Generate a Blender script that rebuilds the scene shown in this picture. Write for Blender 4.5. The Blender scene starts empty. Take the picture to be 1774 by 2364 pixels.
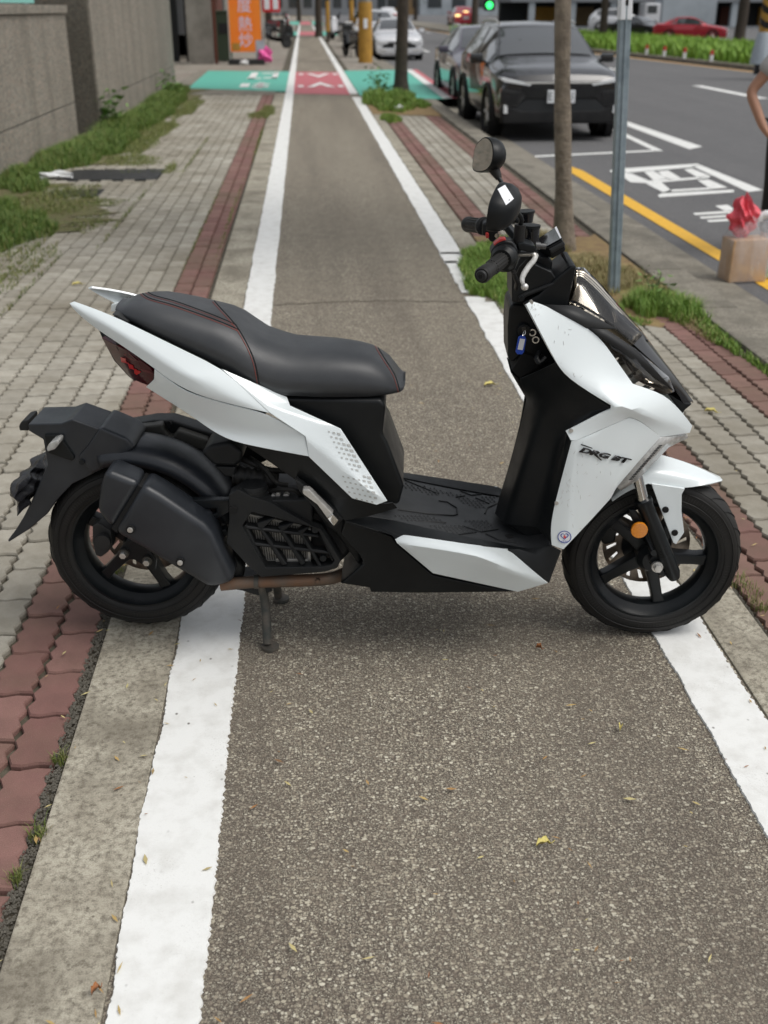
import bpy, bmesh, math, random
import numpy as np
from mathutils import Vector, Matrix
from mathutils.bvhtree import BVHTree

random.seed(7); np.random.seed(7)
R = math.radians
scene = bpy.context.scene
COL = scene.collection

# ---------------------------------------------------------------- camera
# world axes: X to the right of the cycle path, Y along the path, Z up; pavement level is z = 0
CAM_H = 1.57
F_PX, CX, CY, HORIZON, VPX = 2500.0, 887.0, 1182.0, 18.0, 698.0
PITCH = math.atan((CY - HORIZON) / F_PX)
YAW = math.atan((CX - VPX) * math.cos(PITCH) / F_PX)
cam_data = bpy.data.cameras.new('camera')
cam = bpy.data.objects.new('camera', cam_data)
COL.objects.link(cam)
cam.location = (0, 0, CAM_H)
cam.rotation_euler = (R(90) - PITCH, 0, -YAW)
cam_data.sensor_width = 36.0
cam_data.lens = F_PX / 2364.0 * 36.0
cam_data.clip_start = 0.05
cam_data.clip_end = 2000
cam_data.dof.use_dof = True
cam_data.dof.focus_distance = 2.42
cam_data.dof.aperture_fstop = 4.3
scene.camera = cam
scene.render.resolution_x, scene.render.resolution_y = 768, 1024

# ---------------------------------------------------------------- sky, sun, exposure (bright overcast)
SUN_EL, SUN_ROT = R(60), R(112)
world = bpy.data.worlds.new('World'); scene.world = world; world.use_nodes = True
wn = world.node_tree; wn.nodes.clear()
sky = wn.nodes.new('ShaderNodeTexSky'); sky.sky_type = 'NISHITA'; sky.sun_disc = False
sky.sun_elevation = SUN_EL; sky.sun_rotation = SUN_ROT
sky.air_density = 1.0; sky.dust_density = 3.5; sky.ozone_density = 1.0
hsv = wn.nodes.new('ShaderNodeHueSaturation'); hsv.inputs['Saturation'].default_value = 0.22
bg = wn.nodes.new('ShaderNodeBackground'); bg.inputs['Strength'].default_value = 0.14
wo = wn.nodes.new('ShaderNodeOutputWorld')
wn.links.new(sky.outputs[0], hsv.inputs['Color']); wn.links.new(hsv.outputs[0], bg.inputs['Color']); wn.links.new(bg.outputs[0], wo.inputs['Surface'])
sun_data = bpy.data.lights.new('sun', 'SUN'); sun_data.energy = 1.3; sun_data.angle = R(35); sun_data.color = (1.0, 0.96, 0.9)
sun = bpy.data.objects.new('sun', sun_data); COL.objects.link(sun)
sdv = Vector((math.sin(SUN_ROT) * math.cos(SUN_EL), math.cos(SUN_ROT) * math.cos(SUN_EL), math.sin(SUN_EL)))
sun.rotation_euler = (-sdv).to_track_quat('-Z', 'Y').to_euler(); sun.location = (0, 0, 30)
scene.view_settings.view_transform = 'Standard'; scene.view_settings.look = 'None'
scene.view_settings.exposure = 0.08; scene.view_settings.gamma = 1.0
try: scene.view_settings.use_curve_mapping = False
except Exception: pass
scene.cycles.use_denoising = True
scene.cycles.max_bounces = 8; scene.cycles.transparent_max_bounces = 12

# ---------------------------------------------------------------- survey: sight lines of the photograph -> places in the world
def sight(px, py):
    u, w = px - CX, py - CY
    fy = F_PX * math.cos(PITCH) - w * math.sin(PITCH); fz = -(F_PX * math.sin(PITCH) + w * math.cos(PITCH))
    return Vector((u * math.cos(YAW) + fy * math.sin(YAW), -u * math.sin(YAW) + fy * math.cos(YAW), fz))
def ground(px, py, z=0.0):
    r = sight(px, py); t = (z - CAM_H) / r.z
    return (r.x * t, r.y * t)
def at_depth(px, py, Y):
    r = sight(px, py); t = Y / r.y
    return Vector((r.x * t, Y, CAM_H + r.z * t))
def in_view(X, Y, Z=0, m=30):
    fx = X * math.cos(YAW) - Y * math.sin(YAW); fy = X * math.sin(YAW) + Y * math.cos(YAW); fz = Z - CAM_H
    d = fy * math.cos(PITCH) - fz * math.sin(PITCH)
    if d < 0.1: return False
    x = CX + F_PX * fx / d; y = CY - F_PX * (fy * math.sin(PITCH) + fz * math.cos(PITCH)) / d
    return -m < x < 1774 + m and -m < y < 2364 + m

# ---------------------------------------------------------------- materials
def lin(c):
    return tuple(((v / 255) / 12.92 if v <= 10 else (((v / 255) + 0.055) / 1.055) ** 2.4) for v in c)
def rgba(c, k=1.0):
    l = lin(c); return (l[0] * k, l[1] * k, l[2] * k, 1)
class NT:
    def __init__(s, name):
        s.m = bpy.data.materials.new(name); s.m.use_nodes = True; s.t = s.m.node_tree; s.t.nodes.clear()
        s.out = s.n('ShaderNodeOutputMaterial'); s.b = s.n('ShaderNodeBsdfPrincipled'); s.l(s.b.outputs[0], s.out.inputs[0])
        s.tc = s.n('ShaderNodeTexCoord')
    def n(s, t, **kw):
        nd = s.t.nodes.new(t)
        for k, v in kw.items():
            if k in nd.inputs.keys(): nd.inputs[k].default_value = v
            else: setattr(nd, k, v)
        return nd
    def l(s, a, b): s.t.links.new(a, b)
    def map(s, scale=(1, 1, 1), coord='Object'):
        mp = s.n('ShaderNodeMapping'); mp.inputs['Scale'].default_value = scale; s.l(s.tc.outputs[coord], mp.inputs[0]); return mp.outputs[0]
    def noise(s, scale, detail=4, vec=None, rough=0.6):
        nd = s.n('ShaderNodeTexNoise'); nd.inputs['Scale'].default_value = scale; nd.inputs['Detail'].default_value = detail
        nd.inputs['Roughness'].default_value = rough; s.l(vec or s.tc.outputs['Object'], nd.inputs['Vector']); return nd.outputs[0]
    def vor(s, scale, vec=None, feature='F1'):
        nd = s.n('ShaderNodeTexVoronoi'); nd.feature = feature; nd.inputs['Scale'].default_value = scale
        s.l(vec or s.tc.outputs['Object'], nd.inputs['Vector']); return nd
    def ramp(s, fac, stops, interp='LINEAR'):
        nd = s.n('ShaderNodeValToRGB'); nd.color_ramp.interpolation = interp; e = nd.color_ramp.elements
        while len(e) < len(stops): e.new(0.5)
        for el, (p, c) in zip(e, stops): el.position = p; el.color = c if len(c) == 4 else (*c, 1)
        s.l(fac, nd.inputs[0]); return nd.outputs[0]
    def mix(s, fac, a, b, mode='MIX'):
        nd = s.n('ShaderNodeMix'); nd.data_type = 'RGBA'; nd.blend_type = mode
        for sock, v in ((nd.inputs[0], fac), (nd.inputs[6], a), (nd.inputs[7], b)):
            if isinstance(v, (int, float, tuple)): sock.default_value = v
            else: s.l(v, sock)
        return nd.outputs[2]
    def math(s, op, a, b=0.0):
        nd = s.n('ShaderNodeMath'); nd.operation = op
        for i, v in enumerate((a, b)):
            if isinstance(v, (int, float)): nd.inputs[i].default_value = v
            else: s.l(v, nd.inputs[i])
        return nd.outputs[0]
    def bump(s, h, strength=0.3, dist=0.01):
        nd = s.n('ShaderNodeBump'); nd.inputs['Strength'].default_value = strength; nd.inputs['Distance'].default_value = dist
        s.l(h, nd.inputs['Height']); s.l(nd.outputs[0], s.b.inputs['Normal'])
    def col(s, v):
        if isinstance(v, tuple): s.b.inputs['Base Color'].default_value = v
        else: s.l(v, s.b.inputs['Base Color'])
    def rough(s, v):
        if isinstance(v, (int, float)): s.b.inputs['Roughness'].default_value = v
        else: s.l(v, s.b.inputs['Roughness'])
def simple(name, col, rough=0.5, metal=0.0, coat=0.0, var=None, bump=None, spec=0.5, emit=None, rvar=0.0):
    s = NT(name); c = col if len(col) == 4 else (*col, 1)
    if var:
        nz = s.noise(var[0], 5); c2 = var[1]; c2 = c2 if len(c2) == 4 else (*c2, 1)
        s.col(s.mix(s.ramp(nz, [(0.35, (0, 0, 0)), (0.68, (1, 1, 1))]), c, c2))
    else: s.col(c)
    s.b.inputs['Metallic'].default_value = metal; s.b.inputs['Specular IOR Level'].default_value = spec
    if rvar:
        nz = s.noise(9, 6); s.rough(s.ramp(nz, [(0.3, (rough - rvar,) * 3), (0.7, (rough + rvar,) * 3)]))
    else: s.rough(rough)
    if coat: s.b.inputs['Coat Weight'].default_value = coat; s.b.inputs['Coat Roughness'].default_value = 0.06
    if bump: s.bump(s.noise(bump[0], 3), bump[1], bump[2] if len(bump) > 2 else 0.002)
    if emit: s.b.inputs['Emission Color'].default_value = (*emit[0], 1); s.b.inputs['Emission Strength'].default_value = emit[1]
    return s.m
MT = {}
K = 0.88   # photograph value -> surface albedo

def asphalt(name, stones, dark, tint, scale, bumpd):
    s = NT(name)
    wn_ = s.n('ShaderNodeTexNoise'); wn_.inputs['Scale'].default_value = scale * 1.5; wn_.inputs['Detail'].default_value = 2; s.l(s.tc.outputs['Object'], wn_.inputs['Vector'])
    sc_ = s.n('ShaderNodeVectorMath'); sc_.operation = 'SCALE'; sc_.inputs['Scale'].default_value = 1.1 / scale; s.l(wn_.outputs['Color'], sc_.inputs[0])
    ad_ = s.n('ShaderNodeVectorMath'); ad_.operation = 'ADD'; s.l(s.tc.outputs['Object'], ad_.inputs[0]); s.l(sc_.outputs[0], ad_.inputs[1]); W = ad_.outputs[0]
    v1 = s.vor(scale, W); v2 = s.vor(scale * 2.3, W)
    sep = s.n('ShaderNodeSeparateColor'); s.l(v1.outputs['Color'], sep.inputs[0])
    c1 = s.ramp(sep.outputs[0], [(i / (len(stones) - 1), st) for i, st in enumerate(stones)])
    sep2 = s.n('ShaderNodeSeparateColor'); s.l(v2.outputs['Color'], sep2.inputs[0])
    c2 = s.ramp(sep2.outputs[1], [(i / (len(stones) - 1), st) for i, st in enumerate(stones[::-1])])
    big = s.ramp(sep.outputs[1], [(0.42, (0, 0, 0)), (0.5, (1, 1, 1))])
    c = s.mix(big, c2, c1)
    edge = s.mix(big, v2.outputs['Distance'], v1.outputs['Distance'])
    v0 = s.vor(scale * 0.5, s.map((1.0, 1.35, 1.0))); sep0 = s.n('ShaderNodeSeparateColor'); s.l(v0.outputs['Color'], sep0.inputs[0])
    rare = s.math('MULTIPLY', s.ramp(sep0.outputs[0], [(0.80, (0, 0, 0)), (0.82, (1, 1, 1))]), s.ramp(v0.outputs['Distance'], [(0.36, (1, 1, 1)), (0.42, (0, 0, 0))]))
    c = s.mix(rare, c, s.ramp(sep0.outputs[1], [(i / (len(stones) - 1), st) for i, st in enumerate(stones)]))
    edge = s.mix(rare, edge, (0.1, 0.1, 0.1, 1))
    gap = s.ramp(edge, [(0.36, (0, 0, 0)), (0.66, (1, 1, 1))])
    c = s.mix(gap, c, dark)
    patch = s.noise(1.3, 6)
    trk = s.noise(1.0, 4, s.map((2.2, 0.12, 1.0))); c = s.mix(s.ramp(trk, [(0.42, (0, 0, 0)), (0.7, (0.5,) * 3)]), c, dark)
    blot = s.noise(4.3, 7, rough=0.75); c = s.mix(s.ramp(blot, [(0.56, (0, 0, 0)), (0.72, (0.42,) * 3)]), c, dark)
    c = s.mix(s.ramp(patch, [(0.3, (0.45, 0.45, 0.45)), (0.75, (0, 0, 0))]), c, tint)
    mott = s.noise(9.0, 5)
    c = s.mix(s.ramp(mott, [(0.32, (0.0, 0, 0)), (0.78, (0.28, 0.28, 0.28))]), c, dark)
    spk = s.noise(scale * 7, 2); c = s.mix(s.ramp(spk, [(0.36, (0.5,) * 3), (0.5, (0,) * 3)]), c, dark)
    s.col(c); s.rough(0.88)
    s.bump(s.math('SUBTRACT', 1.0, edge), 1.0, bumpd)
    return s.m
MT['path'] = asphalt('bitumen_path', [rgba((126, 115, 102), K), rgba((164, 154, 136), K), rgba((190, 181, 160), K), rgba((224, 216, 192), K), rgba((255, 250, 228), K)], rgba((82, 73, 66), K), rgba((148, 138, 122), K), 150, 0.003)
MT['road'] = asphalt('road_bitumen', [rgba((104, 104, 105), K), rgba((124, 124, 124), K), rgba((146, 145, 143), K)], rgba((88, 88, 90), K), rgba((118, 117, 117), K), 90, 0.003)

def concrete(name, a, b, stain):
    s = NT(name)
    n1 = s.noise(7, 8, rough=0.7); n2 = s.noise(64, 7, rough=0.8); n3 = s.vor(160)
    c = s.mix(s.ramp(n1, [(0.36, (0, 0, 0)), (0.62, (1, 1, 1))]), a, b)
    c = s.mix(s.ramp(n2, [(0.38, (0.85,) * 3), (0.54, (0, 0, 0))]), c, stain)
    pits = s.vor(26); c = s.mix(s.ramp(pits.outputs['Distance'], [(0.05, (0.8,) * 3), (0.1, (0, 0, 0))]), c, stain)
    fine = s.noise(330, 3); c = s.mix(s.ramp(fine, [(0.35, (0.35,) * 3), (0.6, (0, 0, 0))]), c, stain)
    lg = s.noise(2.6, 5, rough=0.65); c = s.mix(s.ramp(lg, [(0.46, (0, 0, 0)), (0.62, (0.6,) * 3)]), c, stain)
    wv = s.n('ShaderNodeTexVoronoi'); wv.feature = 'DISTANCE_TO_EDGE'; wv.inputs['Scale'].default_value = 17
    dn = s.n('ShaderNodeMix'); dn.data_type = 'VECTOR'; dn.inputs[0].default_value = 0.06; s.l(s.tc.outputs['Object'], dn.inputs[4]); nz_ = s.n('ShaderNodeTexNoise'); nz_.inputs['Scale'].default_value = 30; s.l(s.tc.outputs['Object'], nz_.inputs['Vector']); s.l(nz_.outputs['Color'], dn.inputs[5]); s.l(dn.outputs[1], wv.inputs['Vector'])
    c = s.mix(s.math('MULTIPLY', s.ramp(wv.outputs['Distance'], [(0.008, (0.6,) * 3), (0.02, (0, 0, 0))]), s.ramp(s.noise(3.1, 3), [(0.5, (0,) * 3), (0.6, (1,) * 3)])), c, stain)
    s.col(c); s.rough(0.9); s.bump(s.math('ADD', n2, s.math('MULTIPLY', fine, 0.5)), 0.35, 0.004)
    return s.m
MT['concrete'] = concrete('weathered_concrete', rgba((204, 198, 180), K), rgba((176, 169, 152), K), rgba((104, 97, 84), K))
MT['kerb'] = concrete('kerb_concrete', rgba((164, 158, 145), K), rgba((140, 134, 121), K), rgba((98, 94, 84), K))

def paver_mat(name, a, b, d):
    s = NT(name)
    oi = s.n('ShaderNodeObjectInfo'); ge = s.n('ShaderNodeNewGeometry')
    rnd = s.math('FRACT', s.math('ADD', oi.outputs['Random'], s.math('MULTIPLY', ge.outputs['Random Per Island'], 7.31)))
    c = s.mix(rnd, a, b)
    n = s.noise(11, 6); c = s.mix(s.ramp(n, [(0.38, (0.0,) * 3), (0.75, (0.6,) * 3)]), c, d)
    dirt = s.n('ShaderNodeTexNoise'); dirt.inputs['Scale'].default_value = 0.9; dirt.inputs['Detail'].default_value = 7; dirt.inputs['Roughness'].default_value = 0.7; s.l(ge.outputs['Position'], dirt.inputs['Vector'])
    c = s.mix(s.ramp(dirt.outputs[0], [(0.42, (0,) * 3), (0.68, (0.62,) * 3)]), c, rgba((112, 102, 80), K))
    f = s.noise(420, 2); c = s.mix(s.ramp(f, [(0.33, (0.5,) * 3), (0.5, (0, 0, 0))]), c, d)
    c = s.mix(s.ramp(f, [(0.62, (0, 0, 0)), (0.75, (0.35,) * 3)]), c, rgba((200, 190, 178), K))
    s.col(c); s.rough(0.88); s.bump(f, 0.25, 0.002)
    return s.m
MT['paver_grey'] = paver_mat('grey_paver', rgba((196, 191, 178), K), rgba((166, 161, 149), K), rgba((124, 119, 106), K))
MT['paver_red'] = paver_mat('red_paver', rgba((150, 112, 104), K), rgba((128, 90, 84), K), rgba((104, 76, 70), K))
MT['bed'] = simple('sandy_joint', rgba((74, 68, 56), K), 0.95, var=(25, rgba((104, 98, 84), K)), bump=(180, 0.6, 0.004))
def far_paver():
    s = NT('far_pavers'); br = s.n('ShaderNodeTexBrick'); br.inputs['Scale'].default_value = 1.0
    br.inputs['Brick Width'].default_value = 0.111; br.inputs['Row Height'].default_value = 0.196; br.inputs['Mortar Size'].default_value = 0.004
    br.inputs['Color1'].default_value = rgba((165, 160, 148), K); br.inputs['Color2'].default_value = rgba((140, 136, 126), K); br.inputs['Mortar'].default_value = rgba((96, 90, 80), K)
    s.l(s.tc.outputs['Object'], br.inputs['Vector'])
    s.col(s.mix(s.ramp(s.noise(0.8, 5), [(0.4, (0, 0, 0)), (0.7, (0.5,) * 3)]), br.outputs[0], rgba((120, 96, 88), K))); s.rough(0.9); return s.m
MT['far_paver'] = far_paver()
def paint(name, a, dirt):
    s = NT(name)
    n = s.noise(14, 6); c = s.mix(s.ramp(n, [(0.45, (0, 0, 0)), (0.8, (0.6,) * 3)]), a, dirt)
    wr = s.noise(170, 5, rough=0.8); wm = s.noise(3.3, 4); c = s.mix(s.math('MULTIPLY', s.ramp(wr, [(0.57, (0,) * 3), (0.63, (1,) * 3)]), s.ramp(wm, [(0.5, (0,) * 3), (0.75, (0.75,) * 3)])), c, rgba((140, 134, 122), K))
    v = s.vor(31, s.map((1.0, 0.83, 1.0))); sep = s.n('ShaderNodeSeparateColor'); s.l(v.outputs['Color'], sep.inputs[0])
    spot = s.math('MULTIPLY', s.ramp(v.outputs['Distance'], [(0.05, (1,) * 3), (0.14, (0, 0, 0))]), s.ramp(sep.outputs[0], [(0.72, (0, 0, 0)), (0.98, (1,) * 3)]))
    c = s.mix(spot, c, rgba((110, 106, 100), K))
    f = s.noise(260, 3); c = s.mix(s.ramp(f, [(0.6, (0,) * 3), (0.8, (0.35,) * 3)]), c, dirt)
    s.col(c); s.rough(0.6); s.bump(f, 0.35, 0.002); return s.m
MT['line'] = paint('white_road_paint', rgba((242, 243, 240), 0.88), rgba((196, 194, 186), K))
MT['yellow'] = paint('yellow_road_paint', rgba((242, 188, 52), K), rgba((206, 152, 40), K))
MT['amber'] = paint('faded_yellow_paint', rgba((212, 170, 110), K), rgba((170, 136, 92), K))
MT['green_paint'] = paint('green_path_paint', rgba((96, 190, 170), K), rgba((84, 166, 148), K))
MT['red_paint'] = paint('red_path_paint', rgba((200, 108, 116), K), rgba((170, 92, 98), K))
MT['soil'] = simple('dry_soil', rgba((128, 104, 76), K), 0.95, var=(12, rgba((150, 130, 86), K)), bump=(60, 0.5, 0.01))
def granite(name='granite_wall', k=1.0):
    s = NT(name); v = s.vor(75); sep = s.n('ShaderNodeSeparateColor'); s.l(v.outputs['Color'], sep.inputs[0])
    c = s.ramp(sep.outputs[0], [(0, rgba((92, 90, 82), K)), (0.5, rgba((144, 139, 128), K)), (0.85, rgba((172, 165, 152), K)), (1, rgba((178, 150, 132), K))])
    st = s.noise(1.0, 6, s.map((1.7, 1.7, 0.1)), 0.7); c = s.mix(s.ramp(st, [(0.48, (0, 0, 0)), (0.72, (0.6,) * 3)]), c, rgba((84, 80, 70), K))
    lg = s.noise(1.2, 4); c = s.mix(s.ramp(lg, [(0.35, (0.3,) * 3), (0.6, (0,) * 3)]), c, rgba((116, 112, 102), K))
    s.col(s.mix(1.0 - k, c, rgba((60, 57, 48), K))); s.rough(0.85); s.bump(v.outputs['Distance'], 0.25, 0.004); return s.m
MT['granite'] = granite(); MT['granite_dark'] = granite('dark_granite', 0.35)  # second granite mixed towards dark brown, for the tall wall's end slab
# scooter materials
def pearl():
    s = NT('pearl_white_paint')
    n = s.noise(5, 6); c = s.mix(s.ramp(n, [(0.5, (0,) * 3), (0.8, (0.3,) * 3)]), (0.75, 0.81, 0.82, 1), (0.67, 0.72, 0.73, 1))
    sc = s.noise(60, 8, s.map((1, 1, 3.5)), 0.75); c = s.mix(s.ramp(sc, [(0.66, (0,) * 3), (0.74, (0.4,) * 3)]), c, (0.55, 0.54, 0.5, 1))
    s.col(c); s.rough(0.30); s.b.inputs['Coat Weight'].default_value = 1.0; s.b.inputs['Coat Roughness'].default_value = 0.05
    return s.m
MT['white'] = pearl()
def plastic(name, c, r, grain=700, gs=0.12, spec=0.3):
    s = NT(name); s.b.inputs['Specular IOR Level'].default_value = spec; n = s.noise(6, 6)
    s.col(s.mix(s.ramp(n, [(0.4, (0,) * 3), (0.75, (1,) * 3)]), (*c, 1), (c[0] * 1.6 + 0.004, c[1] * 1.55 + 0.004, c[2] * 1.5 + 0.003, 1)))
    s.rough(s.ramp(s.noise(14, 6), [(0.3, (r - 0.07,) * 3), (0.7, (r + 0.08,) * 3)])); s.bump(s.noise(grain, 2), gs, 0.001); return s.m
MT['plastic'] = plastic('satin_black_plastic', (0.0045, 0.0056, 0.0066), 0.40)
MT['plastic_dull'] = plastic('dusty_black_plastic', (0.010, 0.011, 0.012), 0.5)
MT['plastic_grey'] = plastic('charcoal_plastic', (0.022, 0.023, 0.024), 0.48)
MT['gloss'] = simple('gloss_black', (0.008, 0.008, 0.009), 0.08, coat=0.5)
MT['metal_black'] = plastic('black_coated_metal', (0.006, 0.0078, 0.0095), 0.33, 400, 0.05)
MT['rubber'] = plastic('tyre_rubber', (0.012, 0.0118, 0.0115), 0.55, 300, 0.25)
MT['vinyl'] = plastic('seat_vinyl', (0.034, 0.037, 0.041), 0.40, 900, 0.3, 0.5)
MT['thread'] = simple('red_thread', (0.22, 0.045, 0.03), 0.7)
MT['chrome'] = simple('chrome', (0.75, 0.75, 0.74), 0.12, metal=1)
MT['alloy'] = simple('brushed_alloy', (0.68, 0.67, 0.64), 0.42, metal=0.75, var=(40, (0.5, 0.49, 0.46)))
MT['disc'] = simple('brake_disc_steel', (0.32, 0.28, 0.24), 0.4, metal=1, var=(30, (0.16, 0.12, 0.09)))
MT['rust'] = simple('heat_stained_pipe', (0.15, 0.12, 0.095), 0.6, metal=0.5, var=(14, (0.22, 0.115, 0.065)), bump=(80, 0.3))
MT['stand'] = simple('worn_stand_metal', (0.05, 0.055, 0.05), 0.6, metal=0.3, var=(25, (0.13, 0.11, 0.09)))
MT['mirror'] = simple('mirror_glass', (0.8, 0.8, 0.8), 0.03, metal=1)
MT['tail_red'] = simple('tail_lens', (0.055, 0.002, 0.005), 0.16, coat=0.25, spec=0.35)
MT['tail_bright'] = simple('tail_reflector', (0.55, 0.012, 0.012), 0.2, coat=0.6)
MT['amber_lens'] = simple('amber_reflector', (0.75, 0.27, 0.015), 0.25, coat=0.6, var=(260, (0.6, 0.18, 0.01)))
MT['redbtn'] = simple('red_plastic', (0.5, 0.04, 0.035), 0.4)
MT['blue'] = simple('blue_plastic', (0.012, 0.07, 0.5), 0.3)
MT['paper'] = simple('white_label', (0.8, 0.82, 0.85), 0.6)
MT['sticker_blue'] = simple('blue_ink', (0.03, 0.07, 0.35), 0.5)
MT['sticker_red'] = simple('red_ink', (0.7, 0.06, 0.05), 0.5)
MT['decal'] = simple('grey_decal', (0.47, 0.48, 0.46), 0.4, coat=0.4)
MT['emblem'] = simple('dark_chrome_emblem', (0.03, 0.03, 0.032), 0.25, metal=0.6)
MT['fins'] = simple('radiator_fins', (0.42, 0.41, 0.38), 0.5, metal=0.5, var=(60, (0.26, 0.24, 0.2)))
MT['floor'] = plastic('worn_footboard_plastic', (0.030, 0.032, 0.034), 0.5, 500, 0.2, 0.5)
def smoked(name, tint, rough=0.03):
    s = NT(name); s.t.nodes.remove(s.b)
    tr = s.n('ShaderNodeBsdfTransparent'); tr.inputs[0].default_value = (*tint, 1)
    gl = s.n('ShaderNodeBsdfGlossy'); gl.inputs['Roughness'].default_value = rough; gl.inputs[0].default_value = (1, 1, 1, 1)
    fr = s.n('ShaderNodeFresnel'); fr.inputs[0].default_value = 1.5
    mx = s.n('ShaderNodeMixShader'); s.l(fr.outputs[0], mx.inputs[0]); s.l(tr.outputs[0], mx.inputs[1]); s.l(gl.outputs[0], mx.inputs[2]); s.l(mx.outputs[0], s.out.inputs[0])
    return s.m
MT['smoke'] = smoked('smoked_screen', (0.80, 0.76, 0.69))
MT['clear'] = smoked('clear_lens', (0.86, 0.86, 0.84), 0.08)
MT['glass'] = simple('tinted_car_glass', (0.05, 0.056, 0.06), 0.05, coat=1.0, spec=1.0)
def film():
    s = NT('thin_plastic_film'); s.t.nodes.remove(s.b)
    tr = s.n('ShaderNodeBsdfTransparent'); df = s.n('ShaderNodeBsdfDiffuse'); df.inputs[0].default_value = (0.8, 0.8, 0.82, 1); gl = s.n('ShaderNodeBsdfGlossy'); gl.inputs['Roughness'].default_value = 0.2
    m1 = s.n('ShaderNodeMixShader'); s.l(s.ramp(s.noise(9, 5, s.map((1, 1, .25))), [(.35, (.05,) * 3), (.72, (.38,) * 3)]), m1.inputs[0]); s.l(tr.outputs[0], m1.inputs[1]); s.l(df.outputs[0], m1.inputs[2])
    m2 = s.n('ShaderNodeMixShader'); m2.inputs[0].default_value = 0.07; s.l(m1.outputs[0], m2.inputs[1]); s.l(gl.outputs[0], m2.inputs[2]); s.l(m2.outputs[0], s.out.inputs[0]); return s.m
MT['film'] = film()

# ---------------------------------------------------------------- mesh helpers
def link(name, me, mat, parent=None):
    o = bpy.data.objects.new(name, me); COL.objects.link(o)
    if mat is not None: me.materials.append(MT[mat] if isinstance(mat, str) else mat)
    if parent is not None: o.parent = parent
    return o
def tag(o, label=None, cat=None, group=None, kind=None):
    if label: o['label'] = label
    if cat: o['category'] = cat
    if group: o['group'] = group
    if kind: o['kind'] = kind
    return o
def thing(name, label, cat, loc=(0, 0, 0), rz=0.0, group=None):
    o = bpy.data.objects.new(name, None); COL.objects.link(o); o.location = loc; o.rotation_euler = (0, 0, rz)
    o.empty_display_size = 0.1
    return tag(o, label, cat, group)
def build(name, V, Fc, mat, parent=None, bev=0.0, seg=2, sharp=38, sub=0, solid=0.0, vcr=None, ecr=None, face_cam=False, wn=True):
    me = bpy.data.meshes.new(name); bm = bmesh.new()
    vs = [bm.verts.new(v) for v in V]
    for f in Fc:
        try: bm.faces.new([vs[i] for i in f])
        except ValueError: pass
    bm.normal_update()
    if face_cam is not False:
        ny = sum(f.normal.y * f.calc_area() for f in bm.faces)
        bmesh.ops.recalc_face_normals(bm, faces=bm.faces)
        ny = sum(f.normal.y * f.calc_area() for f in bm.faces)
        if ny * face_cam < 0: bmesh.ops.reverse_faces(bm, faces=bm.faces)
    else: bmesh.ops.recalc_face_normals(bm, faces=bm.faces)
    if bev > 0:
        ed = [e for e in bm.edges if len(e.link_faces) == 2 and e.calc_face_angle(0) > R(22)]
        bmesh.ops.bevel(bm, geom=ed, offset=bev, segments=seg, profile=0.5, affect='EDGES', clamp_overlap=True)
    bm.to_mesh(me); bm.free()
    for p in me.polygons: p.use_smooth = True
    if not sub: me.set_sharp_from_angle(angle=R(sharp))
    o = link(name, me, mat, parent)
    if sub:
        if vcr:
            at = me.attributes.new('crease_vert', 'FLOAT', 'POINT')
            for i, c in vcr.items(): at.data[i].value = c
        if ecr:
            at = me.attributes.new('crease_edge', 'FLOAT', 'EDGE')
            for e in me.edges:
                k = tuple(sorted(e.vertices))
                if k in ecr: at.data[e.index].value = ecr[k]
        md = o.modifiers.new('sub', 'SUBSURF'); md.levels = sub; md.render_levels = sub
    if solid:
        md = o.modifiers.new('solid', 'SOLIDIFY'); md.thickness = abs(solid); md.offset = -1 if solid > 0 else 1
        if abs(solid) >= 0.004 and sub:
            md = o.modifiers.new('edge', 'BEVEL'); md.width = 0.0013; md.segments = 2; md.limit_method = 'ANGLE'; md.angle_limit = R(45); md.harden_normals = True
    if bev > 0 and wn:
        md = o.modifiers.new('wn', 'WEIGHTED_NORMAL'); md.keep_sharp = True
    return o
def box(name, c, size, mat, parent=None, bev=0.0, rot=None, **kw):
    hx, hy, hz = size[0] / 2, size[1] / 2, size[2] / 2
    V = [Vector((x * hx, y * hy, z * hz)) for x in (-1, 1) for y in (-1, 1) for z in (-1, 1)]
    if rot is not None: V = [rot @ v for v in V]
    V = [v + Vector(c) for v in V]
    return build(name, V, [(0, 1, 3, 2), (4, 6, 7, 5), (0, 4, 5, 1), (2, 3, 7, 6), (0, 2, 6, 4), (1, 5, 7, 3)], mat, parent, bev, **kw)
def prism_vf(pts, y0, y1, scale1=None):
    n = len(pts); V = [(p[0], y0, p[1]) for p in pts]
    if scale1:
        cx = sum(p[0] for p in pts) / n; cz = sum(p[1] for p in pts) / n
        V += [(cx + (p[0] - cx) * scale1, y1, cz + (p[1] - cz) * scale1) for p in pts]
    else: V += [(p[0], y1, p[1]) for p in pts]
    Fc = [tuple(range(n)), tuple(range(2 * n - 1, n - 1, -1))] + [(i, (i + 1) % n, n + (i + 1) % n, n + i) for i in range(n)]
    return V, Fc
def frames(P):
    out = []; up = Vector((0.13, 0.21, 1)).normalized(); prev = None
    for i in range(len(P)):
        t = (P[min(i + 1, len(P) - 1)] - P[max(i - 1, 0)]).normalized()
        if prev is None:
            a = t.cross(up);
            if a.length < 1e-3: a = t.cross(Vector((1, 0, 0)))
        else: a = prev - t * prev.dot(t)
        a.normalize(); prev = a; out.append((t, a, t.cross(a)))
    return out
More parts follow.
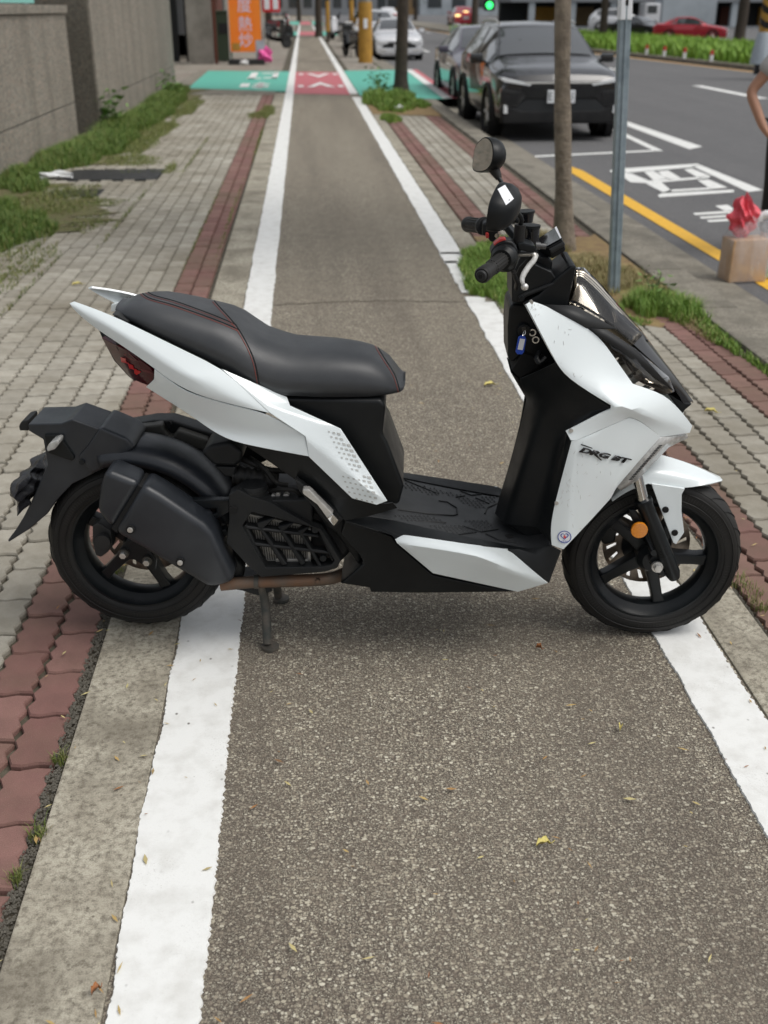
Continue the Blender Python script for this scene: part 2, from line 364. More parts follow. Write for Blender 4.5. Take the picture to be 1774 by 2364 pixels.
def tube_vf(P, rad, n=10, cap=True, flat=1.0):
    P = [Vector(p) for p in P]; rad = rad if isinstance(rad, (list, tuple)) else [rad] * len(P)
    V, Fc = [], []
    for p, r, (t, a, b) in zip(P, rad, frames(P)):
        for k in range(n):
            w = 2 * math.pi * k / n; V.append(p + a * math.cos(w) * r + b * math.sin(w) * r * flat)
    for i in range(len(P) - 1):
        for k in range(n): Fc.append((i * n + k, i * n + (k + 1) % n, (i + 1) * n + (k + 1) % n, (i + 1) * n + k))
    if cap: Fc.append(tuple(range(n))[::-1]); Fc.append(tuple(range((len(P) - 1) * n, len(P) * n)))
    return V, Fc
def tube(name, P, rad, mat, parent=None, n=10, **kw):
    V, Fc = tube_vf(P, rad, n, kw.pop('cap', True), kw.pop('flat', 1.0)); return build(name, V, Fc, mat, parent, **kw)
def smooth_path(P, k=6):
    P = [Vector(p) for p in P]; out = []
    for i in range(len(P) - 1):
        p0, p1, p2, p3 = P[max(i - 1, 0)], P[i], P[i + 1], P[min(i + 2, len(P) - 1)]
        for j in range(k):
            t = j / k; out.append(0.5 * ((2 * p1) + (p2 - p0) * t + (2 * p0 - 5 * p1 + 4 * p2 - p3) * t * t + (3 * p1 - p0 - 3 * p2 + p3) * t ** 3))
    out.append(P[-1]); return out
def lathe_vf(prof, c, n=48, closed=True, axis='y'):
    # prof: (offset along axis, radius); spun about the y (or x, z) axis through c
    m = len(prof); V, Fc = [], []
    for k in range(n):
        w = 2 * math.pi * k / n; cw, sw = math.cos(w), math.sin(w)
        for (d, r) in prof:
            if axis == 'y': V.append((c[0] + r * cw, c[1] + d, c[2] + r * sw))
            elif axis == 'x': V.append((c[0] + d, c[1] + r * cw, c[2] + r * sw))
            else: V.append((c[0] + r * cw, c[1] + r * sw, c[2] + d))
    for k in range(n):
        k2 = (k + 1) % n
        for j in range(m if closed else m - 1):
            j2 = (j + 1) % m; Fc.append((k * m + j, k * m + j2, k2 * m + j2, k2 * m + j))
    return V, Fc
def lathe(name, prof, c, mat, parent=None, n=48, closed=True, axis='y', **kw):
    V, Fc = lathe_vf(prof, c, n, closed, axis); return build(name, V, Fc, mat, parent, **kw)
def disc(name, c, r, d0, d1, mat, parent=None, n=24, axis='y', bev=0.0, r0=0.0):
    if r0 > 0: prof = [(d0, r0), (d0, r), (d1, r), (d1, r0)]; return lathe(name, prof, c, mat, parent, n, True, axis, bev=bev)
    V, Fc = lathe_vf([(d0, r), (d1, r)], c, n, False, axis)
    Fc += [tuple(range(0, 2 * n, 2)), tuple(range(1, 2 * n, 2))]
    return build(name, V, Fc, mat, parent, bev)
def join_vf(parts):
    V, Fc = [], []
    for v, f in parts:
        o = len(V); V += list(v); Fc += [tuple(i + o for i in g) for g in f]
    return V, Fc
def raw(name, V, Fc, mat, parent=None, smooth=False):
    me = bpy.data.meshes.new(name); me.from_pydata([tuple(v) for v in V], [], Fc); me.update()
    if smooth:
        for p in me.polygons: p.use_smooth = True
    return link(name, me, mat, parent)
def text_vf(body, size, shear=0.0, extrude=0.0, align='CENTER', spacing=1.0, bold=0.0):
    cu = bpy.data.curves.new('lettering', 'FONT'); cu.body = body; cu.size = size; cu.shear = shear; cu.extrude = extrude
    cu.align_x = align; cu.align_y = 'CENTER'; cu.resolution_u = 3; cu.space_character = spacing; cu.offset = bold
    t = bpy.data.objects.new('lettering', cu); COL.objects.link(t)
    bpy.context.view_layer.update()
    me = bpy.data.meshes.new_from_object(t.evaluated_get(bpy.context.evaluated_depsgraph_get()))
    V = [tuple(v.co) for v in me.vertices]; Fc = [tuple(p.vertices) for p in me.polygons]
    bpy.data.objects.remove(t); bpy.data.curves.remove(cu); bpy.data.meshes.remove(me)
    return V, Fc
def struct(o): o['kind'] = 'structure'; return o
# ================================================================ SETTING: ground, road, cycle path, pavements
def slab(name, x0, x1, y0, y1, top, thick, mat, parent=None, bev=0.0):
    return box(name, ((x0 + x1) / 2, (y0 + y1) / 2, top - thick / 2), (x1 - x0, y1 - y0, thick), mat, parent, bev)
g = struct(raw('ground', [(-700, -60, -0.32), (700, -60, -0.32), (700, 900, -0.32), (-700, 900, -0.32)], [(0, 1, 2, 3)], 'soil'))
road = struct(slab('road', 2.6, 70, -12, 320, -0.15, 0.12, 'road'))
path = struct(slab('bike_path', -0.392, 1.08, -3, 240, 0.0, 0.2, 'path'))
pav_l = struct(slab('pavement_left', -7.0, -0.392, -3, 240, -0.016, 0.2, 'bed'))
pav_r = struct(slab('pavement_right', 1.08, 2.45, -3, 240, -0.016, 0.2, 'bed'))
# concrete edging strips of the cycle path, cast in lengths
y = -1.2; k = 0
while y < 23.5:
    L = random.uniform(2.3, 3.1) if y > 0 else 4.7
    for (x0, x1, par) in ((-0.592, -0.392, pav_l), (1.083, 1.228, pav_r)):
        o = slab('concrete_edging', x0, x1, y, min(y + L, 23.6) - 0.006, 0.004, 0.12, 'concrete', par, bev=0.006)
    y += L
# kerb stones and gutter
y = -1.0
while y < 60:
    slab('kerb_stone', 2.20, 2.46, y, y + 0.988, 0.012, 0.25, 'kerb', pav_r, bev=0.015); y += 1.0
gut = raw('gutter', [(2.462, -3, -0.118), (2.90, -3, -0.143), (2.90, 240, -0.143), (2.462, 240, -0.118), (2.462, -3, -0.3), (2.90, -3, -0.3), (2.90, 240, -0.3), (2.462, 240, -0.3)],
          [(0, 1, 2, 3), (0, 4, 5, 1), (1, 5, 6, 2), (0, 3, 7, 4)], 'kerb', None); struct(gut)
gr = raw('drain_grate', [], [], 'metal_black', gut)
V, Fc = [], []
for i in range(9):
    o = len(V); x0 = 2.49 + i * 0.018
    V += [(x0, 10.0, -0.112), (x0 + 0.009, 10.0, -0.112), (x0 + 0.009, 10.7, -0.112), (x0, 10.7, -0.112)]; Fc.append((o, o + 1, o + 2, o + 3))
o = len(V); V += [(2.48, 9.98, -0.1165), (2.66, 9.98, -0.1165), (2.66, 10.72, -0.1165), (2.48, 10.72, -0.1165)]; Fc.append((o, o + 1, o + 2, o + 3))
gr.data.from_pydata(V, [], Fc); gr.data.update()

# ---- interlocking pavers
PW, PL = 0.1115, 0.196
def paver_outline(inset, grow=0.0):
    w, l = PW - inset, PL - inset; a = 0.0065; n = 6; pts = []
    ys = [(-0.5 + i / n) for i in range(n + 1)]
    zig = [a if i % 2 == 0 else -a for i in range(n + 1)]
    right = [(w / 2 + z, yy * l) for yy, z in zip(ys, zig)]; left = [(-w / 2 + z, yy * l) for yy, z in zip(ys, zig)]
    top = [(w * 0.2, l / 2 + 0.004), (-w * 0.2, l / 2 - 0.004)]; bot = [(-w * 0.2, -l / 2 - 0.004), (w * 0.2, -l / 2 + 0.004)]
    pts = right + top + left[::-1] + bot
    return [(x * (1 + grow), yy * (1 + grow)) for x, yy in pts]
def paver_vf():
    a = paver_outline(0.0185); b = paver_outline(0.0125); n = len(a)
    V = [(x, yy, 0.0) for x, yy in a] + [(x, yy, -0.006) for x, yy in b] + [(x, yy, -0.02) for x, yy in b]
    Fc = [tuple(range(n))] + [(i, n + i, n + (i + 1) % n, (i + 1) % n) for i in range(n)] + [(n + i, 2 * n + i, 2 * n + (i + 1) % n, n + (i + 1) % n) for i in range(n)]
    return V, Fc
PV, PF = paver_vf()
def paver_mesh(mat):
    me = bpy.data.meshes.new('paver'); me.from_pydata(PV, [], PF); me.materials.append(MT[mat]); me.update(); return me
PM = {'r': paver_mesh('paver_red'), 'g': paver_mesh('paver_grey')}
def lay(cols, yend, parent, holes):
    slots = []
    for ci, (x, kind, ymax) in enumerate(cols):
        y = -0.6 + (0.5 * PL if ci % 2 else 0) ; j = 0
        while y < min(yend, ymax):
            if not any(h[0] < x < h[1] and h[2] < y < h[3] for h in holes): slots.append((x, y, kind))
            y += PL
    seen = [s for s in slots if in_view(s[0], s[1])]
    # nearest ones, allowing for how they show in the photograph
    seen.sort(key=lambda s: s[1] * 1.0 + (0 if s[1] > 1.2 else 3))
    single = set(seen[:300]); rest = {'r': [], 'g': []}
    for s in slots:
        x, y, kd = s; dz = random.gauss(0, 0.0014); rz = random.gauss(0, 0.006); tx, ty = random.gauss(0, 0.006), random.gauss(0, 0.006)
        if s in single:
            o = bpy.data.objects.new('paver', PM[kd]); COL.objects.link(o); o.parent = parent
            o.location = (x + random.gauss(0, 0.0008), y, dz); o.rotation_euler = (tx, ty, rz)
        else: rest[kd].append((x, y, dz, rz))
    for kd, lst in rest.items():
        V, Fc = [], []
        for (x, y, dz, rz) in lst:
            o = len(V); c, s_ = math.cos(rz), math.sin(rz)
            V += [(x + a * c - b * s_, y + a * s_ + b * c, z + dz) for a, b, z in PV]; Fc += [tuple(i + o for i in f) for f in PF]
        if V: tag(raw('distant_pavers', V, Fc, 'paver_red' if kd == 'r' else 'paver_grey', parent), kind='stuff')
cl = [(-0.672 - PW * i, 'r' if i < 2 else 'g', 23.2) for i in range(19)]
lay(cl, 23.2, pav_l, [(-2.5, -1.5, 11.4, 12.3), (-2.45, -1.9, 10.35, 10.85)])
cr = [(1.298 + PW * i, 'r' if i in (0, 1, 6, 7) else 'g', 20.5) for i in range(8)]
lay(cr, 20.5, pav_r, [(1.4, 2.3, 5.9, 8.1)])
for nm, par, x0, x1, y0, y1 in (('paved_strip', pav_l, -6.9, -0.6, 31.9, 235), ('paved_strip', pav_r, 1.23, 2.19, 31.9, 235), ('paved_strip', pav_l, -6.9, -2.91, 23.3, 31.9)):
    raw(nm, [(x0, y0, -0.004), (x1, y0, -0.004), (x1, y1, -0.004), (x0, y1, -0.004)], [(0, 1, 2, 3)], 'far_paver', par)
slab('driveway_slab', -2.9, -0.6, 23.35, 32.4, 0.0, 0.1, 'kerb', pav_l, bev=0.006); slab('driveway_slab', 1.09, 2.19, 22.4, 31.95, 0.004, 0.1, 'kerb', pav_r, bev=0.006)
for nm, x0, x1, y0, y1 in (('cover_slab', -2.47, -1.52, 11.45, 12.22), ('cover_slab', -2.42, -1.92, 10.38, 10.8)):
    slab(nm, x0, x1, y0, y1, 0.004, 0.05, 'plastic_grey', pav_l, bev=0.006)

# ---- painted lines of the cycle path: thick paint with a ragged edge
def ragged_line(x0, x1, y0, y1, parent, mat='line', z=0.0055, seed=1, amp=0.0035):
    rng = np.random.RandomState(seed); ys = [y0]
    while ys[-1] < y1: ys.append(ys[-1] + (0.006 if ys[-1] < 3.5 else 0.02 if ys[-1] < 7 else 0.12 if ys[-1] < 24 else 2.0))
    n = len(ys); slow = np.interp(ys, np.arange(y0 - 1, y1 + 3, 0.11), rng.normal(0, 0.0032, len(np.arange(y0 - 1, y1 + 3, 0.11)))); slow2 = np.interp(ys, np.arange(y0 - 1, y1 + 3, 0.17), rng.normal(0, 0.0016, len(np.arange(y0 - 1, y1 + 3, 0.17))))
    a = x0 + slow + rng.uniform(-amp, amp, n) * 0.6; b = x1 + slow2 + rng.uniform(-amp, amp, n)
    V, Fc = [], []
    for i, yy in enumerate(ys):
        V += [(a[i], yy, 0.0005), (a[i] + 0.0015, yy, z), (b[i] - 0.0015, yy, z), (b[i], yy, 0.0005)]
        if i:
            o = 4 * i
            for q in range(3): Fc.append((o - 4 + q, o - 3 + q, o + 1 + q, o + q))
    return raw('painted_line', V, Fc, mat, parent)
ragged_line(-0.388, -0.222, -1, 120, path, seed=3)
ragged_line(0.917, 1.075, -1, 6.22, path, seed=5)
ragged_line(0.917, 1.03, 6.22, 6.34, path, seed=15, amp=0.012)
ragged_line(0.915, 0.965, 6.46, 6.75, path, seed=8, amp=0.012)
ragged_line(0.915, 1.0, 6.75, 7.3, path, seed=9, amp=0.012)
ragged_line(0.915, 1.06, 7.3, 7.6, path, seed=19, amp=0.012)
ragged_line(0.915, 1.075, 7.6, 22.3, path, seed=6)
ragged_line(0.905, 1.075, 23.2, 120, path, seed=7)
# a hairline crack across the path
V, Fc = [], []
for i, t in enumerate(np.linspace(-0.22, 0.92, 40)):
    yy = 6.28 + 0.03 * math.sin(t * 5) + random.uniform(-0.012, 0.012); V += [(t, yy, 0.002), (t, yy + 0.012, 0.002)]
    if i: Fc.append((2 * i - 2, 2 * i, 2 * i + 1, 2 * i - 1))
raw('crack', V, Fc, 'bed', path)
# ---- painted crossing in green and red
def flat(name, pts, z, mat, parent): return raw(name, [(x, y, z) for x, y in pts], [tuple(range(len(pts)))], mat, parent)
flat('green_crossing', [(-2.5, 25.2), (-0.39, 24.0), (-0.39, 31.8), (-2.62, 32.3)], 0.0045, 'green_paint', pav_l)
flat('red_crossing', [(-0.222, 23.4), (0.905, 23.0), (0.905, 31.4), (-0.222, 31.6)], 0.0045, 'red_paint', path)
flat('green_crossing', [(1.078, 22.6), (2.46, 21.6), (2.78, 21.7), (2.78, 32.2), (1.078, 31.8)], 0.016, 'green_paint', pav_r)
flat('painted_line', [(2.60, 21.7), (2.78, 21.7), (2.98, 32.2), (2.80, 32.2)], 0.022, 'line', pav_r)
flat('painted_line', [(2.78, 21.7), (2.92, 21.7), (3.12, 32.2), (2.98, 32.2)], 0.022, 'red_paint', pav_r)
for (y0, s_) in ((25.3, 1), (30.6, -1)):
    flat('painted_marking', [(0.05, y0), (0.2, y0), (0.36, y0 + 0.9 * s_), (0.52, y0), (0.68, y0), (0.36, y0 + 1.7 * s_)][::s_], 0.010, 'line', path)
    for x0 in (-0.14, 0.74): flat('painted_marking', [(x0, y0), (x0 + 0.12, y0), (x0 + 0.12, y0 + 0.6 * s_), (x0, y0 + 0.6 * s_)][::s_], 0.010, 'line', path)
# blurred word on the green: strokes as they show
for (x0, x1, y0, y1) in ((-1.42, -1.22, 25.4, 26.6), (-1.15, -0.78, 25.3, 25.7), (-1.06, -0.9, 25.0, 26.9), (-1.15, -0.78, 26.2, 26.5), (-1.4, -1.05, 28.4, 28.8), (-1.38, -1.2, 28.4, 31.2), (-1.0, -0.66, 28.6, 29.0), (-0.8, -0.66, 28.6, 31.3), (-1.1, -0.7, 30.6, 31.0)):
    flat('painted_marking', [(x0, y0), (x1, y0), (x1, y1), (x0, y1)], 0.010, 'line', pav_l)
for (y0, y1) in ((74, 86), (122, 150)):
    flat('green_crossing', [(-1.6, y0), (-0.39, y0), (-0.39, y1), (-1.6, y1)], 0.006, 'green_paint', pav_l)
    flat('red_crossing', [(-0.222, y0), (0.905, y0), (0.905, y1), (-0.222, y1)], 0.006, 'red_paint', path)
    flat('green_crossing', [(1.08, y0), (2.2, y0), (2.2, y1), (1.08, y1)], 0.006, 'green_paint', pav_r)

# ---- road markings
ZR = -0.145
def gp(pts, ox=1374, oy=240, k=4.15): return [ground(ox + x / k, oy + y / k, -0.15) for x, y in pts]
flat('yellow_line', [(3.09, 3.0), (3.20, 3.0), (3.20, 12.9), (3.11, 13.5), (3.02, 13.5)], ZR, 'yellow', road)
def bar(p, q, w, name='painted_marking', mat='line'):
    p, q = Vector(p), Vector(q); d = (q - p).normalized(); n_ = Vector((-d.y, d.x)) * w / 2
    return flat(name, [tuple(p - n_), tuple(q - n_), tuple(q + n_), tuple(p + n_)], ZR, mat, road)
flat('lane_line', gp([(310, 170), (1030, 412), (905, 438), (310, 215)]), ZR, 'line', road)
bar((2.75, 14.2), (4.62, 14.75), 0.14, 'bay_line'); bar((4.65, 14.7), (4.9, 20.5), 0.12, 'bay_line')
flat('lane_line', [(9.40, 23.5), (9.66, 23.5), (9.66, 27.7), (9.40, 27.7)], ZR, 'line', road)
for yy in (34, 46, 58, 72, 88): flat('lane_line', [(9.45, yy), (9.62, yy), (9.62, yy + 4), (9.45, yy + 4)], ZR, 'line', road)
for yy in (31, 40.0, 50, 62, 76, 92): flat('lane_line', [(5.28, yy), (5.43, yy), (5.43, yy + 4), (5.28, yy + 4)], ZR, 'line', road)
# painted word on the carriageway, stroke by stroke
for q in ([(285, 620), (985, 575), (1010, 590), (930, 610), (290, 665)], [(930, 600), (1010, 588), (1610, 830), (1470, 848)], [(280, 665), (350, 670), (520, 740), (340, 755), (285, 715)], [(470, 655), (560, 645), (700, 720), (560, 735)], [(600, 650), (700, 640), (820, 712), (700, 735)], [(340, 755), (500, 740), (1110, 695), (1080, 715), (520, 765)],
          [(850, 632), (930, 622), (1110, 695), (990, 712)], [(490, 768), (640, 755), (740, 845), (650, 850)], [(980, 735), (1090, 728), (1270, 805), (1110, 820)], [(650, 850), (740, 825), (1110, 803), (1110, 822)], [(600, 880), (640, 860), (1330, 825), (1330, 850), (620, 900)], [(140, 640), (200, 625), (215, 655), (150, 660)],
          [(940, 1050), (1320, 1025), (1320, 1050), (960, 1070)], [(1000, 1085), (1310, 1065), (1310, 1085), (1020, 1105)], [(1070, 1118), (1320, 1100), (1320, 1125), (1090, 1138)], [(1150, 980), (1270, 970), (1330, 1010), (1320, 1030), (1250, 1035)]):
    o = flat('painted_marking', gp(q), ZR, 'line', road); road_n = o.data.polygons[0].normal.z
    if road_n < 0: o.data.flip_normals()

# ---- planted median beyond the carriageway
med = [(16.5, 18), (13.55, 33.3), (12.4, 47), (11.4, 62), (10.9, 90), (10.8, 230)]
medb = [(23.0, 18), (19.5, 33.3), (18.3, 50), (17.4, 66), (15.5, 90), (14.0, 230)]
n = len(med); V = [(x, y_, -0.02) for x, y_ in med] + [(x, y_, -0.02) for x, y_ in medb] + [(x, y_, -0.3) for x, y_ in med] + [(x, y_, -0.3) for x, y_ in medb]
Fc = [(i, n + i, n + i + 1, i + 1) for i in range(n - 1)] + [(i, i + 1, 2 * n + i + 1, 2 * n + i) for i in range(n - 1)] + [(n + i + 1, n + i, 3 * n + i, 3 * n + i + 1) for i in range(n - 1)] + [(0, 2 * n, 3 * n, n)]
mo = struct(raw('median', V, Fc, 'kerb'))
for i in range(n - 1):
    (x0, y0), (x1, y1) = med[i], med[i + 1]
    flat('median_edge_line', [(x0 - 0.42, y0), (x0 - 0.16, y0), (x1 - 0.16, y1), (x1 - 0.42, y1)], ZR, 'amber', road)

# ---- grass, weeds, litter
def grass_mat(name, a, b, c, dry):
    s = NT(name); ge = s.n('ShaderNodeNewGeometry'); cc = s.ramp(ge.outputs['Random Per Island'], [(0, a), (0.45, b), (0.85, c), (1, dry)])
    s.col(s.mix(s.ramp(s.noise(2.5, 4), [(0.4, (0,) * 3), (0.7, (0.5,) * 3)]), cc, b)); s.rough(0.6)
    s.b.inputs['Transmission Weight'].default_value = 0.0
    return s.m
MT['soil_moss'] = simple('mossy_soil', rgba((112, 100, 74), K), 0.95, var=(9, rgba((96, 104, 58), K)), bump=(60, 0.5, 0.01))
MT['grass'] = grass_mat('grass_blades', (0.09, 0.19, 0.024, 1), (0.15, 0.27, 0.036, 1), (0.22, 0.33, 0.05, 1), (0.36, 0.32, 0.12, 1))
MT['grass_dry'] = grass_mat('dry_grass_blades', (0.26, 0.22, 0.09, 1), (0.36, 0.29, 0.14, 1), (0.17, 0.20, 0.05, 1), (0.44, 0.33, 0.2, 1))
MT['grass_wall'] = grass_mat('wall_grass_blades', (0.055, 0.115, 0.016, 1), (0.10, 0.18, 0.026, 1), (0.17, 0.24, 0.04, 1), (0.36, 0.30, 0.13, 1))
MT['grass_weed'] = grass_mat('weed_blades', (0.09, 0.14, 0.025, 1), (0.15, 0.19, 0.04, 1), (0.24, 0.24, 0.08, 1), (0.34, 0.28, 0.14, 1))
MT['grass_lime'] = grass_mat('median_grass_blades', (0.12, 0.24, 0.018, 1), (0.17, 0.32, 0.025, 1), (0.22, 0.38, 0.03, 1), (0.24, 0.33, 0.06, 1))
def blades(name, spots, mat, hmin, hmax, w, lean=0.6, kind='stuff', parent=None, label=None, cat=None, z=0.0):
    V, Fc = [], []
    for (x, y, sc) in spots:
        a = random.uniform(0, 6.283); h = random.uniform(hmin, hmax) * sc; ln = random.uniform(0.1, lean) * h
        dx, dy = math.cos(a), math.sin(a); ww = w * random.uniform(0.6, 1.3); o = len(V); px, py = -dy * ww, dx * ww
        V += [(x - px, y - py, z - 0.01), (x + px, y + py, z - 0.01), (x + dx * ln * 0.4 + px * 0.7, y + dy * ln * 0.4 + py * 0.7, z + h * 0.65), (x + dx * ln * 0.4 - px * 0.7, y + dy * ln * 0.4 - py * 0.7, z + h * 0.65), (x + dx * ln, y + dy * ln, z + h)]
        Fc += [(o, o + 1, o + 2, o + 3), (o + 3, o + 2, o + 4)]
    return tag(raw(name, V, Fc, mat, parent), label, cat, kind=kind)
def blob_spots(blobs, dens):
    out = []
    for (cx, cy, rx, ry, sc) in blobs:
        for _ in range(int(dens * math.pi * rx * ry)):
            r_ = math.sqrt(random.random()) ; a = random.uniform(0, 6.283)
            wob = 0.78 + 0.22 * math.sin(3 * a + cx * 7) * math.cos(2 * a + cy * 5)
            out.append((cx + rx * r_ * math.cos(a) * wob, cy + ry * r_ * math.sin(a) * wob, sc * (1.1 - 0.5 * r_)))
    return out
verge = blob_spots([(1.12, 6.65, 0.20, 0.55, 0.9), (1.02, 6.55, 0.08, 0.3, 0.7), (1.05, 7.1, 0.08, 0.4, 0.7), (1.35, 6.25, 0.3, 0.5, 1.0), (1.2, 7.4, 0.2, 0.5, 0.9), (1.55, 6.05, 0.3, 0.4, 0.7), (1.95, 6.05, 0.2, 0.3, 1.2), (2.1, 5.95, 0.16, 0.35, 1.1), (1.62, 5.75, 0.25, 0.2, 0.4), (2.12, 5.4, 0.07, 0.45, 0.5), (2.15, 4.8, 0.03, 0.5, 0.4), (1.5, 7.8, 0.35, 0.5, 0.6)], 9500)
blades('roadside_grass', verge, 'grass', 0.03, 0.115, 0.0026, 1.1, label='fresh green grass between the cycle path and the kerb by the grey post', cat='grass')
dryv = blob_spots([(1.8, 7.0, 0.35, 0.7, 1.0), (2.05, 6.6, 0.16, 0.6, 0.8), (1.7, 7.9, 0.3, 0.4, 1.3), (2.1, 5.7, 0.1, 0.5, 0.5)], 7000)
blades('dry_grass', dryv, 'grass_dry', 0.02, 0.09, 0.0022, 1.3, label='straw coloured dry grass round the foot of the nearer tree trunk', cat='grass')
def patchy(x0, x1, y0, y1, z, amp):
    p = []
    for i in range(14): t = i / 13; p.append((x0 + (x1 - x0) * t, y0 + amp * math.sin(t * 9 + y0) + random.uniform(-amp, amp) * .6))
    for i in range(10): t = i / 9; p.append((x1, y0 + amp + (y1 - y0 - 2 * amp) * t))
    for i in range(14): t = 1 - i / 13; p.append((x0 + (x1 - x0) * t, y1 + amp * math.sin(t * 7) + random.uniform(-amp, amp) * .6))
    for i in range(8): t = 1 - (i + 1) / 9; p.append((x0 + random.uniform(0, amp * .4), y0 + amp + (y1 - y0 - 2 * amp) * t))
    return flat('soil_patch', p, z, 'soil', pav_r)
patchy(1.24, 2.185, 5.75, 8.2, 0.0, 0.12)
for (x0, x1, y0, y1) in ((-3.04, -2.15, 12.6, 24.8), (-3.04, -2.4, 7.2, 11.2), (-2.5, -1.75, 8.6, 10.2)):
    n_ = 26; pl = [(x0, y0)] + [(x1 + random.uniform(-.22, .2) + .1 * math.sin(i), y0 + (y1 - y0) * i / n_) for i in range(n_ + 1)] + [(x0, y1)]
    flat('soil_patch', pl, 0.0075 + 0.001 * y0 / 10, 'soil_moss', pav_l)
flat('soil_patch', [(1.10, 18.6), (2.18, 18.2), (2.19, 22.0), (1.10, 22.5)], 0.008, 'soil', pav_r)
wall_g = blob_spots([(-2.75, 13.3, 0.45, 1.6, 0.9), (-2.5, 14.6, 0.45, 1.8, 1.0), (-2.6, 16.2, 0.4, 1.6, 1.4), (-2.45, 18.5, 0.42, 2.0, 1.1), (-2.5, 21.0, 0.42, 1.8, 1.3), (-2.6, 23.4, 0.35, 1.6, 1.2), (-2.9, 11.6, 0.3, 1.0, 0.8), (-2.65, 10.9, 0.22, 0.4, 0.7), (-2.35, 8.7, 0.45, 1.0, 0.7), (-2.7, 9.2, 0.5, 1.0, 0.9)], 4200)
blades('wall_grass', wall_g, 'grass_wall', 0.04, 0.2, 0.0036, 1.1, label='long green grass growing along the foot of the granite wall', cat='grass')
wild = blob_spots([(-2.05, 14.5, 0.2, 1.4, 0.7), (-2.0, 16.6, 0.2, 1.6, 0.6), (-1.95, 12.7, 0.5, 0.2, 0.4), (-1.45, 12.2, 0.08, 0.5, 0.8), (-1.9, 10.0, 0.4, 0.3, 0.4), (-1.75, 9.0, 0.2, 0.6, 0.4), (-1.85, 7.6, 0.1, 0.7, 0.4), (-1.95, 6.9, 0.14, 0.5, 0.4), (-0.62, 19.2, 0.16, 1.4, 0.8), (-0.75, 18.6, 0.25, 0.8, 0.6), (-0.64, 9.5, 0.02, 2.4, 0.3), (-0.61, 15, 0.03, 2.5, 0.3), (-1.62, 12.0, 0.5, 0.06, 0.3), (-1.96, 8.1, 0.03, 1.6, 0.5), (-1.74, 6.9, 0.02, 1.4, 0.4), (-2.1, 9.6, 0.3, 0.5, 0.4), (-2.2, 15.5, 0.35, 3.0, 0.6), (-2.0, 20, 0.25, 2.6, 0.7), (-2.3, 10.2, 0.5, 1.2, 0.6), (-2.0, 13, 0.4, 0.6, 0.6), (-1.3, 13.5, 0.02, 2.5, 0.4), (-1.52, 9.5, 0.02, 2.0, 0.4), (-0.83, 9.0, 0.015, 3.0, 0.25), (-2.2, 7.8, 0.3, 0.8, 0.4)], 1700)
blades('pavement_weeds', wild, 'grass_weed', 0.02, 0.10, 0.003, 1.3, label='yellowing weeds in the joints of the left pavement', cat='weeds')
t2 = blob_spots([(1.35, 21.2, 0.35, 1.3, 1.3), (1.75, 21.4, 0.4, 1.2, 1.1), (1.5, 19.6, 0.4, 1.0, 0.8), (2.0, 20.3, 0.25, 0.9, 0.6), (1.3, 17.8, 0.2, 0.8, 0.4)], 1300)
blades('tree_pit_grass', t2, 'grass', 0.08, 0.22, 0.008, label='grass and weeds round the foot of the farther thin tree', cat='grass', z=0.01)
tuft = [(ground(1705, 1345), 0.035, 0.05), (ground(1735, 1370), 0.03, 0.04), (ground(1752, 1400), 0.02, 0.04), (ground(140, 1755), 0.018, 0.02), (ground(88, 1925), 0.022, 0.03), (ground(36, 2030), 0.014, 0.02), (ground(270, 1320), 0.02, 0.02)]
sp = []
for (p, r_, rr) in tuft:
    for _ in range(70): a = random.uniform(0, 6.28); q = random.random() ** 0.5; sp.append((p[0] + r_ * q * math.cos(a), p[1] + rr * q * math.sin(a), 0.5))
blades('joint_tufts', sp, 'grass_weed', 0.02, 0.06, 0.0011, 1.4, label='small green tufts in the joints beside the concrete edging', cat='weeds')
sp = []
for _ in range(30000):
    i = random.randrange(n - 2); t = random.random(); u = random.random()
    x = (med[i][0] * (1 - t) + med[i + 1][0] * t) * (1 - u) + (medb[i][0] * (1 - t) + medb[i + 1][0] * t) * u
    yy = (med[i][1] * (1 - t) + med[i + 1][1] * t) * (1 - u) + (medb[i][1] * (1 - t) + medb[i + 1][1] * t) * u
    sp.append((x + 0.3, yy, 1.0))
blades('median_grass', sp, 'grass_lime', 0.22, 0.5, 0.035, 1.0, label='bright lime green grass covering the road median', cat='grass', z=-0.02)
# gritty joint beside the left edging and small litter
MT['grit'] = simple('grey_grit', rgba((120, 116, 106), K), 0.9, var=(300, rgba((70, 66, 58), K)))
V, Fc = [], []
for _ in range(5200):
    x, y_ = (random.uniform(-0.626, -0.595), random.uniform(1.0, 3.6)) if random.random() < 0.8 else (random.uniform(1.231, 1.24), random.uniform(2.2, 4))
    r_ = random.uniform(0.0015, 0.004); o = len(V); z = -0.008 + random.random() * 0.006
    V += [(x - r_, y_ - r_, z), (x + r_, y_ - r_ * 0.6, z), (x + r_ * 0.5, y_ + r_, z), (x, y_, z + r_ * 1.2)]; Fc += [(0 + o, 1 + o, 3 + o), (1 + o, 2 + o, 3 + o), (2 + o, o, 3 + o)]
tag(raw('joint_grit', V, Fc, 'grit'), 'dark grit lying in the joint beside the concrete edging', 'grit', kind='stuff')
def litter_mat():
    s = NT('dead_leaf_bits'); ge = s.n('ShaderNodeNewGeometry'); s.col(s.ramp(ge.outputs['Random Per Island'], [(0, rgba((150, 96, 60), K)), (0.4, rgba((190, 160, 100), K)), (0.8, rgba((206, 196, 140), K)), (1, rgba((120, 74, 52), K))])); s.rough(0.8); return s.m
MT['litter'] = litter_mat()
V, Fc = [], []
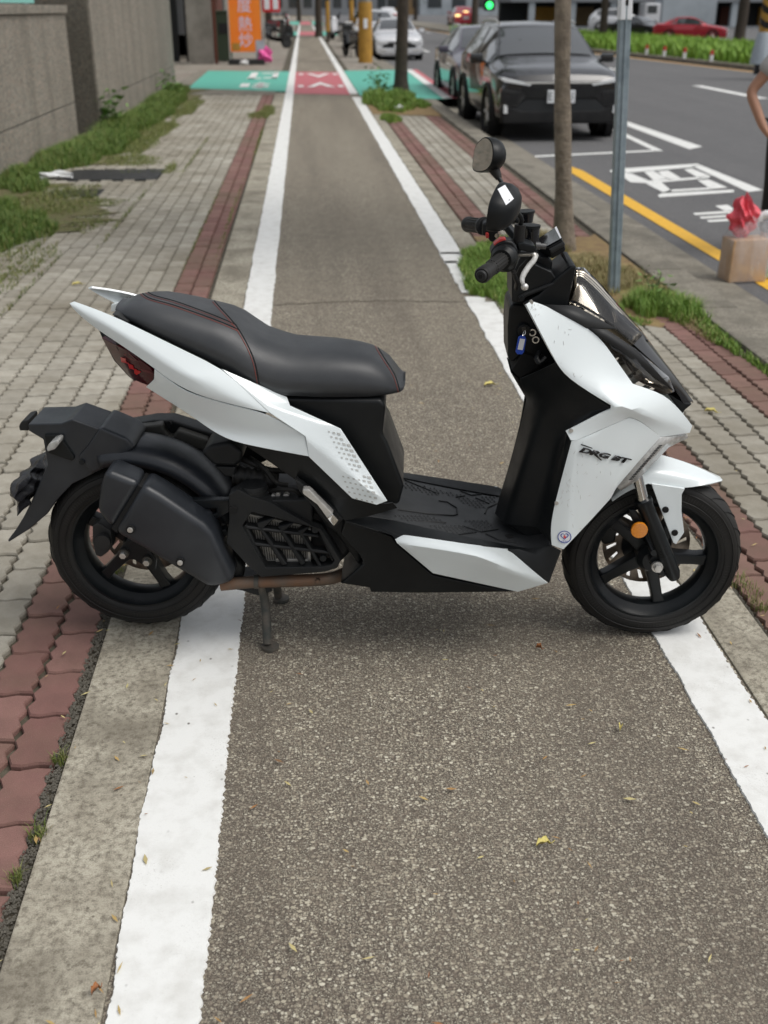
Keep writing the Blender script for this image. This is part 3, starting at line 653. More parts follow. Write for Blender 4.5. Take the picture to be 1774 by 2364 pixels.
for _ in range(420):
    u = random.random()
    x = random.uniform(-0.75, 1.6); y_ = random.uniform(1.2, 5.0)
    if random.random() < 0.3: x = random.choice((-0.600, -0.392, 1.235)) + random.gauss(0, 0.012)
    L = random.uniform(0.004, 0.016); w = L * random.uniform(0.12, 0.32); a = random.uniform(0, 6.28); o = len(V); c, s_ = math.cos(a), math.sin(a); z = 0.0085
    for (p, q, zz) in ((-L, 0, 0), (0, -w, 0.001), (L, 0, 0.002), (0, w, 0.0015)): V.append((x + p * c - q * s_, y_ + p * s_ + q * c, z + zz))
    Fc.append((o, o + 1, o + 2, o + 3))
tag(raw('leaf_litter', V, Fc, 'litter'), 'tiny dry leaf scraps strewn over the cycle path', 'litter', kind='stuff')
MT['leaf_yellow'] = simple('yellow_leaf', rgba((226, 214, 130), K), 0.6, var=(90, rgba((196, 180, 96), K)))
MT['leaf_brown'] = simple('brown_leaf', rgba((172, 112, 62), K), 0.6, var=(90, rgba((140, 84, 44), K)))
def leaf(p, L, a, mat, label, z0=0.003):
    V, Fc = [], []
    for i in range(7):
        t = i / 6; w = L * 0.24 * math.sin(math.pi * min(1, t * 1.02 + 0.02)) ** 0.8 * (0.8 + 0.3 * math.sin(i * 2.3)); zc = 0.012 * math.sin(t * 3.6) + 0.004 * math.sin(i * 1.9)
        V += [((t - 0.5) * L, -w, max(zc + 0.006, 0.001)), ((t - 0.5) * L, 0, max(zc * 0.6, 0.0)), ((t - 0.5) * L, w, max(zc + 0.008, 0.001))]
        if i: o = 3 * i; Fc += [(o - 3, o - 2, o + 1, o), (o - 2, o - 1, o + 2, o + 1)]
    o = raw('fallen_leaf', V, Fc, mat, None, True); o.location = (p[0], p[1], z0); o.rotation_euler = (0, 0, a)
    st = tube('stalk', [(L * 0.5, 0, 0.002), (L * 0.75, 0.004, 0.004)], 0.0008, mat, o, n=5)
    return tag(o, label, 'leaf', 'fallen leaves')
leaf(ground(1256, 1955), 0.034, 0.2, 'leaf_yellow', 'curled pale yellow leaf alone on the near bitumen of the cycle path', 0.004)
leaf(ground(225, 2298), 0.022, 0.9, 'leaf_brown', 'orange brown leaf on the concrete edging near the bottom left corner', 0.009)
leaf(ground(1132, 892), 0.06, 0.3, 'leaf_yellow', 'pale leaf on the bitumen just behind the front of the scooter seat', 0.004)
leaf(ground(1642, 955), 0.055, -0.4, 'leaf_yellow', 'light yellow leaf on the grey pavers right of the scooter nose', 0.006)
leaf(ground(180, 660), 0.07, 0.5, 'leaf_yellow', 'bright yellow leaf on the grey pavers left of the scooter tail', 0.006)
leaf(ground(1432, 1688), 0.022, 1.2, 'leaf_yellow', 'small yellow leaf on the bitumen near the right white line', 0.004)
leaf(ground(1245, 1502), 0.018, -0.3, 'leaf_brown', 'small brown leaf on the bitumen below the scooter footboard', 0.004)
# ================================================================ THE SCOOTER
R0 = Vector((-0.492, 2.653, 0)) + Vector((0.0024, 0.0249, 0)); FR = Vector((0.914, 2.520, 0)) + Vector((0.0024, 0.0249, 0))
SD = (FR - R0).normalized(); WB = (FR - R0).length
SN = Vector((SD.y, -SD.x, 0))                       # towards the near side
sc = thing('scooter', 'white and black motor scooter with black seat parked across the cycle path', 'scooter', R0, math.atan2(SD.y, SD.x))
CROP = {'A': (0, 900, 3.0018), 'B': (100, 620, 3.0018), 'C': (450, 900, 3.0018), 'D': (450, 620, 3.0018), 'E': (800, 1000, 3.0018), 'F': (1221, 1000, 3.0018), 'G': (1100, 640, 3.0018), 'H': (1050, 290, 4.15)}
EYE = Vector((0, 0, CAM_H))
def L(c, x, y, d):
    """point of the scooter seen there, on its lengthwise plane d metres to the near side; local x forward, y away, z up"""
    ox, oy, k = CROP[c]; r = sight(ox + x / k, oy + y / k)
    t = (d - (EYE - R0).dot(SN)) / r.dot(SN); P = EYE + r * t - R0
    return Vector((P.dot(SD), -d, P.z))
def TR(c, pts, d): return [(L(c, x, y, d).x, L(c, x, y, d).z) for x, y in pts]
def pr(name, c, pts, d0, d1, mat, parent=None, bev=0.004, seg=2, back=None, **kw):
    """solid with the traced outline, from d0 (far) to d1 (near)"""
    if isinstance(c, str): p2 = TR(c, pts, d1)
    else: p2 = [TR(cc, [(x, y)], d1)[0] for (cc, x, y) in pts]
    V, Fc = prism_vf(p2, -d1, -d0, back); return build(name, V, Fc, mat, parent or sc, bev, seg, **kw)
def turns(V, loop):
    out = {}
    for i, a in enumerate(loop):
        p, q, r = Vector(V[loop[i - 1]]), Vector(V[a]), Vector(V[loop[(i + 1) % len(loop)]])
        if (q - p).length > 1e-6 and (r - q).length > 1e-6 and (q - p).angle(r - q) > R(28): out[a] = 1.0
    return out
def bloop(Fc):
    e = {}
    for f in Fc:
        for i in range(len(f)): k = (f[i], f[(i + 1) % len(f)]); e[k] = 1
    nxt = {a: b for (a, b) in e if (b, a) not in e}
    if not nxt: return []
    s0 = next(iter(nxt)); lp = [s0]
    while nxt.get(lp[-1]) not in (None, s0) and len(lp) < 500: lp.append(nxt[lp[-1]])
    return lp
def fix_orient(V, Fc):
    bm = bmesh.new(); vs = [bm.verts.new(v) for v in V]
    for f in Fc: bm.faces.new([vs[i] for i in f])
    bm.verts.index_update(); bmesh.ops.recalc_face_normals(bm, faces=bm.faces)
    out = [tuple(v.index for v in f.verts) for f in bm.faces]; bm.free(); return out
def patch(name, pts, Fc, mat, parent=None, sub=2, solid=0.004, ecr=None, mirror=True, label=None, sharp=30):
    V = [L(*p) for p in pts]; Fc = fix_orient(V, Fc); vc = turns(V, bloop(Fc)); obs = []
    for sgn in ((1, -1) if mirror else (1,)):
        VV = [Vector((v.x, v.y * sgn, v.z)) for v in V]
        o = build(name, VV, Fc, mat, parent or sc, sub=sub, solid=solid, vcr=vc, ecr={tuple(sorted(k)): v for k, v in (ecr or {}).items()}, face_cam=-sgn, sharp=sharp)
        obs.append(o)
    if label: obs[0]['label'] = label
    return obs
def bvh_of(o):
    bpy.context.view_layer.update(); return BVHTree.FromObject(o, bpy.context.evaluated_depsgraph_get())
MI = Matrix.Identity(3)
def to_local(v): return Vector((v.dot(SD), -v.dot(SN), v.z))
EYE_L = to_local(EYE - R0)
def hit(bv, c, x, y, off=0.0015):
    ox, oy, k = CROP[c]; r = to_local(sight(ox + x / k, oy + y / k)).normalized()
    loc, nrm, _, _ = bv.ray_cast(EYE_L, r)
    if loc is None: return None
    if nrm.dot(r) > 0: nrm = -nrm
    return loc + nrm * off, nrm

# ---- wheels
MT['airbox_grey'] = plastic('dusty_olive_plastic', (0.055, 0.054, 0.048), 0.5, 500, 0.1, 0.4)
MT['metal_alloy_dark'] = simple('dark_alloy', (0.10, 0.10, 0.10), 0.4, metal=0.6)
MT['charcoal'] = plastic('charcoal_blue_plastic', (0.017, 0.020, 0.025), 0.36, 600, 0.1, 0.5)
MT['lens_clear'] = simple('clear_indicator_lens', (0.5, 0.5, 0.48), 0.1, coat=1.0, var=(40, (0.25, 0.25, 0.24)))
MT['rubber_light'] = simple('worn_raised_rubber', (0.026, 0.026, 0.025), 0.6)
MT['gloss_dark'] = simple('matt_black', (0.004, 0.004, 0.004), 0.9)  # flat black for tread cuts, holes, screws and other small dark pieces
def wheel(name, cx, cz, rt, hw, a0, label):
    rim_r = 0.176; prof = []; h = hw * 0.84; q_ = 0.946
    rp = [(-h, 0.1855), (-h, 0.1795), (-h + 0.006, 0.1765), (-h * 0.72, 0.168), (-h * 0.5, 0.156), (-0.012, 0.1515), (0.012, 0.1515), (h * 0.5, 0.156), (h * 0.72, 0.168), (h - 0.006, 0.1765), (h, 0.1795), (h, 0.1855), (0, 0.174)]; rp = [(d_, r_ * q_) for d_, r_ in rp]
    w = lathe(name, rp, (cx, 0, cz), 'metal_black', sc, 96, sharp=25)
    for i in range(15):
        t = math.pi * i / 14; prof.append((-hw * math.cos(t) ** 1 * (1.0 if 1 < i < 13 else 0.93), rim_r + 0.004 + (rt - rim_r - 0.004) * math.sin(t) ** 0.62))
    prof += [(hw * 0.72, rim_r - 0.008), (-hw * 0.72, rim_r - 0.008)]
    tyre = lathe('tyre', prof, (cx, 0, cz), 'rubber', w, 96, sharp=60)
    # tread cuts and raised sidewall bands
    parts = []
    for k_ in range(26):
        for sgn in (-1, 1):
            a = 2 * math.pi * (k_ + (0.5 if sgn > 0 else 0)) / 26; P = []
            for j in range(6):
                t = j / 5; dd = sgn * hw * (0.12 + 0.68 * t); rr = rim_r + 0.004 + (rt - rim_r - 0.004) * math.sin(math.acos(max(-1, min(1, -dd / hw)))) ** 0.62 + 0.0005; aa = a + 0.22 * t
                P.append(Vector((cx + rr * math.cos(aa), dd, cz + rr * math.sin(aa))))
            parts.append(tube_vf(P, [0.0007, 0.0019, 0.0022, 0.002, 0.0015, 0.0006], 5))
    build('tread_cuts', *join_vf(parts), 'gloss_dark', w)
    def side_d(r_): return hw * math.cos(math.asin(min(1, ((r_ - rim_r - 0.004) / (rt - rim_r - 0.004)) ** (1 / 0.62))))
    for sgn in (-1, 1):
        for (ra, rb_, hh) in ((0.008, 0.0105, 0.0012), (0.030, 0.033, 0.0014), (0.0445, 0.0465, 0.0012)):
            a_, b_, m__ = rim_r + ra, rim_r + rb_, rim_r + (ra + rb_) / 2
            lathe('sidewall_ridge', [(sgn * (side_d(a_) - .0004), a_), (sgn * (side_d(m__) + hh), m__), (sgn * (side_d(b_) - .0004), b_)], (cx, 0, cz), 'rubber', w, 96, closed=False)
        nb_ = []
        for k_ in range(150):
            if (k_ // 11) % 3 == 0: continue
            a = 2 * math.pi * k_ / 150
            pts_ = [Vector((cx + r_ * math.cos(a + da), sgn * (side_d(r_) + .0009), cz + r_ * math.sin(a + da))) for r_, da in ((rim_r + .014, -.009), (rim_r + .014, -.004), (rim_r + .0255, -.004), (rim_r + .0255, -.009))]
            nb_.append((pts_, [(0, 1, 2, 3)] if sgn < 0 else [(3, 2, 1, 0)]))
        build('sidewall_nibs', *join_vf(nb_), 'rubber_light', w)
    lathe('hub', [(-0.05, 0.012), (-0.05, 0.03), (-0.03, 0.042), (0.03, 0.042), (0.05, 0.03), (0.05, 0.012)], (cx, 0, cz), 'metal_black', w, 32, sharp=30)
    for k_ in range(5):
        a = R(a0 + 72 * k_); ca, sa = math.cos(a), math.sin(a)
        prof2 = [(0.03, 0.020), (0.07, 0.0165), (0.12, 0.0145), (0.147, 0.017)]; skew = 0.10
        pts = [(r_ * math.cos(a + skew * (r_ / 0.15)) - s_ * wd * math.sin(a), r_ * math.sin(a + skew * (r_ / 0.15)) + s_ * wd * math.cos(a)) for s_, seq in ((1, prof2), (-1, prof2[::-1])) for r_, wd in seq]
        V, Fc = prism_vf([(cx + x, cz + z) for x, z in pts], -0.020, 0.020); build('spoke', V, Fc, 'metal_black', w, 0.006, 2)
    # slotted disc on the far side, its slots left open
    prt = [lathe_vf([(0.056, 0.066), (0.056, 0.082), (0.060, 0.082), (0.060, 0.066)], (cx, 0, cz), 64), lathe_vf([(0.056, 0.109), (0.056, 0.119), (0.060, 0.119), (0.060, 0.109)], (cx, 0, cz), 64)]
    for k_ in range(18):
        a = 2 * math.pi * k_ / 18; pp = [(0.081, 0.06), (0.110, 0.20), (0.110, 0.20 + 0.25), (0.081, 0.06 + 0.25)]
        prt.append(prism_vf([(cx + rr * math.cos(a + da), cz + rr * math.sin(a + da)) for rr, da in pp], 0.0565, 0.0595))
    build('brake_disc', *join_vf(prt), 'disc', w)
    lathe('disc_carrier', [(0.05, 0.03), (0.05, 0.068), (0.056, 0.068), (0.056, 0.03)], (cx, 0, cz), 'metal_black', w, 32)
    w['label'] = label
    return w
RZ = 0.245 + 0.010
rw = wheel('rear_wheel', 0.010, RZ, 0.245, 0.064, 218, 'rear wheel with fat black tyre')
fw = wheel('front_wheel', WB - 0.022, 0.237, 0.237, 0.055, 206, 'front wheel with slotted brake disc')

# ---- swingarm area: rear caliper, hub plate, bolts
pr('rear_caliper', 'A', [(640, 940), (680, 920), (770, 975), (785, 1080), (745, 1130), (700, 1165), (660, 1150), (640, 1060)], 0.03, 0.068, 'plastic_grey', bev=0.006)
c = L('A', 720, 1045, 0.08); disc('caliper_piston_cover', c, 0.021, -0.012, 0.004, 'plastic_grey', sc, bev=0.003)
pr('hub_plate', 'A', [(825, 1110), (880, 1040), (1000, 1050), (1085, 1180), (1075, 1265), (930, 1180), (840, 1180)], 0.055, 0.07, 'metal_black')
for x, y in ((855, 1145), (1018, 1195)):
    c = L('A', x, y, 0.085); disc('hub_bolt', c, 0.0095, -0.008, 0.014, 'alloy', sc, n=6, bev=0.0015); disc('bolt_washer', c, 0.013, 0.006, 0.016, 'stand', sc, n=20)
pr('far_swingarm', 'C', [(-350, 500), (0, 430), (420, 560), (820, 760), (500, 900), (0, 700)], -0.13, -0.07, 'plastic_dull', bev=0.02, seg=3)

# ---- hugger over the rear tyre
V, Fc = [], []; prof = [(-0.083, 0.254), (-0.084, 0.274), (-0.072, 0.290), (-0.04, 0.300), (0, 0.302), (0.04, 0.300), (0.072, 0.290), (0.084, 0.274), (0.083, 0.254)]; na = 30
for i in range(na + 1):
    a = R(20 + 84 * i / na)
    for (d, r_) in prof: V.append((0.01 + r_ * math.cos(a), d, RZ + r_ * math.sin(a)))
m = len(prof)
for i in range(na):
    for j in range(m - 1): Fc.append((i * m + j, i * m + j + 1, (i + 1) * m + j + 1, (i + 1) * m + j))
build('rear_mudguard', V, Fc, 'charcoal', sc, solid=0.004, sharp=50)
tail_pts = [(195, 238), (425, 233), (500, 205), (690, 272), (880, 352), (930, 380), (800, 470), (640, 587), (500, 655), (400, 760), (330, 860), (200, 970), (60, 1058), (55, 1042), (110, 970), (165, 880), (215, 780), (330, 520), (300, 345), (200, 285)]
pr('tail_mudguard', 'A', tail_pts, -0.066, 0.066, 'charcoal', bev=0.012, seg=3)
pr('mudguard_seam_cover', 'A', [(690, 258), (880, 338), (940, 400), (790, 520), (640, 590), (620, 570), (530, 470), (600, 390)], -0.074, 0.074, 'charcoal', bev=0.012)
pr('number_plate_lamp', 'A', [(130, 250), (150, 218), (200, 208), (200, 285), (135, 285)], -0.03, 0.045, 'plastic_dull')
pr('indicator_bracket', 'A', [(302, 310), (410, 310), (520, 470), (502, 500), (330, 440)], 0.05, 0.075, 'plastic', bev=0.006)
pr('rear_indicator', 'A', [(320, 405), (345, 365), (400, 345), (415, 372), (385, 415), (325, 435)], 0.07, 0.115, 'lens_clear', bev=0.006)
c = L('A', 570, 500, 0.077); disc('screw', c, 0.007, -0.004, 0.004, 'metal_black', sc, n=12)
c = L('A', 310, 430, 0.0)
# number plate wrapped in a black bag: a creased pouch, wider than deep
t0 = L('A', 318, 440, -0.11); b0 = L('A', 138, 850, 0.11); ax = (b0 - t0); ax.y = 0; ln_ = ax.length; ax.normalize(); nb = Vector((ax.z, 0, -ax.x))
V, Fc = [], []; nu, nv = 34, 26
def crump(u, v): return 0.007 * math.sin(3 * u + 2 * v) * math.cos(2.6 * v - 1.2 * u) + 0.004 * math.sin(6 * u - 3.7 * v) + 0.003 * math.cos(7.3 * v + 4.1 * u)
for side in (0, 1):
    for i in range(nu + 1):
        for j in range(nv + 1):
            u, v = i / nu, j / nv; e = min(1, min(u, 1 - u, v, 1 - v) * 6); th_ = (0.022 * e + (0.002 if side else 0)) * (1 if side else -0.6)
            P = t0 + ax * (ln_ * (u + 0.03 * math.sin(9 * v) * (u - 0.5))) + nb * (th_ + crump(u * 3, v * 3) * (0.4 + e)); P.y = 0.122 - 0.244 * v + 0.012 * math.sin(8 * u + 2 * v) * abs(2 * v - 1); V.append(P)
q = (nu + 1) * (nv + 1)
for i in range(nu):
    for j in range(nv):
        a = i * (nv + 1) + j; Fc.append((a, a + 1, a + nv + 2, a + nv + 1)); Fc.append((q + a, q + a + nv + 1, q + a + nv + 2, q + a + 1))
for i in range(nu): Fc += [(i * (nv + 1), (i + 1) * (nv + 1), q + (i + 1) * (nv + 1), q + i * (nv + 1)), (i * (nv + 1) + nv, q + i * (nv + 1) + nv, q + (i + 1) * (nv + 1) + nv, (i + 1) * (nv + 1) + nv)]
for j in range(nv): Fc += [(j, q + j, q + j + 1, j + 1), (nu * (nv + 1) + j, nu * (nv + 1) + j + 1, q + nu * (nv + 1) + j + 1, q + nu * (nv + 1) + j)]
MT['bag'] = simple('black_bag_film', (0.012, 0.012, 0.014), 0.3, bump=(60, 0.6, 0.004))
pb = build('covered_number_plate', V, Fc, 'bag', sc, sharp=35); pb['label'] = 'number plate wrapped in a crumpled black plastic bag'

# ---- exhaust
mf = pr('muffler', 'A', [(985, 655), (1110, 728), (1420, 935), (1478, 1000), (1545, 1150), (1632, 1335), (1480, 1380), (1425, 1368), (785, 992)], 0.095, 0.20, 'charcoal', bev=0.026, seg=4, wn=False, sharp=60)
pr('muffler_end_cap', 'A', [(730, 555), (972, 650), (775, 972), (668, 850), (690, 680)], 0.10, 0.196, 'charcoal', mf, bev=0.018, seg=3)
pr('muffler_joint_band', 'A', [(960, 660), (1000, 680), (810, 1000), (770, 965)], 0.105, 0.19, 'gloss_dark', mf, bev=0.004)
arm_out = TR('A', [(1060, 700), (1150, 765), (1590, 765), (1590, 850), (1430, 935), (1400, 915), (1100, 760)], 0.125); arm_in = TR('A', [(1325, 825), (1500, 825), (1500, 855), (1420, 888), (1400, 880)], 0.125)
def frame_vf(outer, inner, y0, y1):
    bm = bmesh.new(); rings = []
    for y_ in (y0, y1):
        vo = [bm.verts.new((x, y_, z)) for x, z in outer]; vi = [bm.verts.new((x, y_, z)) for x, z in inner]
        ed = [bm.edges.new((vo[i], vo[(i + 1) % len(vo)])) for i in range(len(vo))] + [bm.edges.new((vi[i], vi[(i + 1) % len(vi)])) for i in range(len(vi))]
        bmesh.ops.triangle_fill(bm, edges=ed, use_beauty=True); rings.append((vo, vi))
    for kk in (0, 1):
        a, b = rings[0][kk], rings[1][kk]; nn = len(a)
        for i in range(nn): bm.faces.new((a[i], a[(i + 1) % nn], b[(i + 1) % nn], b[i]))
    bm.verts.index_update(); V = [v.co.copy() for v in bm.verts]; Fc = [tuple(v.index for v in f.verts) for f in bm.faces]; bm.free(); return V, Fc
V, Fc = frame_vf(arm_out, arm_in, -0.125, -0.10); build('muffler_bracket', V, Fc, 'metal_black', mf, 0.003)
for x, y in ((905, 968), (1250, 1195)):
    c = L('A', x, y, 0.203); disc('muffler_bolt', c, 0.0075, -0.006, 0.006, 'alloy', mf, n=12, bev=0.002); disc('bolt_recess', c, 0.0115, -0.002, 0.006, 'gloss_dark', mf, n=20)
tube('exhaust_pipe', smooth_path([L('C', 180, 1350, 0.14), L('C', 430, 1330, 0.135), L('C', 700, 1322, 0.13), L('C', 900, 1312, 0.11), L('C', 1010, 1285, 0.08), L('C', 1100, 1230, 0.04)]), 0.0165, 'rust', sc, 16)
c = L('C', 430, 1330, 0.135); tube('pipe_clamp', [c + Vector((-0.006, 0, 0)), c + Vector((0.006, 0, 0))], 0.019, 'stand', sc, 16)
c = L('C', 855, 1322, 0.135); disc('pipe_bolt', c, 0.006, -0.006, 0.006, 'rust', sc, n=6)

# ---- engine: radiator cowl with open grille
oc = TR('C', [(235, 730), (300, 690), (390, 740), (510, 775), (815, 945), (875, 965), (1012, 1185), (985, 1240), (890, 1265), (460, 1300), (360, 1212), (215, 1060), (238, 900)], 0.165)
ic = TR('C', [(395, 850), (545, 885), (850, 965), (968, 1188), (945, 1215), (880, 1225), (490, 1232), (330, 945)], 0.165)
V, Fc = frame_vf(oc, ic, -0.165, -0.120); cowl = build('radiator_cowl', V, Fc, 'plastic_dull', sc, 0.007, 2)
core = pr('radiator_core', 'C', [(330, 850), (800, 950), (800, 1192), (400, 1192)], 0.105, 0.128, 'fins', cowl, bev=0.002)
MT['fins_dark'] = simple('fin_gaps', (0.02, 0.02, 0.02), 0.7); fn = []
p0, p1, p2, p3 = [L('C', x, y, 0.129) for x, y in ((345, 870), (785, 962), (785, 1178), (400, 1178))]
for i in range(26):
    t = i / 25; a = p0.lerp(p1, t); b = p3.lerp(p2, t); fn.append(tube_vf([a, b], 0.0014, 4))
build('cooling_fins', *join_vf(fn), 'fins_dark', cowl)
for q in ([(785, 960), (805, 965), (805, 1192), (780, 1192)], [(560, 1172), (805, 1175), (805, 1195), (560, 1195)]): pr('radiator_tank_edge', 'C', q, 0.126, 0.134, 'alloy', cowl, bev=0.002)
for q in ([(440, 960), (470, 958), (640, 1215), (605, 1222)], [(580, 970), (612, 968), (765, 1210), (735, 1220)], [(715, 985), (745, 985), (892, 1245), (865, 1245)], [(330, 945), (360, 935), (490, 1225), (470, 1235)], [(860, 985), (885, 985), (968, 1185), (950, 1195)],
          [(335, 942), (860, 1010), (860, 1028), (350, 968)], [(410, 1062), (900, 1118), (945, 1132), (945, 1145), (420, 1085)],
          [(425, 925), (540, 885), (560, 890), (475, 965), (440, 965)], [(570, 955), (660, 920), (690, 925), (615, 985)], [(710, 985), (770, 950), (795, 955), (745, 1005)]):
    pr('grille_slat', 'C', q, 0.132, 0.160, 'plastic_dull', cowl, bev=0.003, seg=1)
c = L('C', 268, 832, 0.166); disc('cowl_hole', c, 0.0105, -0.003, 0.004, 'gloss_dark', cowl, n=20)
for x, y in ((835, 968), (890, 1165)): c = L('C', x, y, 0.160); disc('cowl_bolt', c, 0.009, -0.004, 0.006, 'metal_black', cowl, n=8)
pr('engine_case', 'C', [(240, 760), (500, 755), (700, 760), (850, 700), (1000, 900), (1100, 1120), (1000, 1220), (700, 1260), (420, 1250), (280, 1050)], -0.10, 0.10, 'plastic_grey', bev=0.02, seg=3)
pr('cylinder_cover', 'C', [(500, 765), (780, 760), (815, 800), (815, 935), (640, 850), (490, 790)], 0.05, 0.15, 'plastic_dull', bev=0.012, seg=3)
c1, c0 = L('C', 407, 662, 0.125), L('C', 400, 800, 0.125)
tube('oil_filler_neck', [c0, c1 + Vector((0, 0, -0.004)), c1 + Vector((0, 0, 0.004))], [0.036, 0.036, 0.0335], 'plastic_dull', sc, 28, sharp=30)
tube('filler_cap_ring', [c1 + Vector((0, 0, -0.012)), c1 + Vector((0, 0, -0.006))], [0.0375, 0.0375], 'plastic_dull', sc, 28, sharp=30)
for x, y, r_ in ((635, 738, 0.009), (578, 722, 0.006), (545, 735, 0.006)): c = L('C', x, y, 0.12); disc('engine_bolt', c, r_, -0.006, 0.01, 'alloy', sc, n=10, bev=0.001)
tube('cable', smooth_path([L('C', 520, 700, 0.11), L('C', 620, 690, 0.125), L('C', 700, 700, 0.13), L('C', 760, 760, 0.12)]), 0.006, 'rubber', sc, 8)
tube('cable', smooth_path([L('C', 330, 480, 0.05), L('C', 420, 520, 0.06), L('C', 520, 555, 0.05), L('C', 640, 560, 0.03)]), 0.008, 'rubber', sc, 8)
tube('cable', smooth_path([L('C', 380, 470, 0.04), L('C', 480, 540, 0.08), L('C', 560, 640, 0.09), L('C', 650, 660, 0.09)]), 0.006, 'rubber', sc, 8)
pr('hanger_plate', 'C', [(150, 985), (215, 965), (235, 1000), (200, 1035), (160, 1010)], 0.10, 0.13, 'metal_black')
pr('exhaust_flange', 'C', [(170, 1100), (240, 1110), (345, 1230), (330, 1330), (270, 1340), (190, 1160)], 0.08, 0.125, 'plastic_dull', bev=0.01)
# intake boot and ribbed hose
pr('intake_box', 'C', [(40, 440), (95, 388), (240, 360), (335, 435), (325, 500), (280, 535), (130, 528)], -0.03, 0.09, 'plastic_dull', bev=0.014, seg=3)
pr('intake_flap', 'C', [(130, 530), (290, 535), (275, 610), (205, 605)], -0.02, 0.085, 'plastic_dull', bev=0.006)
hp = [L('C', 270, 590, 0.06), L('C', 360, 600, 0.06), L('C', 450, 615, 0.06), L('C', 560, 640, 0.05)]; hp = smooth_path(hp, 8)
tube('intake_hose', hp, [0.024 + (0.004 if i % 4 in (0, 1) else 0) for i in range(len(hp))], 'rubber', sc, 18, sharp=60)
# air box beyond the wheel
ab = pr('air_box', 'A', [(835, 300), (875, 245), (1060, 212), (1190, 212), (1640, 355), (1900, 470), (1700, 560), (1370, 430), (1100, 470), (900, 400)], -0.20, -0.135, 'plastic', bev=0.006)
pr('air_box_cover', 'A', [(890, 300), (930, 262), (1120, 240), (1140, 290), (1170, 330), (1200, 325), (1230, 280), (1440, 350), (1440, 420), (1360, 440), (1150, 420), (950, 380)], -0.145, -0.105, 'airbox_grey', ab, bev=0.01, seg=3)
for x, y in ((862, 297), (1172, 232)): c = L('A', x, y, -0.128); disc('screw', c, 0.008, -0.006, 0.006, 'gloss_dark', ab, n=12)

# ---- seat
sb = [L('B', 500, 292, 0.05), L('B', 565, 352, 0.08), L('B', 750, 450, 0.115), L('B', 1000, 572, 0.128), L('B', 1235, 692, 0.135), L('B', 1490, 832, 0.138), L('D', 560, 882, 0.138), L('D', 900, 897, 0.13), L('D', 1200, 893, 0.118), L('D', 1330, 880, 0.105), L('D', 1440, 855, 0.075), L('D', 1462, 800, 0.04)]
stp = [L('B', 500, 288, -0.02), L('B', 590, 200, -0.05), L('B', 670, 162, -0.06), L('B', 760, 147, -0.06), L('B', 880, 150, -0.06), L('B', 1060, 185, -0.06), L('B', 1200, 218, -0.06), L('B', 1300, 240, -0.06), L('D', 340, 280, -0.06), L('D', 440, 350, -0.06), L('D', 520, 403, -0.06), L('D', 700, 455, -0.06), L('D', 960, 470, -0.06), L('D', 1130, 490, -0.06), L('D', 1250, 530, -0.05), L('D', 1350, 615, -0.03), L('D', 1420, 715, -0.02), L('D', 1462, 795, 0.0)]
sx0, sx1 = sb[0].x + 0.001, sb[-1].x - 0.001
xs = [sx0 + (sx1 - sx0) * t for t in [0, .006, .015, .03, .05, .08, .115, .15, .2, .25, .3, .34, .38, .42, .46, .5, .55, .6, .65, .7, .75, .8, .84, .88, .91, .94, .965, .982, .993, 1]]
bx = np.array([(p.x, p.z, -p.y) for p in sb]); tx = np.array([(p.x, p.z) for p in stp])
bx = bx[np.argsort(bx[:, 0])]; tx = tx[np.argsort(tx[:, 0])]
V, Fc = [], []; na = 22
for x in xs:
    zb, hw_ = np.interp(x, bx[:, 0], bx[:, 1]), np.interp(x, bx[:, 0], bx[:, 2]); zt = max(np.interp(x, tx[:, 0], tx[:, 1]), zb + 0.012); h = zt - zb
    for j in range(na + 1):
        a = math.pi * j / na; ca, sa = math.cos(a), math.sin(a)
        V.append((x, -math.copysign(abs(ca) ** 0.62, ca) * hw_ * (1.02 - 0.06 * (sa < 0.12)), zb + h * abs(sa) ** 0.72))
m = na + 1
for i in range(len(xs) - 1):
    for j in range(na): Fc.append((i * m + j, i * m + j + 1, (i + 1) * m + j + 1, (i + 1) * m + j))
    Fc.append((i * m + na, i * m, (i + 1) * m, (i + 1) * m + na))
Fc += [tuple(range(m)), tuple(range((len(xs) - 1) * m, len(xs) * m))]
seat = build('seat', V, Fc, 'vinyl', sc, sharp=75); seat['label'] = 'black vinyl two-level seat with red stitching'
sbv = bvh_of(seat)
def seam(c, pts, k_=9, r_=0.0009):
    P = smooth_path([Vector((x, y, 0)) for x, y in pts], k_); Q = [hit(sbv, c, p.x, p.y, 0.0006) for p in P]; Q = [q[0] for q in Q if q]
    if len(Q) > 2:
        s_ = tube('stitching', Q, r_, 'thread', seat, 6)
        Q2 = [hit(sbv, c, p.x + 11, p.y - 8, 0.0002) for p in P]; Q2 = [q[0] for q in Q2 if q]
        if len(Q2) > 2: tube('seam', Q2, 0.0016, 'gloss_dark', seat, 6)
seam('B', [(668, 170), (730, 215), (920, 270), (1200, 370), (1345, 432)])
seam('B', [(700, 160), (760, 195), (920, 240), (1180, 335), (1330, 400)], r_=0.0006)
seam('B', [(1175, 232), (1215, 278), (1290, 360), (1348, 435), (1415, 555), (1460, 670), (1488, 815)])
seam('D', [(1247, 532), (1270, 575), (1310, 640), (1375, 745), (1410, 855)])

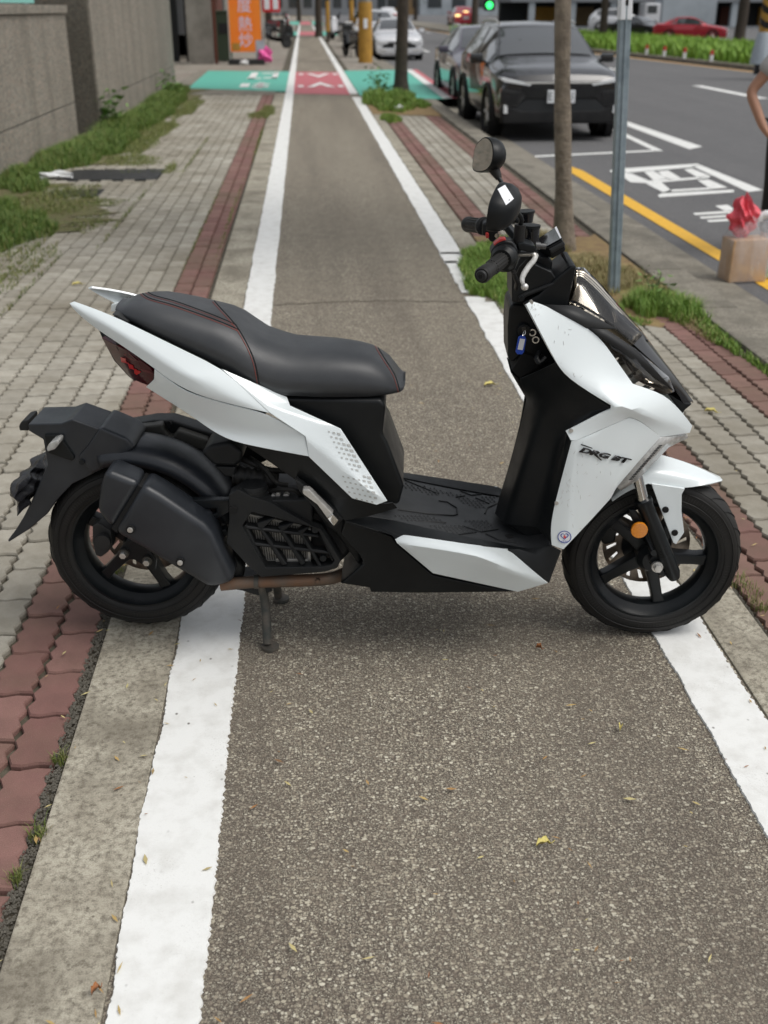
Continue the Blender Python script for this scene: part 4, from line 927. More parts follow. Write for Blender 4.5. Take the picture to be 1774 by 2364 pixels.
# ---- bodywork under the seat
pr('under_seat_box', 'C', [(640, 52), (1290, 68), (1325, 110), (1303, 310), (1335, 362), (1450, 665), (1415, 800), (1300, 790), (1100, 540), (900, 330), (300, 60)], -0.12, 0.12, 'plastic', bev=0.025, seg=4, wn=False, sharp=60)
pr('tail_core', 'B', [(470, 330), (800, 490), (1250, 720), (1550, 900), (1560, 1010), (1300, 1120), (1000, 980), (700, 780), (500, 560)], -0.105, 0.105, 'plastic', bev=0.01)
up = [('B', 182, 240, .082), ('B', 215, 226, .078), ('B', 460, 312, .112), ('B', 800, 480, .135), ('B', 1235, 690, .15), ('B', 1575, 1003, .178), ('B', 1290, 940, .178), ('B', 985, 855, .170), ('B', 770, 692, .155), ('B', 590, 562, .138), ('B', 385, 432, .115), ('B', 230, 310, .092),
      ('B', 330, 325, .118), ('B', 620, 495, .147), ('B', 900, 690, .170), ('B', 1130, 815, .184)]
upF = [(1, 2, 12, 0), (2, 3, 13, 12), (3, 4, 14, 13), (4, 15, 14), (4, 5, 15), (0, 12, 11), (12, 10, 11), (12, 13, 9, 10), (13, 14, 8, 9), (14, 15, 7, 8), (15, 6, 7), (15, 5, 6)]
patch('tail_upper_panel', up, upF, 'white', ecr={(12, 13): .5, (13, 14): .5, (14, 15): .5, (4, 15): .4, (4, 14): .2}, solid=0.006)
lo = [('B', 770, 697, .154), ('B', 985, 859, .168), ('B', 1290, 944, .175), ('B', 1575, 1006, .176), ('B', 768, 770, .150), ('B', 712, 822, .128), ('B', 1010, 1010, .140), ('B', 1245, 1140, .150), ('C', 765, 325, .184), ('B', 1228, 1168, .158), ('C', 350, 382, .172), ('C', 790, 462, .192)]
loF = [(0, 1, 6, 5, 4), (1, 2, 7, 6), (2, 3, 8, 7), (7, 8, 11, 10, 9), (6, 7, 9)]
patch('tail_lower_panel', lo, loF, 'white', ecr={(7, 8): .9, (2, 7): .5, (3, 8): .9, (1, 6): .3})
wi = [('B', 1235, 692, .150), ('C', 640, 48, .128), ('C', 662, 108, .142), ('C', 1012, 268, .162), ('C', 1337, 770, .198), ('C', 1262, 798, .204), ('C', 1090, 752, .204), ('C', 790, 464, .192), ('C', 767, 323, .188), ('C', 527, 166, .180), ('C', 500, 105, .172), ('C', 1215, 700, .210)]
wiF = [(0, 1, 2, 10), (10, 2, 3), (9, 10, 3, 8), (8, 3, 4, 11), (8, 11, 6, 7), (11, 4, 5, 6), (0, 10, 9)]
wing = patch('side_wing_panel', wi, wiF, 'white', ecr={(8, 9): .95, (9, 10): .9, (0, 10): .9, (3, 8): .4, (8, 11): .7, (2, 10): .8, (3, 10): .7, (4, 11): .6, (6, 11): .6})
wbv = bvh_of(wing[0])
sq = []
for (x, y) in [(930 + 34 * i + 18 * j, 290 + 36 * j + 8 * i) for j in range(9) for i in range(6)] + [(1030 + 36 * i + 14 * j, 600 + 36 * j + 8 * i) for j in range(5) for i in range(6)]:
    edge = 1015 + (y - 268) * 0.62
    if x > edge - 6 or (y < 560 and x < 900 + (y - 280) * 0.62) or (y > 590 and x > 1255): continue
    if 560 < y < 598: continue
    w = 9 + 9 * min(1, max(0, (x - 930 - (y - 290) * .6) / 100)); Q = [hit(wbv, 'C', x + dx, y + dy, 0.0012) for dx, dy in ((-w, -w * .7), (w * .6, -w * .5), (w, w * .7), (-w * .6, w * .4))]
    if all(Q): sq.append(([q_[0] for q_ in Q], [(0, 1, 2, 3)]))
build('scale_pattern_decal', *join_vf(sq), 'decal', wing[0])
# tail lamp
tl = [('B', 405, 480, .06), ('B', 570, 562, .130), ('B', 740, 686, .149), ('B', 768, 738, .150), ('B', 755, 790, .142), ('B', 722, 809, .130), ('B', 632, 776, .09), ('B', 592, 742, .07), ('B', 500, 640, .055), ('B', 600, 655, .135)]
tlF = [(0, 1, 9, 8), (1, 2, 3, 9), (3, 4, 5, 9), (5, 6, 9), (6, 7, 8, 9)]
lamp = patch('tail_lamp', tl, tlF, 'tail_red', solid=0.01, sub=1)
lbv = bvh_of(lamp[0])
for q in ([(540, 612), (575, 622), (582, 648), (598, 652), (600, 660), (545, 645)], [(590, 655), (625, 668), (632, 692), (650, 695), (655, 705), (600, 690)], [(635, 700), (665, 705), (680, 712), (672, 724), (650, 735), (635, 722)]):
    Q = [hit(lbv, 'B', x, y, 0.0015) for x, y in q]
    if all(Q): build('lamp_reflector', [a[0] for a in Q], [tuple(range(len(Q)))], 'tail_bright', lamp[0])
Q = [hit(lbv, 'B', x, y, 0.0015) for x, y in ((555, 590), (600, 585), (660, 640), (610, 632))]
MT['tail_mid'] = simple('tail_lens_facet', (0.10, 0.012, 0.016), 0.2, coat=0.2)
if all(Q): build('lamp_facet', [a[0] for a in Q], [(0, 1, 2, 3)], 'tail_mid', lamp[0])
Q = [hit(lbv, 'B', x, y, 0.0015) for x, y in ((668, 690), (740, 708), (760, 728), (700, 715))]
if all(Q): build('lamp_facet', [a[0] for a in Q], [(0, 1, 2, 3)], 'tail_mid', lamp[0])
pr('lamp_surround', 'B', [(385, 430), (420, 470), (560, 560), (700, 680), (640, 785), (590, 750), (490, 640), (410, 490)], -0.09, 0.045, 'plastic', bev=0.006)
pr('grab_rail_bridge', 'B', [(470, 318), (520, 322), (600, 372), (560, 372)], -0.09, 0.095, 'plastic_grey', bev=0.006)
pr('grab_rail_post', 'B', [(470, 250), (520, 235), (505, 300), (465, 300)], -0.105, -0.09, 'white', bev=0.003)

# ---- dark side covers from the engine to the floor
sv = [('C', 345, 382, .150), ('C', 790, 462, .184), ('C', 1090, 752, .198), ('C', 1262, 800, .198), ('C', 1372, 782, .185), ('C', 1405, 820, .178), ('C', 1210, 880, .190), ('C', 1040, 905, .192), ('C', 940, 800, .18), ('C', 690, 618, .150), ('C', 900, 660, .196)]
svF = [(0, 1, 10, 9), (1, 2, 10), (10, 2, 3, 7, 8, 9), (3, 4, 5, 6, 7)]
patch('lower_side_cover', sv, svF, 'plastic', sub=1, ecr={(1, 10): .5, (2, 10): .5})
pr('frame_cover', 'C', [(690, 640), (950, 800), (1050, 920), (1160, 1180), (1130, 1220), (980, 1000), (900, 960), (820, 830)], -0.14, 0.14, 'plastic', bev=0.01)
pg = pr('passenger_footpeg', 'C', [(745, 688), (795, 692), (955, 855), (1002, 900), (960, 948), (915, 890), (850, 800), (745, 722)], 0.192, 0.218, 'alloy', bev=0.005); 
pr('peg_pivot', 'C', [(915, 890), (955, 858), (1000, 905), (965, 950)], 0.19, 0.223, 'chrome', pg, bev=0.004)
pr('peg_bracket', 'C', [(690, 618), (740, 650), (960, 820), (1030, 900), (960, 960), (900, 900), (720, 700)], 0.165, 0.192, 'plastic_dull', bev=0.004)
# footboard
nedge = [L('C', 1150, 850, .145), L('E', 150, 575, .140), L('E', 330, 605, .140), L('E', 560, 655, .142), L('E', 800, 712, .146), L('E', 1050, 765, .150), L('E', 1270, 802, .152), L('E', 1420, 778, .150)]
V, Fc = [], []
for p in nedge:
    V += [(p.x, p.y, p.z), (p.x, p.y * .5, p.z + .001), (p.x, 0, p.z + .002), (p.x, -p.y * .5, p.z + .001), (p.x, -p.y, p.z), (p.x, -p.y, p.z - .03), (p.x, p.y, p.z - .03)]
for i in range(len(nedge) - 1):
    for j in range(7): Fc.append((i * 7 + j, i * 7 + (j + 1) % 7, (i + 1) * 7 + (j + 1) % 7, (i + 1) * 7 + j))
Fc += [tuple(range(7)), tuple(range(7 * len(nedge) - 7, 7 * len(nedge)))]
fb = build('footboard', V, Fc, 'floor', sc, 0.005); fbv = bvh_of(fb)
bp = []
for q in ([(400, 335), (640, 425), (600, 435), (400, 380)], [(500, 355), (800, 430), (740, 440), (640, 415)], [(770, 440), (960, 480), (960, 525), (880, 520), (800, 480)], [(900, 430), (1030, 440), (1030, 480), (980, 480)], [(300, 570), (540, 560), (690, 610), (400, 605)], [(570, 645), (800, 630), (900, 690), (780, 705)], [(810, 605), (960, 595), (1040, 660), (930, 680)]):
    cx_ = sum(p[0] for p in q) / len(q); mn = [min(p[k_] for p in q) for k_ in (0, 1)]; mx = [max(p[k_] for p in q) for k_ in (0, 1)]
    def inside(x, y):
        r_ = False
        for i in range(len(q)):
            (x0, y0), (x1, y1) = q[i - 1], q[i]
            if (y0 > y) != (y1 > y) and x < (x1 - x0) * (y - y0) / (y1 - y0) + x0: r_ = not r_
        return r_
    yy = mn[1]; row = 0
    while yy < mx[1]:
        xx = mn[0] + (14 if row % 2 else 0)
        while xx < mx[0]:
            if inside(xx, yy):
                h_ = hit(fbv, 'E', xx, yy, 0.0)
                if h_: p = h_[0]; w = 0.0052; bp.append(([(p.x - w, p.y - w * .5, p.z), (p.x + w * .6, p.y - w, p.z), (p.x + w, p.y + w * .5, p.z), (p.x - w * .6, p.y + w, p.z), (p.x, p.y, p.z + 0.0042)], [(0, 1, 4), (1, 2, 4), (2, 3, 4), (3, 0, 4)]))
            xx += 28
        yy += 15; row += 1
tag(build('grip_studs', *join_vf(bp), 'floor', fb, sharp=20), kind='stuff')
for q in ([(400, 325), (640, 425)], [(790, 402), (865, 432), (935, 425)], [(760, 445), (820, 437)], [(895, 450), (990, 490)], [(270, 600), (690, 622)], [(780, 705), (900, 688)], [(815, 648), (935, 686), (1050, 668)], [(355, 530), (560, 560), (740, 573), (770, 565), (765, 520), (700, 480), (640, 470)], [(960, 560), (975, 520), (1050, 485)], [(965, 700), (1060, 745), (1180, 760)]):
    P = [hit(fbv, 'E', x, y, 0.001) for x, y in q]; P = [p[0] for p in P if p]
    if len(P) > 1: tube('footboard_rib', P, 0.0022, 'plastic', fb, 6)
h_ = hit(fbv, 'E', 1128, 716, 0.001)
if h_: disc('drain_hole', h_[0], 0.011, -0.002, 0.001, 'gloss_dark', fb, 16, axis='z')
# skirts below the board
sk = [('C', 1040, 905, .188), ('E', 150, 575, .143), ('E', 330, 603, .143), ('E', 800, 712, .148), ('E', 1270, 802, .155), ('E', 1420, 778, .155), ('E', 1490, 815, .150), ('E', 1405, 1040, .165), ('E', 1125, 805, .196), ('E', 398, 697, .196), ('E', 338, 735, .198), ('C', 1370, 1010, .192), ('C', 1150, 940, .192)]
skF = [(0, 1, 2, 9, 10, 11, 12), (2, 3, 8, 9), (3, 4, 8), (4, 5, 6, 7, 8)]
patch('footboard_skirt', sk, skF, 'plastic', sub=1, ecr={(2, 9): .6, (8, 4): .6})
wl = [('E', 335, 732, .196), ('E', 395, 697, .194), ('E', 1120, 804, .196), ('E', 1397, 1040, .172), ('E', 1190, 1101, .165), ('E', 600, 972, .185), ('E', 350, 762, .200), ('E', 430, 772, .212), ('E', 960, 850, .214), ('E', 1110, 948, .206)]
wlF = [(0, 1, 7, 6), (1, 2, 8, 7), (2, 3, 9, 8), (6, 7, 5), (7, 8, 9, 4, 5), (9, 3, 4)]
patch('lower_side_panel', wl, wlF, 'white', ecr={(7, 8): .95, (8, 9): .95, (6, 7): .95, (9, 3): .95})
pr('belly_cover', ['x'], [('C', 1005, 1345), ('C', 1165, 1210), ('C', 1160, 1170), ('C', 1010, 1000), ('C', 1040, 910), ('C', 1370, 1012), ('E', 345, 765), ('E', 600, 985), ('E', 1180, 1104), ('E', 520, 1112), ('E', 165, 1106), ('E', 165, 1075)], -0.165, 0.165, 'plastic', bev=0.006)
pr('belly_core', ['x'], [('C', 1160, 1190), ('C', 1040, 930), ('E', 340, 650), ('E', 1270, 820), ('E', 1440, 830), ('E', 1390, 1020), ('E', 1180, 1090), ('E', 300, 1090)], -0.14, 0.14, 'plastic', bev=0.006)

# ---- inner leg shield
ls = [('G', 300, 705, .06), ('G', 440, 645, .10), ('G', 548, 590, .165), ('G', 615, 695, .178), ('G', 930, 902, .190), ('G', 620, 1066, .196), ('G', 655, 1132, .2), ('E', 1412, 655, .2), ('E', 1440, 790, .198), ('E', 1315, 650, .135), ('E', 1090, 632, .085), ('E', 1030, 558, .0), ('G', 300, 1060, .0), ('G', 345, 850, .02), ('G', 440, 945, .09), ('G', 600, 1050, .125), ('G', 590, 800, .13)]
lsF = [(0, 1, 16, 14, 13), (1, 2, 3, 16), (16, 3, 4, 15, 14), (4, 5, 15), (13, 14, 12), (12, 14, 10, 11), (14, 15, 9, 10), (15, 5, 6, 7, 9), (7, 8, 9)]
patch('leg_shield', ls, lsF, 'plastic', sub=2, ecr={(14, 10): .5, (14, 13): .4, (15, 9): .6, (15, 14): .5, (14, 16): .4}, solid=0.004)
pr('leg_shield_core', 'G', [(420, 300), (760, 420), (1000, 640), (1300, 830), (1270, 1060), (700, 1120), (520, 960), (600, 700)], -0.07, 0.07, 'plastic', bev=0.01)
pr('leg_shield_lower_core', ['x'], [('G', 470, 960), ('G', 690, 1140), ('F', 210, 400), ('F', 170, 700), ('E', 1440, 800), ('E', 1330, 790), ('E', 1110, 640)], -0.1, 0.08, 'plastic', bev=0.01)
pr('steering_cover', 'G', [(228, 215), (250, 185), (345, 190), (560, 600), (430, 610), (330, 520), (260, 590), (220, 575), (218, 350)], -0.13, 0.02, 'plastic', bev=0.012, seg=3)
pr('pocket_interior', 'G', [(245, 645), (300, 700), (440, 625), (420, 560), (330, 520)], -0.10, 0.03, 'gloss_dark', bev=0.002)
pr('pocket_front', 'G', [(232, 650), (300, 703), (440, 945), (350, 850)], -0.10, 0.03, 'plastic', bev=0.006)
pr('pocket_far_cheek', 'G', [(218, 560), (220, 500), (290, 430), (330, 520), (245, 620)], -0.15, -0.10, 'plastic', bev=0.01)
c = L('G', 330, 365, 0.028); disc('ignition_lock', c, 0.016, -0.008, 0.01, 'metal_black', sc, n=20, bev=0.002)
for x, y in ((388, 380), (410, 430)): c = L('G', x, y, 0.028); disc('lock_shutter', c, 0.009, -0.006, 0.01, 'chrome', sc, n=16, r0=0.006)
tube('bag_hook', smooth_path([L('G', 440, 520, 0.05), L('G', 420, 560, 0.07), L('G', 440, 595, 0.08), L('G', 480, 560, 0.07)]), 0.007, 'plastic', sc, 8)

# ---- white front cowl
w1 = [('G', 345, 188, .165), ('G', 378, 165, .150), ('G', 462, 186, .140), ('G', 700, 308, .132), ('G', 850, 402, .128), ('G', 960, 562, .128), ('G', 1085, 738, .128), ('G', 1310, 812, .100), ('G', 1440, 950, .070), ('G', 1497, 1030, .048), ('G', 1480, 1078, .052), ('G', 1280, 1108, .105), ('G', 1130, 985, .152), ('G', 1060, 972, .165), ('G', 950, 1018, .187), ('G', 690, 1133, .206), ('G', 655, 1130, .206), ('G', 620, 1066, .2), ('G', 930, 914, .196), ('G', 932, 888, .194), ('G', 612, 692, .181), ('G', 547, 580, .174), ('G', 985, 885, .204), ('G', 1290, 1000, .128), ('G', 650, 640, .182), ('G', 880, 705, .160)]
w1F = [(0, 1, 2, 3, 21), (21, 3, 25, 24), (3, 4, 5, 25), (25, 5, 6), (21, 24, 20), (20, 24, 25, 22, 19), (25, 6, 7, 22), (22, 7, 8, 23), (23, 8, 9, 10), (19, 22, 18), (18, 22, 13, 14), (18, 14, 15, 16, 17), (22, 23, 12, 13), (23, 10, 11, 12)]
cowl_f = patch('front_cowl', w1, w1F, 'white', ecr={(22, 23): .85, (18, 22): .7, (22, 13): .3, (7, 22): .2}, solid=0.006, label='white front cowl panel with scuffed paint')
w2 = [('F', 296, 56, .206), ('F', 327, 55, .206), ('F', 587, -60, .186), ('F', 697, -107, .164), ('F', 767, -94, .151), ('F', 917, 28, .106), ('F', 880, 62, .112), ('F', 620, 362, .155), ('F', 600, 394, .158), ('F', 568, 454, .162), ('F', 430, 606, .180), ('F', 240, 806, .2), ('F', 160, 777, .204), ('F', 146, 640, .207), ('F', 205, 395, .207), ('F', 345, 105, .214), ('F', 330, 560, .207), ('F', 640, 280, .174)]
w2F = [(0, 1, 15, 14), (1, 2, 15), (2, 3, 4, 17, 15), (4, 5, 6, 7, 17), (17, 7, 8, 9), (15, 17, 9, 10, 16), (14, 15, 16, 13), (13, 16, 11, 12), (16, 10, 11)]
apron = patch('front_apron', w2, w2F, 'white', ecr={(14, 15): .3, (15, 16): .2, (17, 9): .5}, solid=0.006, label='white front apron with emblem and round sticker')
abv = bvh_of(apron[0]); cbv = bvh_of(cowl_f[0])
for bv, cc, x, y, par in ((cbv, 'G', 657, 1062, cowl_f[0]), (abv, 'F', 193, 483, apron[0]), (cbv, 'G', 380, 172, cowl_f[0])):
    h_ = hit(bv, cc, x, y, 0.0)
    if h_: disc('panel_screw', h_[0], 0.005, -0.003, 0.003, 'alloy', par, n=12)
# scuffs in the paint, thin marks with a shape of their own
MT['scuff'] = simple('grey_scuff', (0.48, 0.48, 0.46), 0.6); sm = []
for _ in range(46):
    x, y = random.choice(((random.gauss(300, 60), random.gauss(280, 110)), (random.gauss(250, 60), random.gauss(480, 80)), (random.gauss(420, 80), random.gauss(200, 60)))); a = random.gauss(1.0, 0.6); ln = random.uniform(8, 34)
    P = [hit(abv, 'F', x + ln * t * math.cos(a) + 3 * math.sin(5 * t), y - ln * t * math.sin(a), 0.0001) for t in (0, .33, .66, 1)]
    if all(P): sm.append(tube_vf([p[0] for p in P], [0.0001, 0.0005, 0.0004, 0.0001], 4))
build('scuff_marks', *join_vf(sm), 'scuff', apron[0])
sm = []
for _ in range(26):
    x, y = random.choice(((random.gauss(430, 40), random.gauss(235, 40)), (random.gauss(560, 60), random.gauss(430, 90)), (random.gauss(660, 40), random.gauss(700, 30)))); a = random.gauss(0.9, 0.5); ln = random.uniform(8, 34)
    P = [hit(cbv, 'G', x + ln * t * math.cos(a), y - ln * t * math.sin(a), 0.0004) for t in (0, .33, .66, 1)]
    if all(P): sm.append(tube_vf([p[0] for p in P], [0.0001, 0.0005, 0.0004, 0.0001], 4))
build('scuff_marks', *join_vf(sm), 'scuff', cowl_f[0])
# emblem
TV, TF = text_vf('DRG BT', 1.0, shear=0.42, spacing=0.95, bold=0.045)
tx_ = np.array(TV); x0, x1, y0, y1 = tx_[:, 0].min(), tx_[:, 0].max(), tx_[:, 1].min(), tx_[:, 1].max()
EV = []
for v in TV:
    u, w = (v[0] - x0) / (x1 - x0), (v[1] - y0) / (y1 - y0)
    h_ = hit(abv, 'F', 345 + 362 * u + 2 * w, 128 - 40 * w + 88 * u, 0.0025); EV.append(h_[0] if h_ else Vector((0, 0, 0)))
em = build('emblem', EV, TF, 'emblem', apron[0], solid=-0.002); em['label'] = 'dark slanted DRG BT emblem'
for q in ([(362, 72), (435, 98), (440, 106), (358, 80)], [(455, 140), (505, 183), (498, 188), (448, 148)]):
    Q = [hit(abv, 'F', x, y, 0.003) for x, y in q]
    if all(Q): build('emblem_stroke', [a[0] for a in Q], [(0, 1, 2, 3)], 'emblem', apron[0])
# round sticker: blue ring, heart with a small flame, tiny characters under it
def stick(name, pts, mat, off, par):
    Q = [hit(abv, 'F', 247 + x * 47, 717 - y * 43, off) for x, y in pts]
    if all(Q): return [a[0] for a in Q]
st = stick('sticker', [(math.cos(a), math.sin(a)) for a in np.linspace(0, 2 * math.pi, 28, endpoint=False)], 'paper', 0.001, apron[0])
sticker = build('round_sticker', st, [tuple(range(28))], 'paper', apron[0])
def ringvf(outer, inner, off):
    a, b = stick('', outer, '', off, None), stick('', inner, '', off, None); n_ = len(a); return a + b, [(i, (i + 1) % n_, n_ + (i + 1) % n_, n_ + i) for i in range(n_)]
ang = np.linspace(0, 2 * math.pi, 32, endpoint=False)
V, Fc = ringvf([(math.cos(a), math.sin(a)) for a in ang], [(.88 * math.cos(a), .88 * math.sin(a)) for a in ang], 0.0016); build('sticker_ring', V, Fc, 'sticker_blue', apron[0])
def heart(a, k_): return (k_ * 0.034 * 16 * math.sin(a) ** 3, k_ * 0.034 * (13 * math.cos(a) - 5 * math.cos(2 * a) - 2 * math.cos(3 * a) - math.cos(4 * a)) + 0.12)
V, Fc = ringvf([heart(a, 1.1) for a in ang], [heart(a, .82) for a in ang], 0.0016); build('sticker_heart', V, Fc, 'sticker_blue', apron[0])
V = stick('', [(-.1, -.25), (.22, -.2), (.3, .1), (.12, .05), (.05, .4), (-.12, .1)], '', 0.0016, None); build('sticker_flame', V, [tuple(range(6))], 'sticker_red', apron[0])
for x in (-.36, -.12, .12, .36):
    V = stick('', [(x - .07, -.74), (x + .07, -.74), (x + .07, -.62), (x - .07, -.62)], '', 0.0016, None); build('sticker_character', V, [(0, 1, 2, 3)], 'sticker_blue', apron[0])
# front indicator lens with its dark reflector strip
il = [('F', 918, 30, .106), ('F', 1100, 8, .045), ('F', 1106, 32, .040), ('F', 970, 100, .080), ('F', 750, 332, .125), ('F', 640, 398, .140), ('F', 612, 376, .150), ('F', 880, 64, .111)]
MT['lens_grey'] = simple('clear_ribbed_lens', (0.34, 0.34, 0.33), 0.12, coat=1.0, var=(70, (0.55, 0.55, 0.53)))
lens = patch('front_indicator', il, [(0, 1, 2, 3), (0, 3, 7), (7, 3, 4, 6), (6, 4, 5)], 'lens_grey', sub=0, solid=0.01)
lv = bvh_of(lens[0]); sq = []
for i in range(22):
    t = i / 21; x, y = 705 + t * 205, 320 - t * 235; Q = [hit(lv, 'F', x + dx, y + dy, 0.001) for dx, dy in ((-13, -1), (13, -5), (15, 1), (-11, 5))]
    if all(Q): sq.append(([q_[0] for q_ in Q], [(0, 1, 2, 3)]))
build('reflector_teeth', *join_vf(sq), 'gloss_dark', lens[0])
# ---- black nose, head lamp and smoked screen
nose_r = [('G', 690, -70, 0), ('G', 745, -70, 0), ('G', 860, 35, 0), ('G', 1000, 212, 0), ('G', 1150, 372, 0), ('G', 1290, 562, 0), ('G', 1420, 742, 0), ('G', 1508, 868, 0)]
nose_e = [('G', 640, 178, .085), ('G', 690, 197, .10), ('G', 830, 275, .108), ('G', 970, 357, .104), ('G', 1090, 465, .096), ('G', 1215, 580, .085), ('G', 1335, 690, .068), ('G', 1440, 880, .045)]
nose_m = [('G', (a[1] + b[1]) / 2 + 30, (a[2] + b[2]) / 2 - 15, b[3] * 0.62) for a, b in zip(nose_r, nose_e)]
def strip(name, rows, i0, i1, mat, solid=0.003, sub=2, mirror=True, ecr=None):
    pts = [r[i] for r in rows for i in range(i0, i1 + 1)]; w = i1 - i0 + 1
    Fc = [(a * w + i, a * w + i + 1, (a + 1) * w + i + 1, (a + 1) * w + i) for a in range(len(rows) - 1) for i in range(w - 1)]
    return patch(name, pts, Fc, mat, sub=sub, solid=solid, mirror=mirror, ecr=ecr)
strip('windscreen', [nose_r, nose_m, nose_e], 0, 4, 'smoke', 0.003)
strip('nose_shell', [nose_r, nose_m, nose_e], 4, 7, 'gloss', 0.004)
MT['inner_brown'] = simple('dusty_dark_inner_panel', (0.075, 0.068, 0.055), 0.62, spec=0.15, var=(8, (0.12, 0.11, 0.085)))
inner = [[(c_, x - 62, y + 60, d * 0.93) for (c_, x, y, d) in row] for row in (nose_r, nose_m, nose_e)]
strip('nose_inner_panel', inner, 1, 6, 'inner_brown', 0.004)
patch('nose_ridge', [('G', 960, 215, .05), ('G', 1075, 300, .05), ('G', 1200, 445, .045), ('G', 1080, 395, .07), ('G', 985, 300, .08)], [(0, 1, 3, 4), (1, 2, 3)], 'gloss', sub=1)
patch('side_wing_trim', [('G', 462, 188, .141), ('G', 690, 197, .106), ('G', 972, 356, .108), ('G', 768, 351, .133), ('G', 700, 312, .135)], [(0, 1, 2, 3, 4)], 'plastic_grey', sub=0, solid=0.004)
hl = [('G', 780, 353, .131), ('G', 905, 362, .118), ('G', 1110, 500, .105), ('G', 1335, 692, .072), ('G', 1375, 790, .075), ('G', 1312, 810, .098), ('G', 1087, 736, .126), ('G', 962, 562, .127), ('G', 852, 404, .128)]
patch('headlamp', hl, [(0, 1, 8), (1, 2, 7, 8), (2, 3, 6, 7), (3, 4, 5, 6)], 'smoke', sub=0, solid=0.003)
hb = patch('headlamp_bowl', [('G', x - 4, y + 6, d - .016) for (_, x, y, d) in hl], [(0, 1, 8), (1, 2, 7, 8), (2, 3, 6, 7), (3, 4, 5, 6)], 'plastic_grey', sub=0, solid=0.003)
for q in ([(1000, 520), (1060, 540), (1130, 640), (1060, 625)], [(1040, 640), (1130, 640), (1200, 700), (1090, 705)]):
    for sg in (1, -1):
        P = [L('G', x, y, .108) for x, y in q]; build('headlamp_reflector', [(p.x, p.y * sg, p.z) for p in P], [(0, 1, 2, 3)], 'metal_alloy_dark', sc, solid=0.003)
patch('headlamp_upper_strip', [('G', 785, 352, .133), ('G', 905, 363, .120), ('G', 1120, 510, .108), ('G', 1370, 785, .078), ('G', 1330, 765, .082), ('G', 1000, 510, .124), ('G', 880, 430, .131)], [(0, 1, 2, 5, 6), (2, 3, 4, 5)], 'plastic_grey', sub=0, solid=0.003)
pr('nose_under_tray', 'G', [(1320, 800), (1440, 870), (1500, 880), (1440, 930), (1430, 960)], -0.045, 0.045, 'plastic', bev=0.006)

# ---- front mudguard
fm_r = [('F', 560, 410, 0), ('F', 680, 275, 0), ('F', 790, 190, 0), ('F', 910, 147, 0), ('F', 1060, 188, 0), ('F', 1240, 262, 0), ('F', 1343, 322, 0)]
fm_s = [('F', 570, 450, .062), ('F', 690, 330, .064), ('F', 800, 270, .066), ('F', 900, 262, .066), ('F', 1050, 295, .064), ('F', 1220, 322, .052), ('F', 1343, 326, .012)]
fm_e = [('F', 578, 470, .070), ('F', 700, 392, .072), ('F', 830, 350, .074), ('F', 900, 370, .074), ('F', 1085, 388, .072), ('F', 1245, 352, .058), ('F', 1338, 333, .018)]
w = 7; pts = fm_r + fm_s + fm_e; Fc = [(a * w + i, a * w + i + 1, (a + 1) * w + i + 1, (a + 1) * w + i) for a in range(2) for i in range(6)]
patch('front_mudguard', pts, Fc, 'white', sub=2, solid=0.004, ecr={(w + i, w + i + 1): .4 for i in range(6)})
stay = pr('mudguard_stay', 'F', [(850, 350), (1085, 385), (1062, 425), (1060, 540), (1078, 690), (1022, 772), (1002, 762), (895, 480)], 0.072, 0.079, 'white', bev=0.002)
pr('mudguard_stay', 'F', [(850, 350), (1085, 385), (1062, 425), (1060, 540), (1078, 690), (1022, 772), (1002, 762), (895, 480)], -0.079, -0.072, 'white', bev=0.002)
for x, y in ((948, 530), (1012, 690)): c = L('F', x, y, 0.080); disc('rubber_bung', c, 0.0085, -0.004, 0.003, 'gloss_dark', stay, n=18, bev=0.002)
# ---- fork
for sg in (1, -1):
    A_, B_ = L('F', 752, 290, .092), L('F', 795, 470, .092); C_ = L('F', 1012, 1005, .092); m_ = lambda v: Vector((v.x, v.y * sg, v.z))
    fk = tube('fork_leg', [m_(B_ + (C_ - B_) * -0.02), m_(B_ + (C_ - B_) * 0.02), m_(B_ + (C_ - B_) * 0.05), m_(B_ + (C_ - B_) * 0.6), m_(B_ + (C_ - B_) * 0.93), m_(C_)], [0.0225, 0.0235, 0.0205, 0.0205, 0.020, 0.014], 'metal_black', sc, 24, sharp=30)
    tube('stanchion', [m_(A_ + (A_ - B_) * 1.2), m_(B_)], 0.0145, 'chrome', fk, 24)
    up_ = L('F', 895, 935, .092); dn_ = m_(up_)
    pr('axle_clamp', 'F', [(830, 880), (880, 830), (1000, 900), (1010, 1010), (900, 990)] if sg > 0 else [(830, 880), (880, 830), (1000, 900), (1010, 1010), (900, 990)], 0.075 * sg - 0.012, 0.075 * sg + 0.012, 'metal_black', fk, bev=0.006)
fa = L('F', 895, 935, .108)
disc('axle_bolt', fa, 0.0115, -0.008, 0.02, 'alloy', sc, n=6, bev=0.002); disc('axle_washer', fa, 0.015, 0.004, 0.012, 'alloy', sc, n=24)
disc('axle', Vector((fa.x - .012, 0, fa.z + .04)), 0.009, -0.10, 0.10, 'metal_black', sc, n=16)
rf = L('F', 766, 672, .116); disc('fork_reflector', rf, 0.0215, -0.004, 0.006, 'amber_lens', sc, n=32, bev=0.002); disc('reflector_mount', rf, 0.012, 0.0, 0.03, 'metal_black', sc, n=12)
pr('reflector_stay', 'F', [(690, 535), (740, 530), (790, 620), (760, 660), (715, 600)], 0.085, 0.1, 'metal_black')
pr('front_caliper', 'F', [(470, 620), (560, 600), (620, 660), (600, 760), (520, 780), (480, 720)], -0.075, -0.04, 'metal_black', bev=0.008)

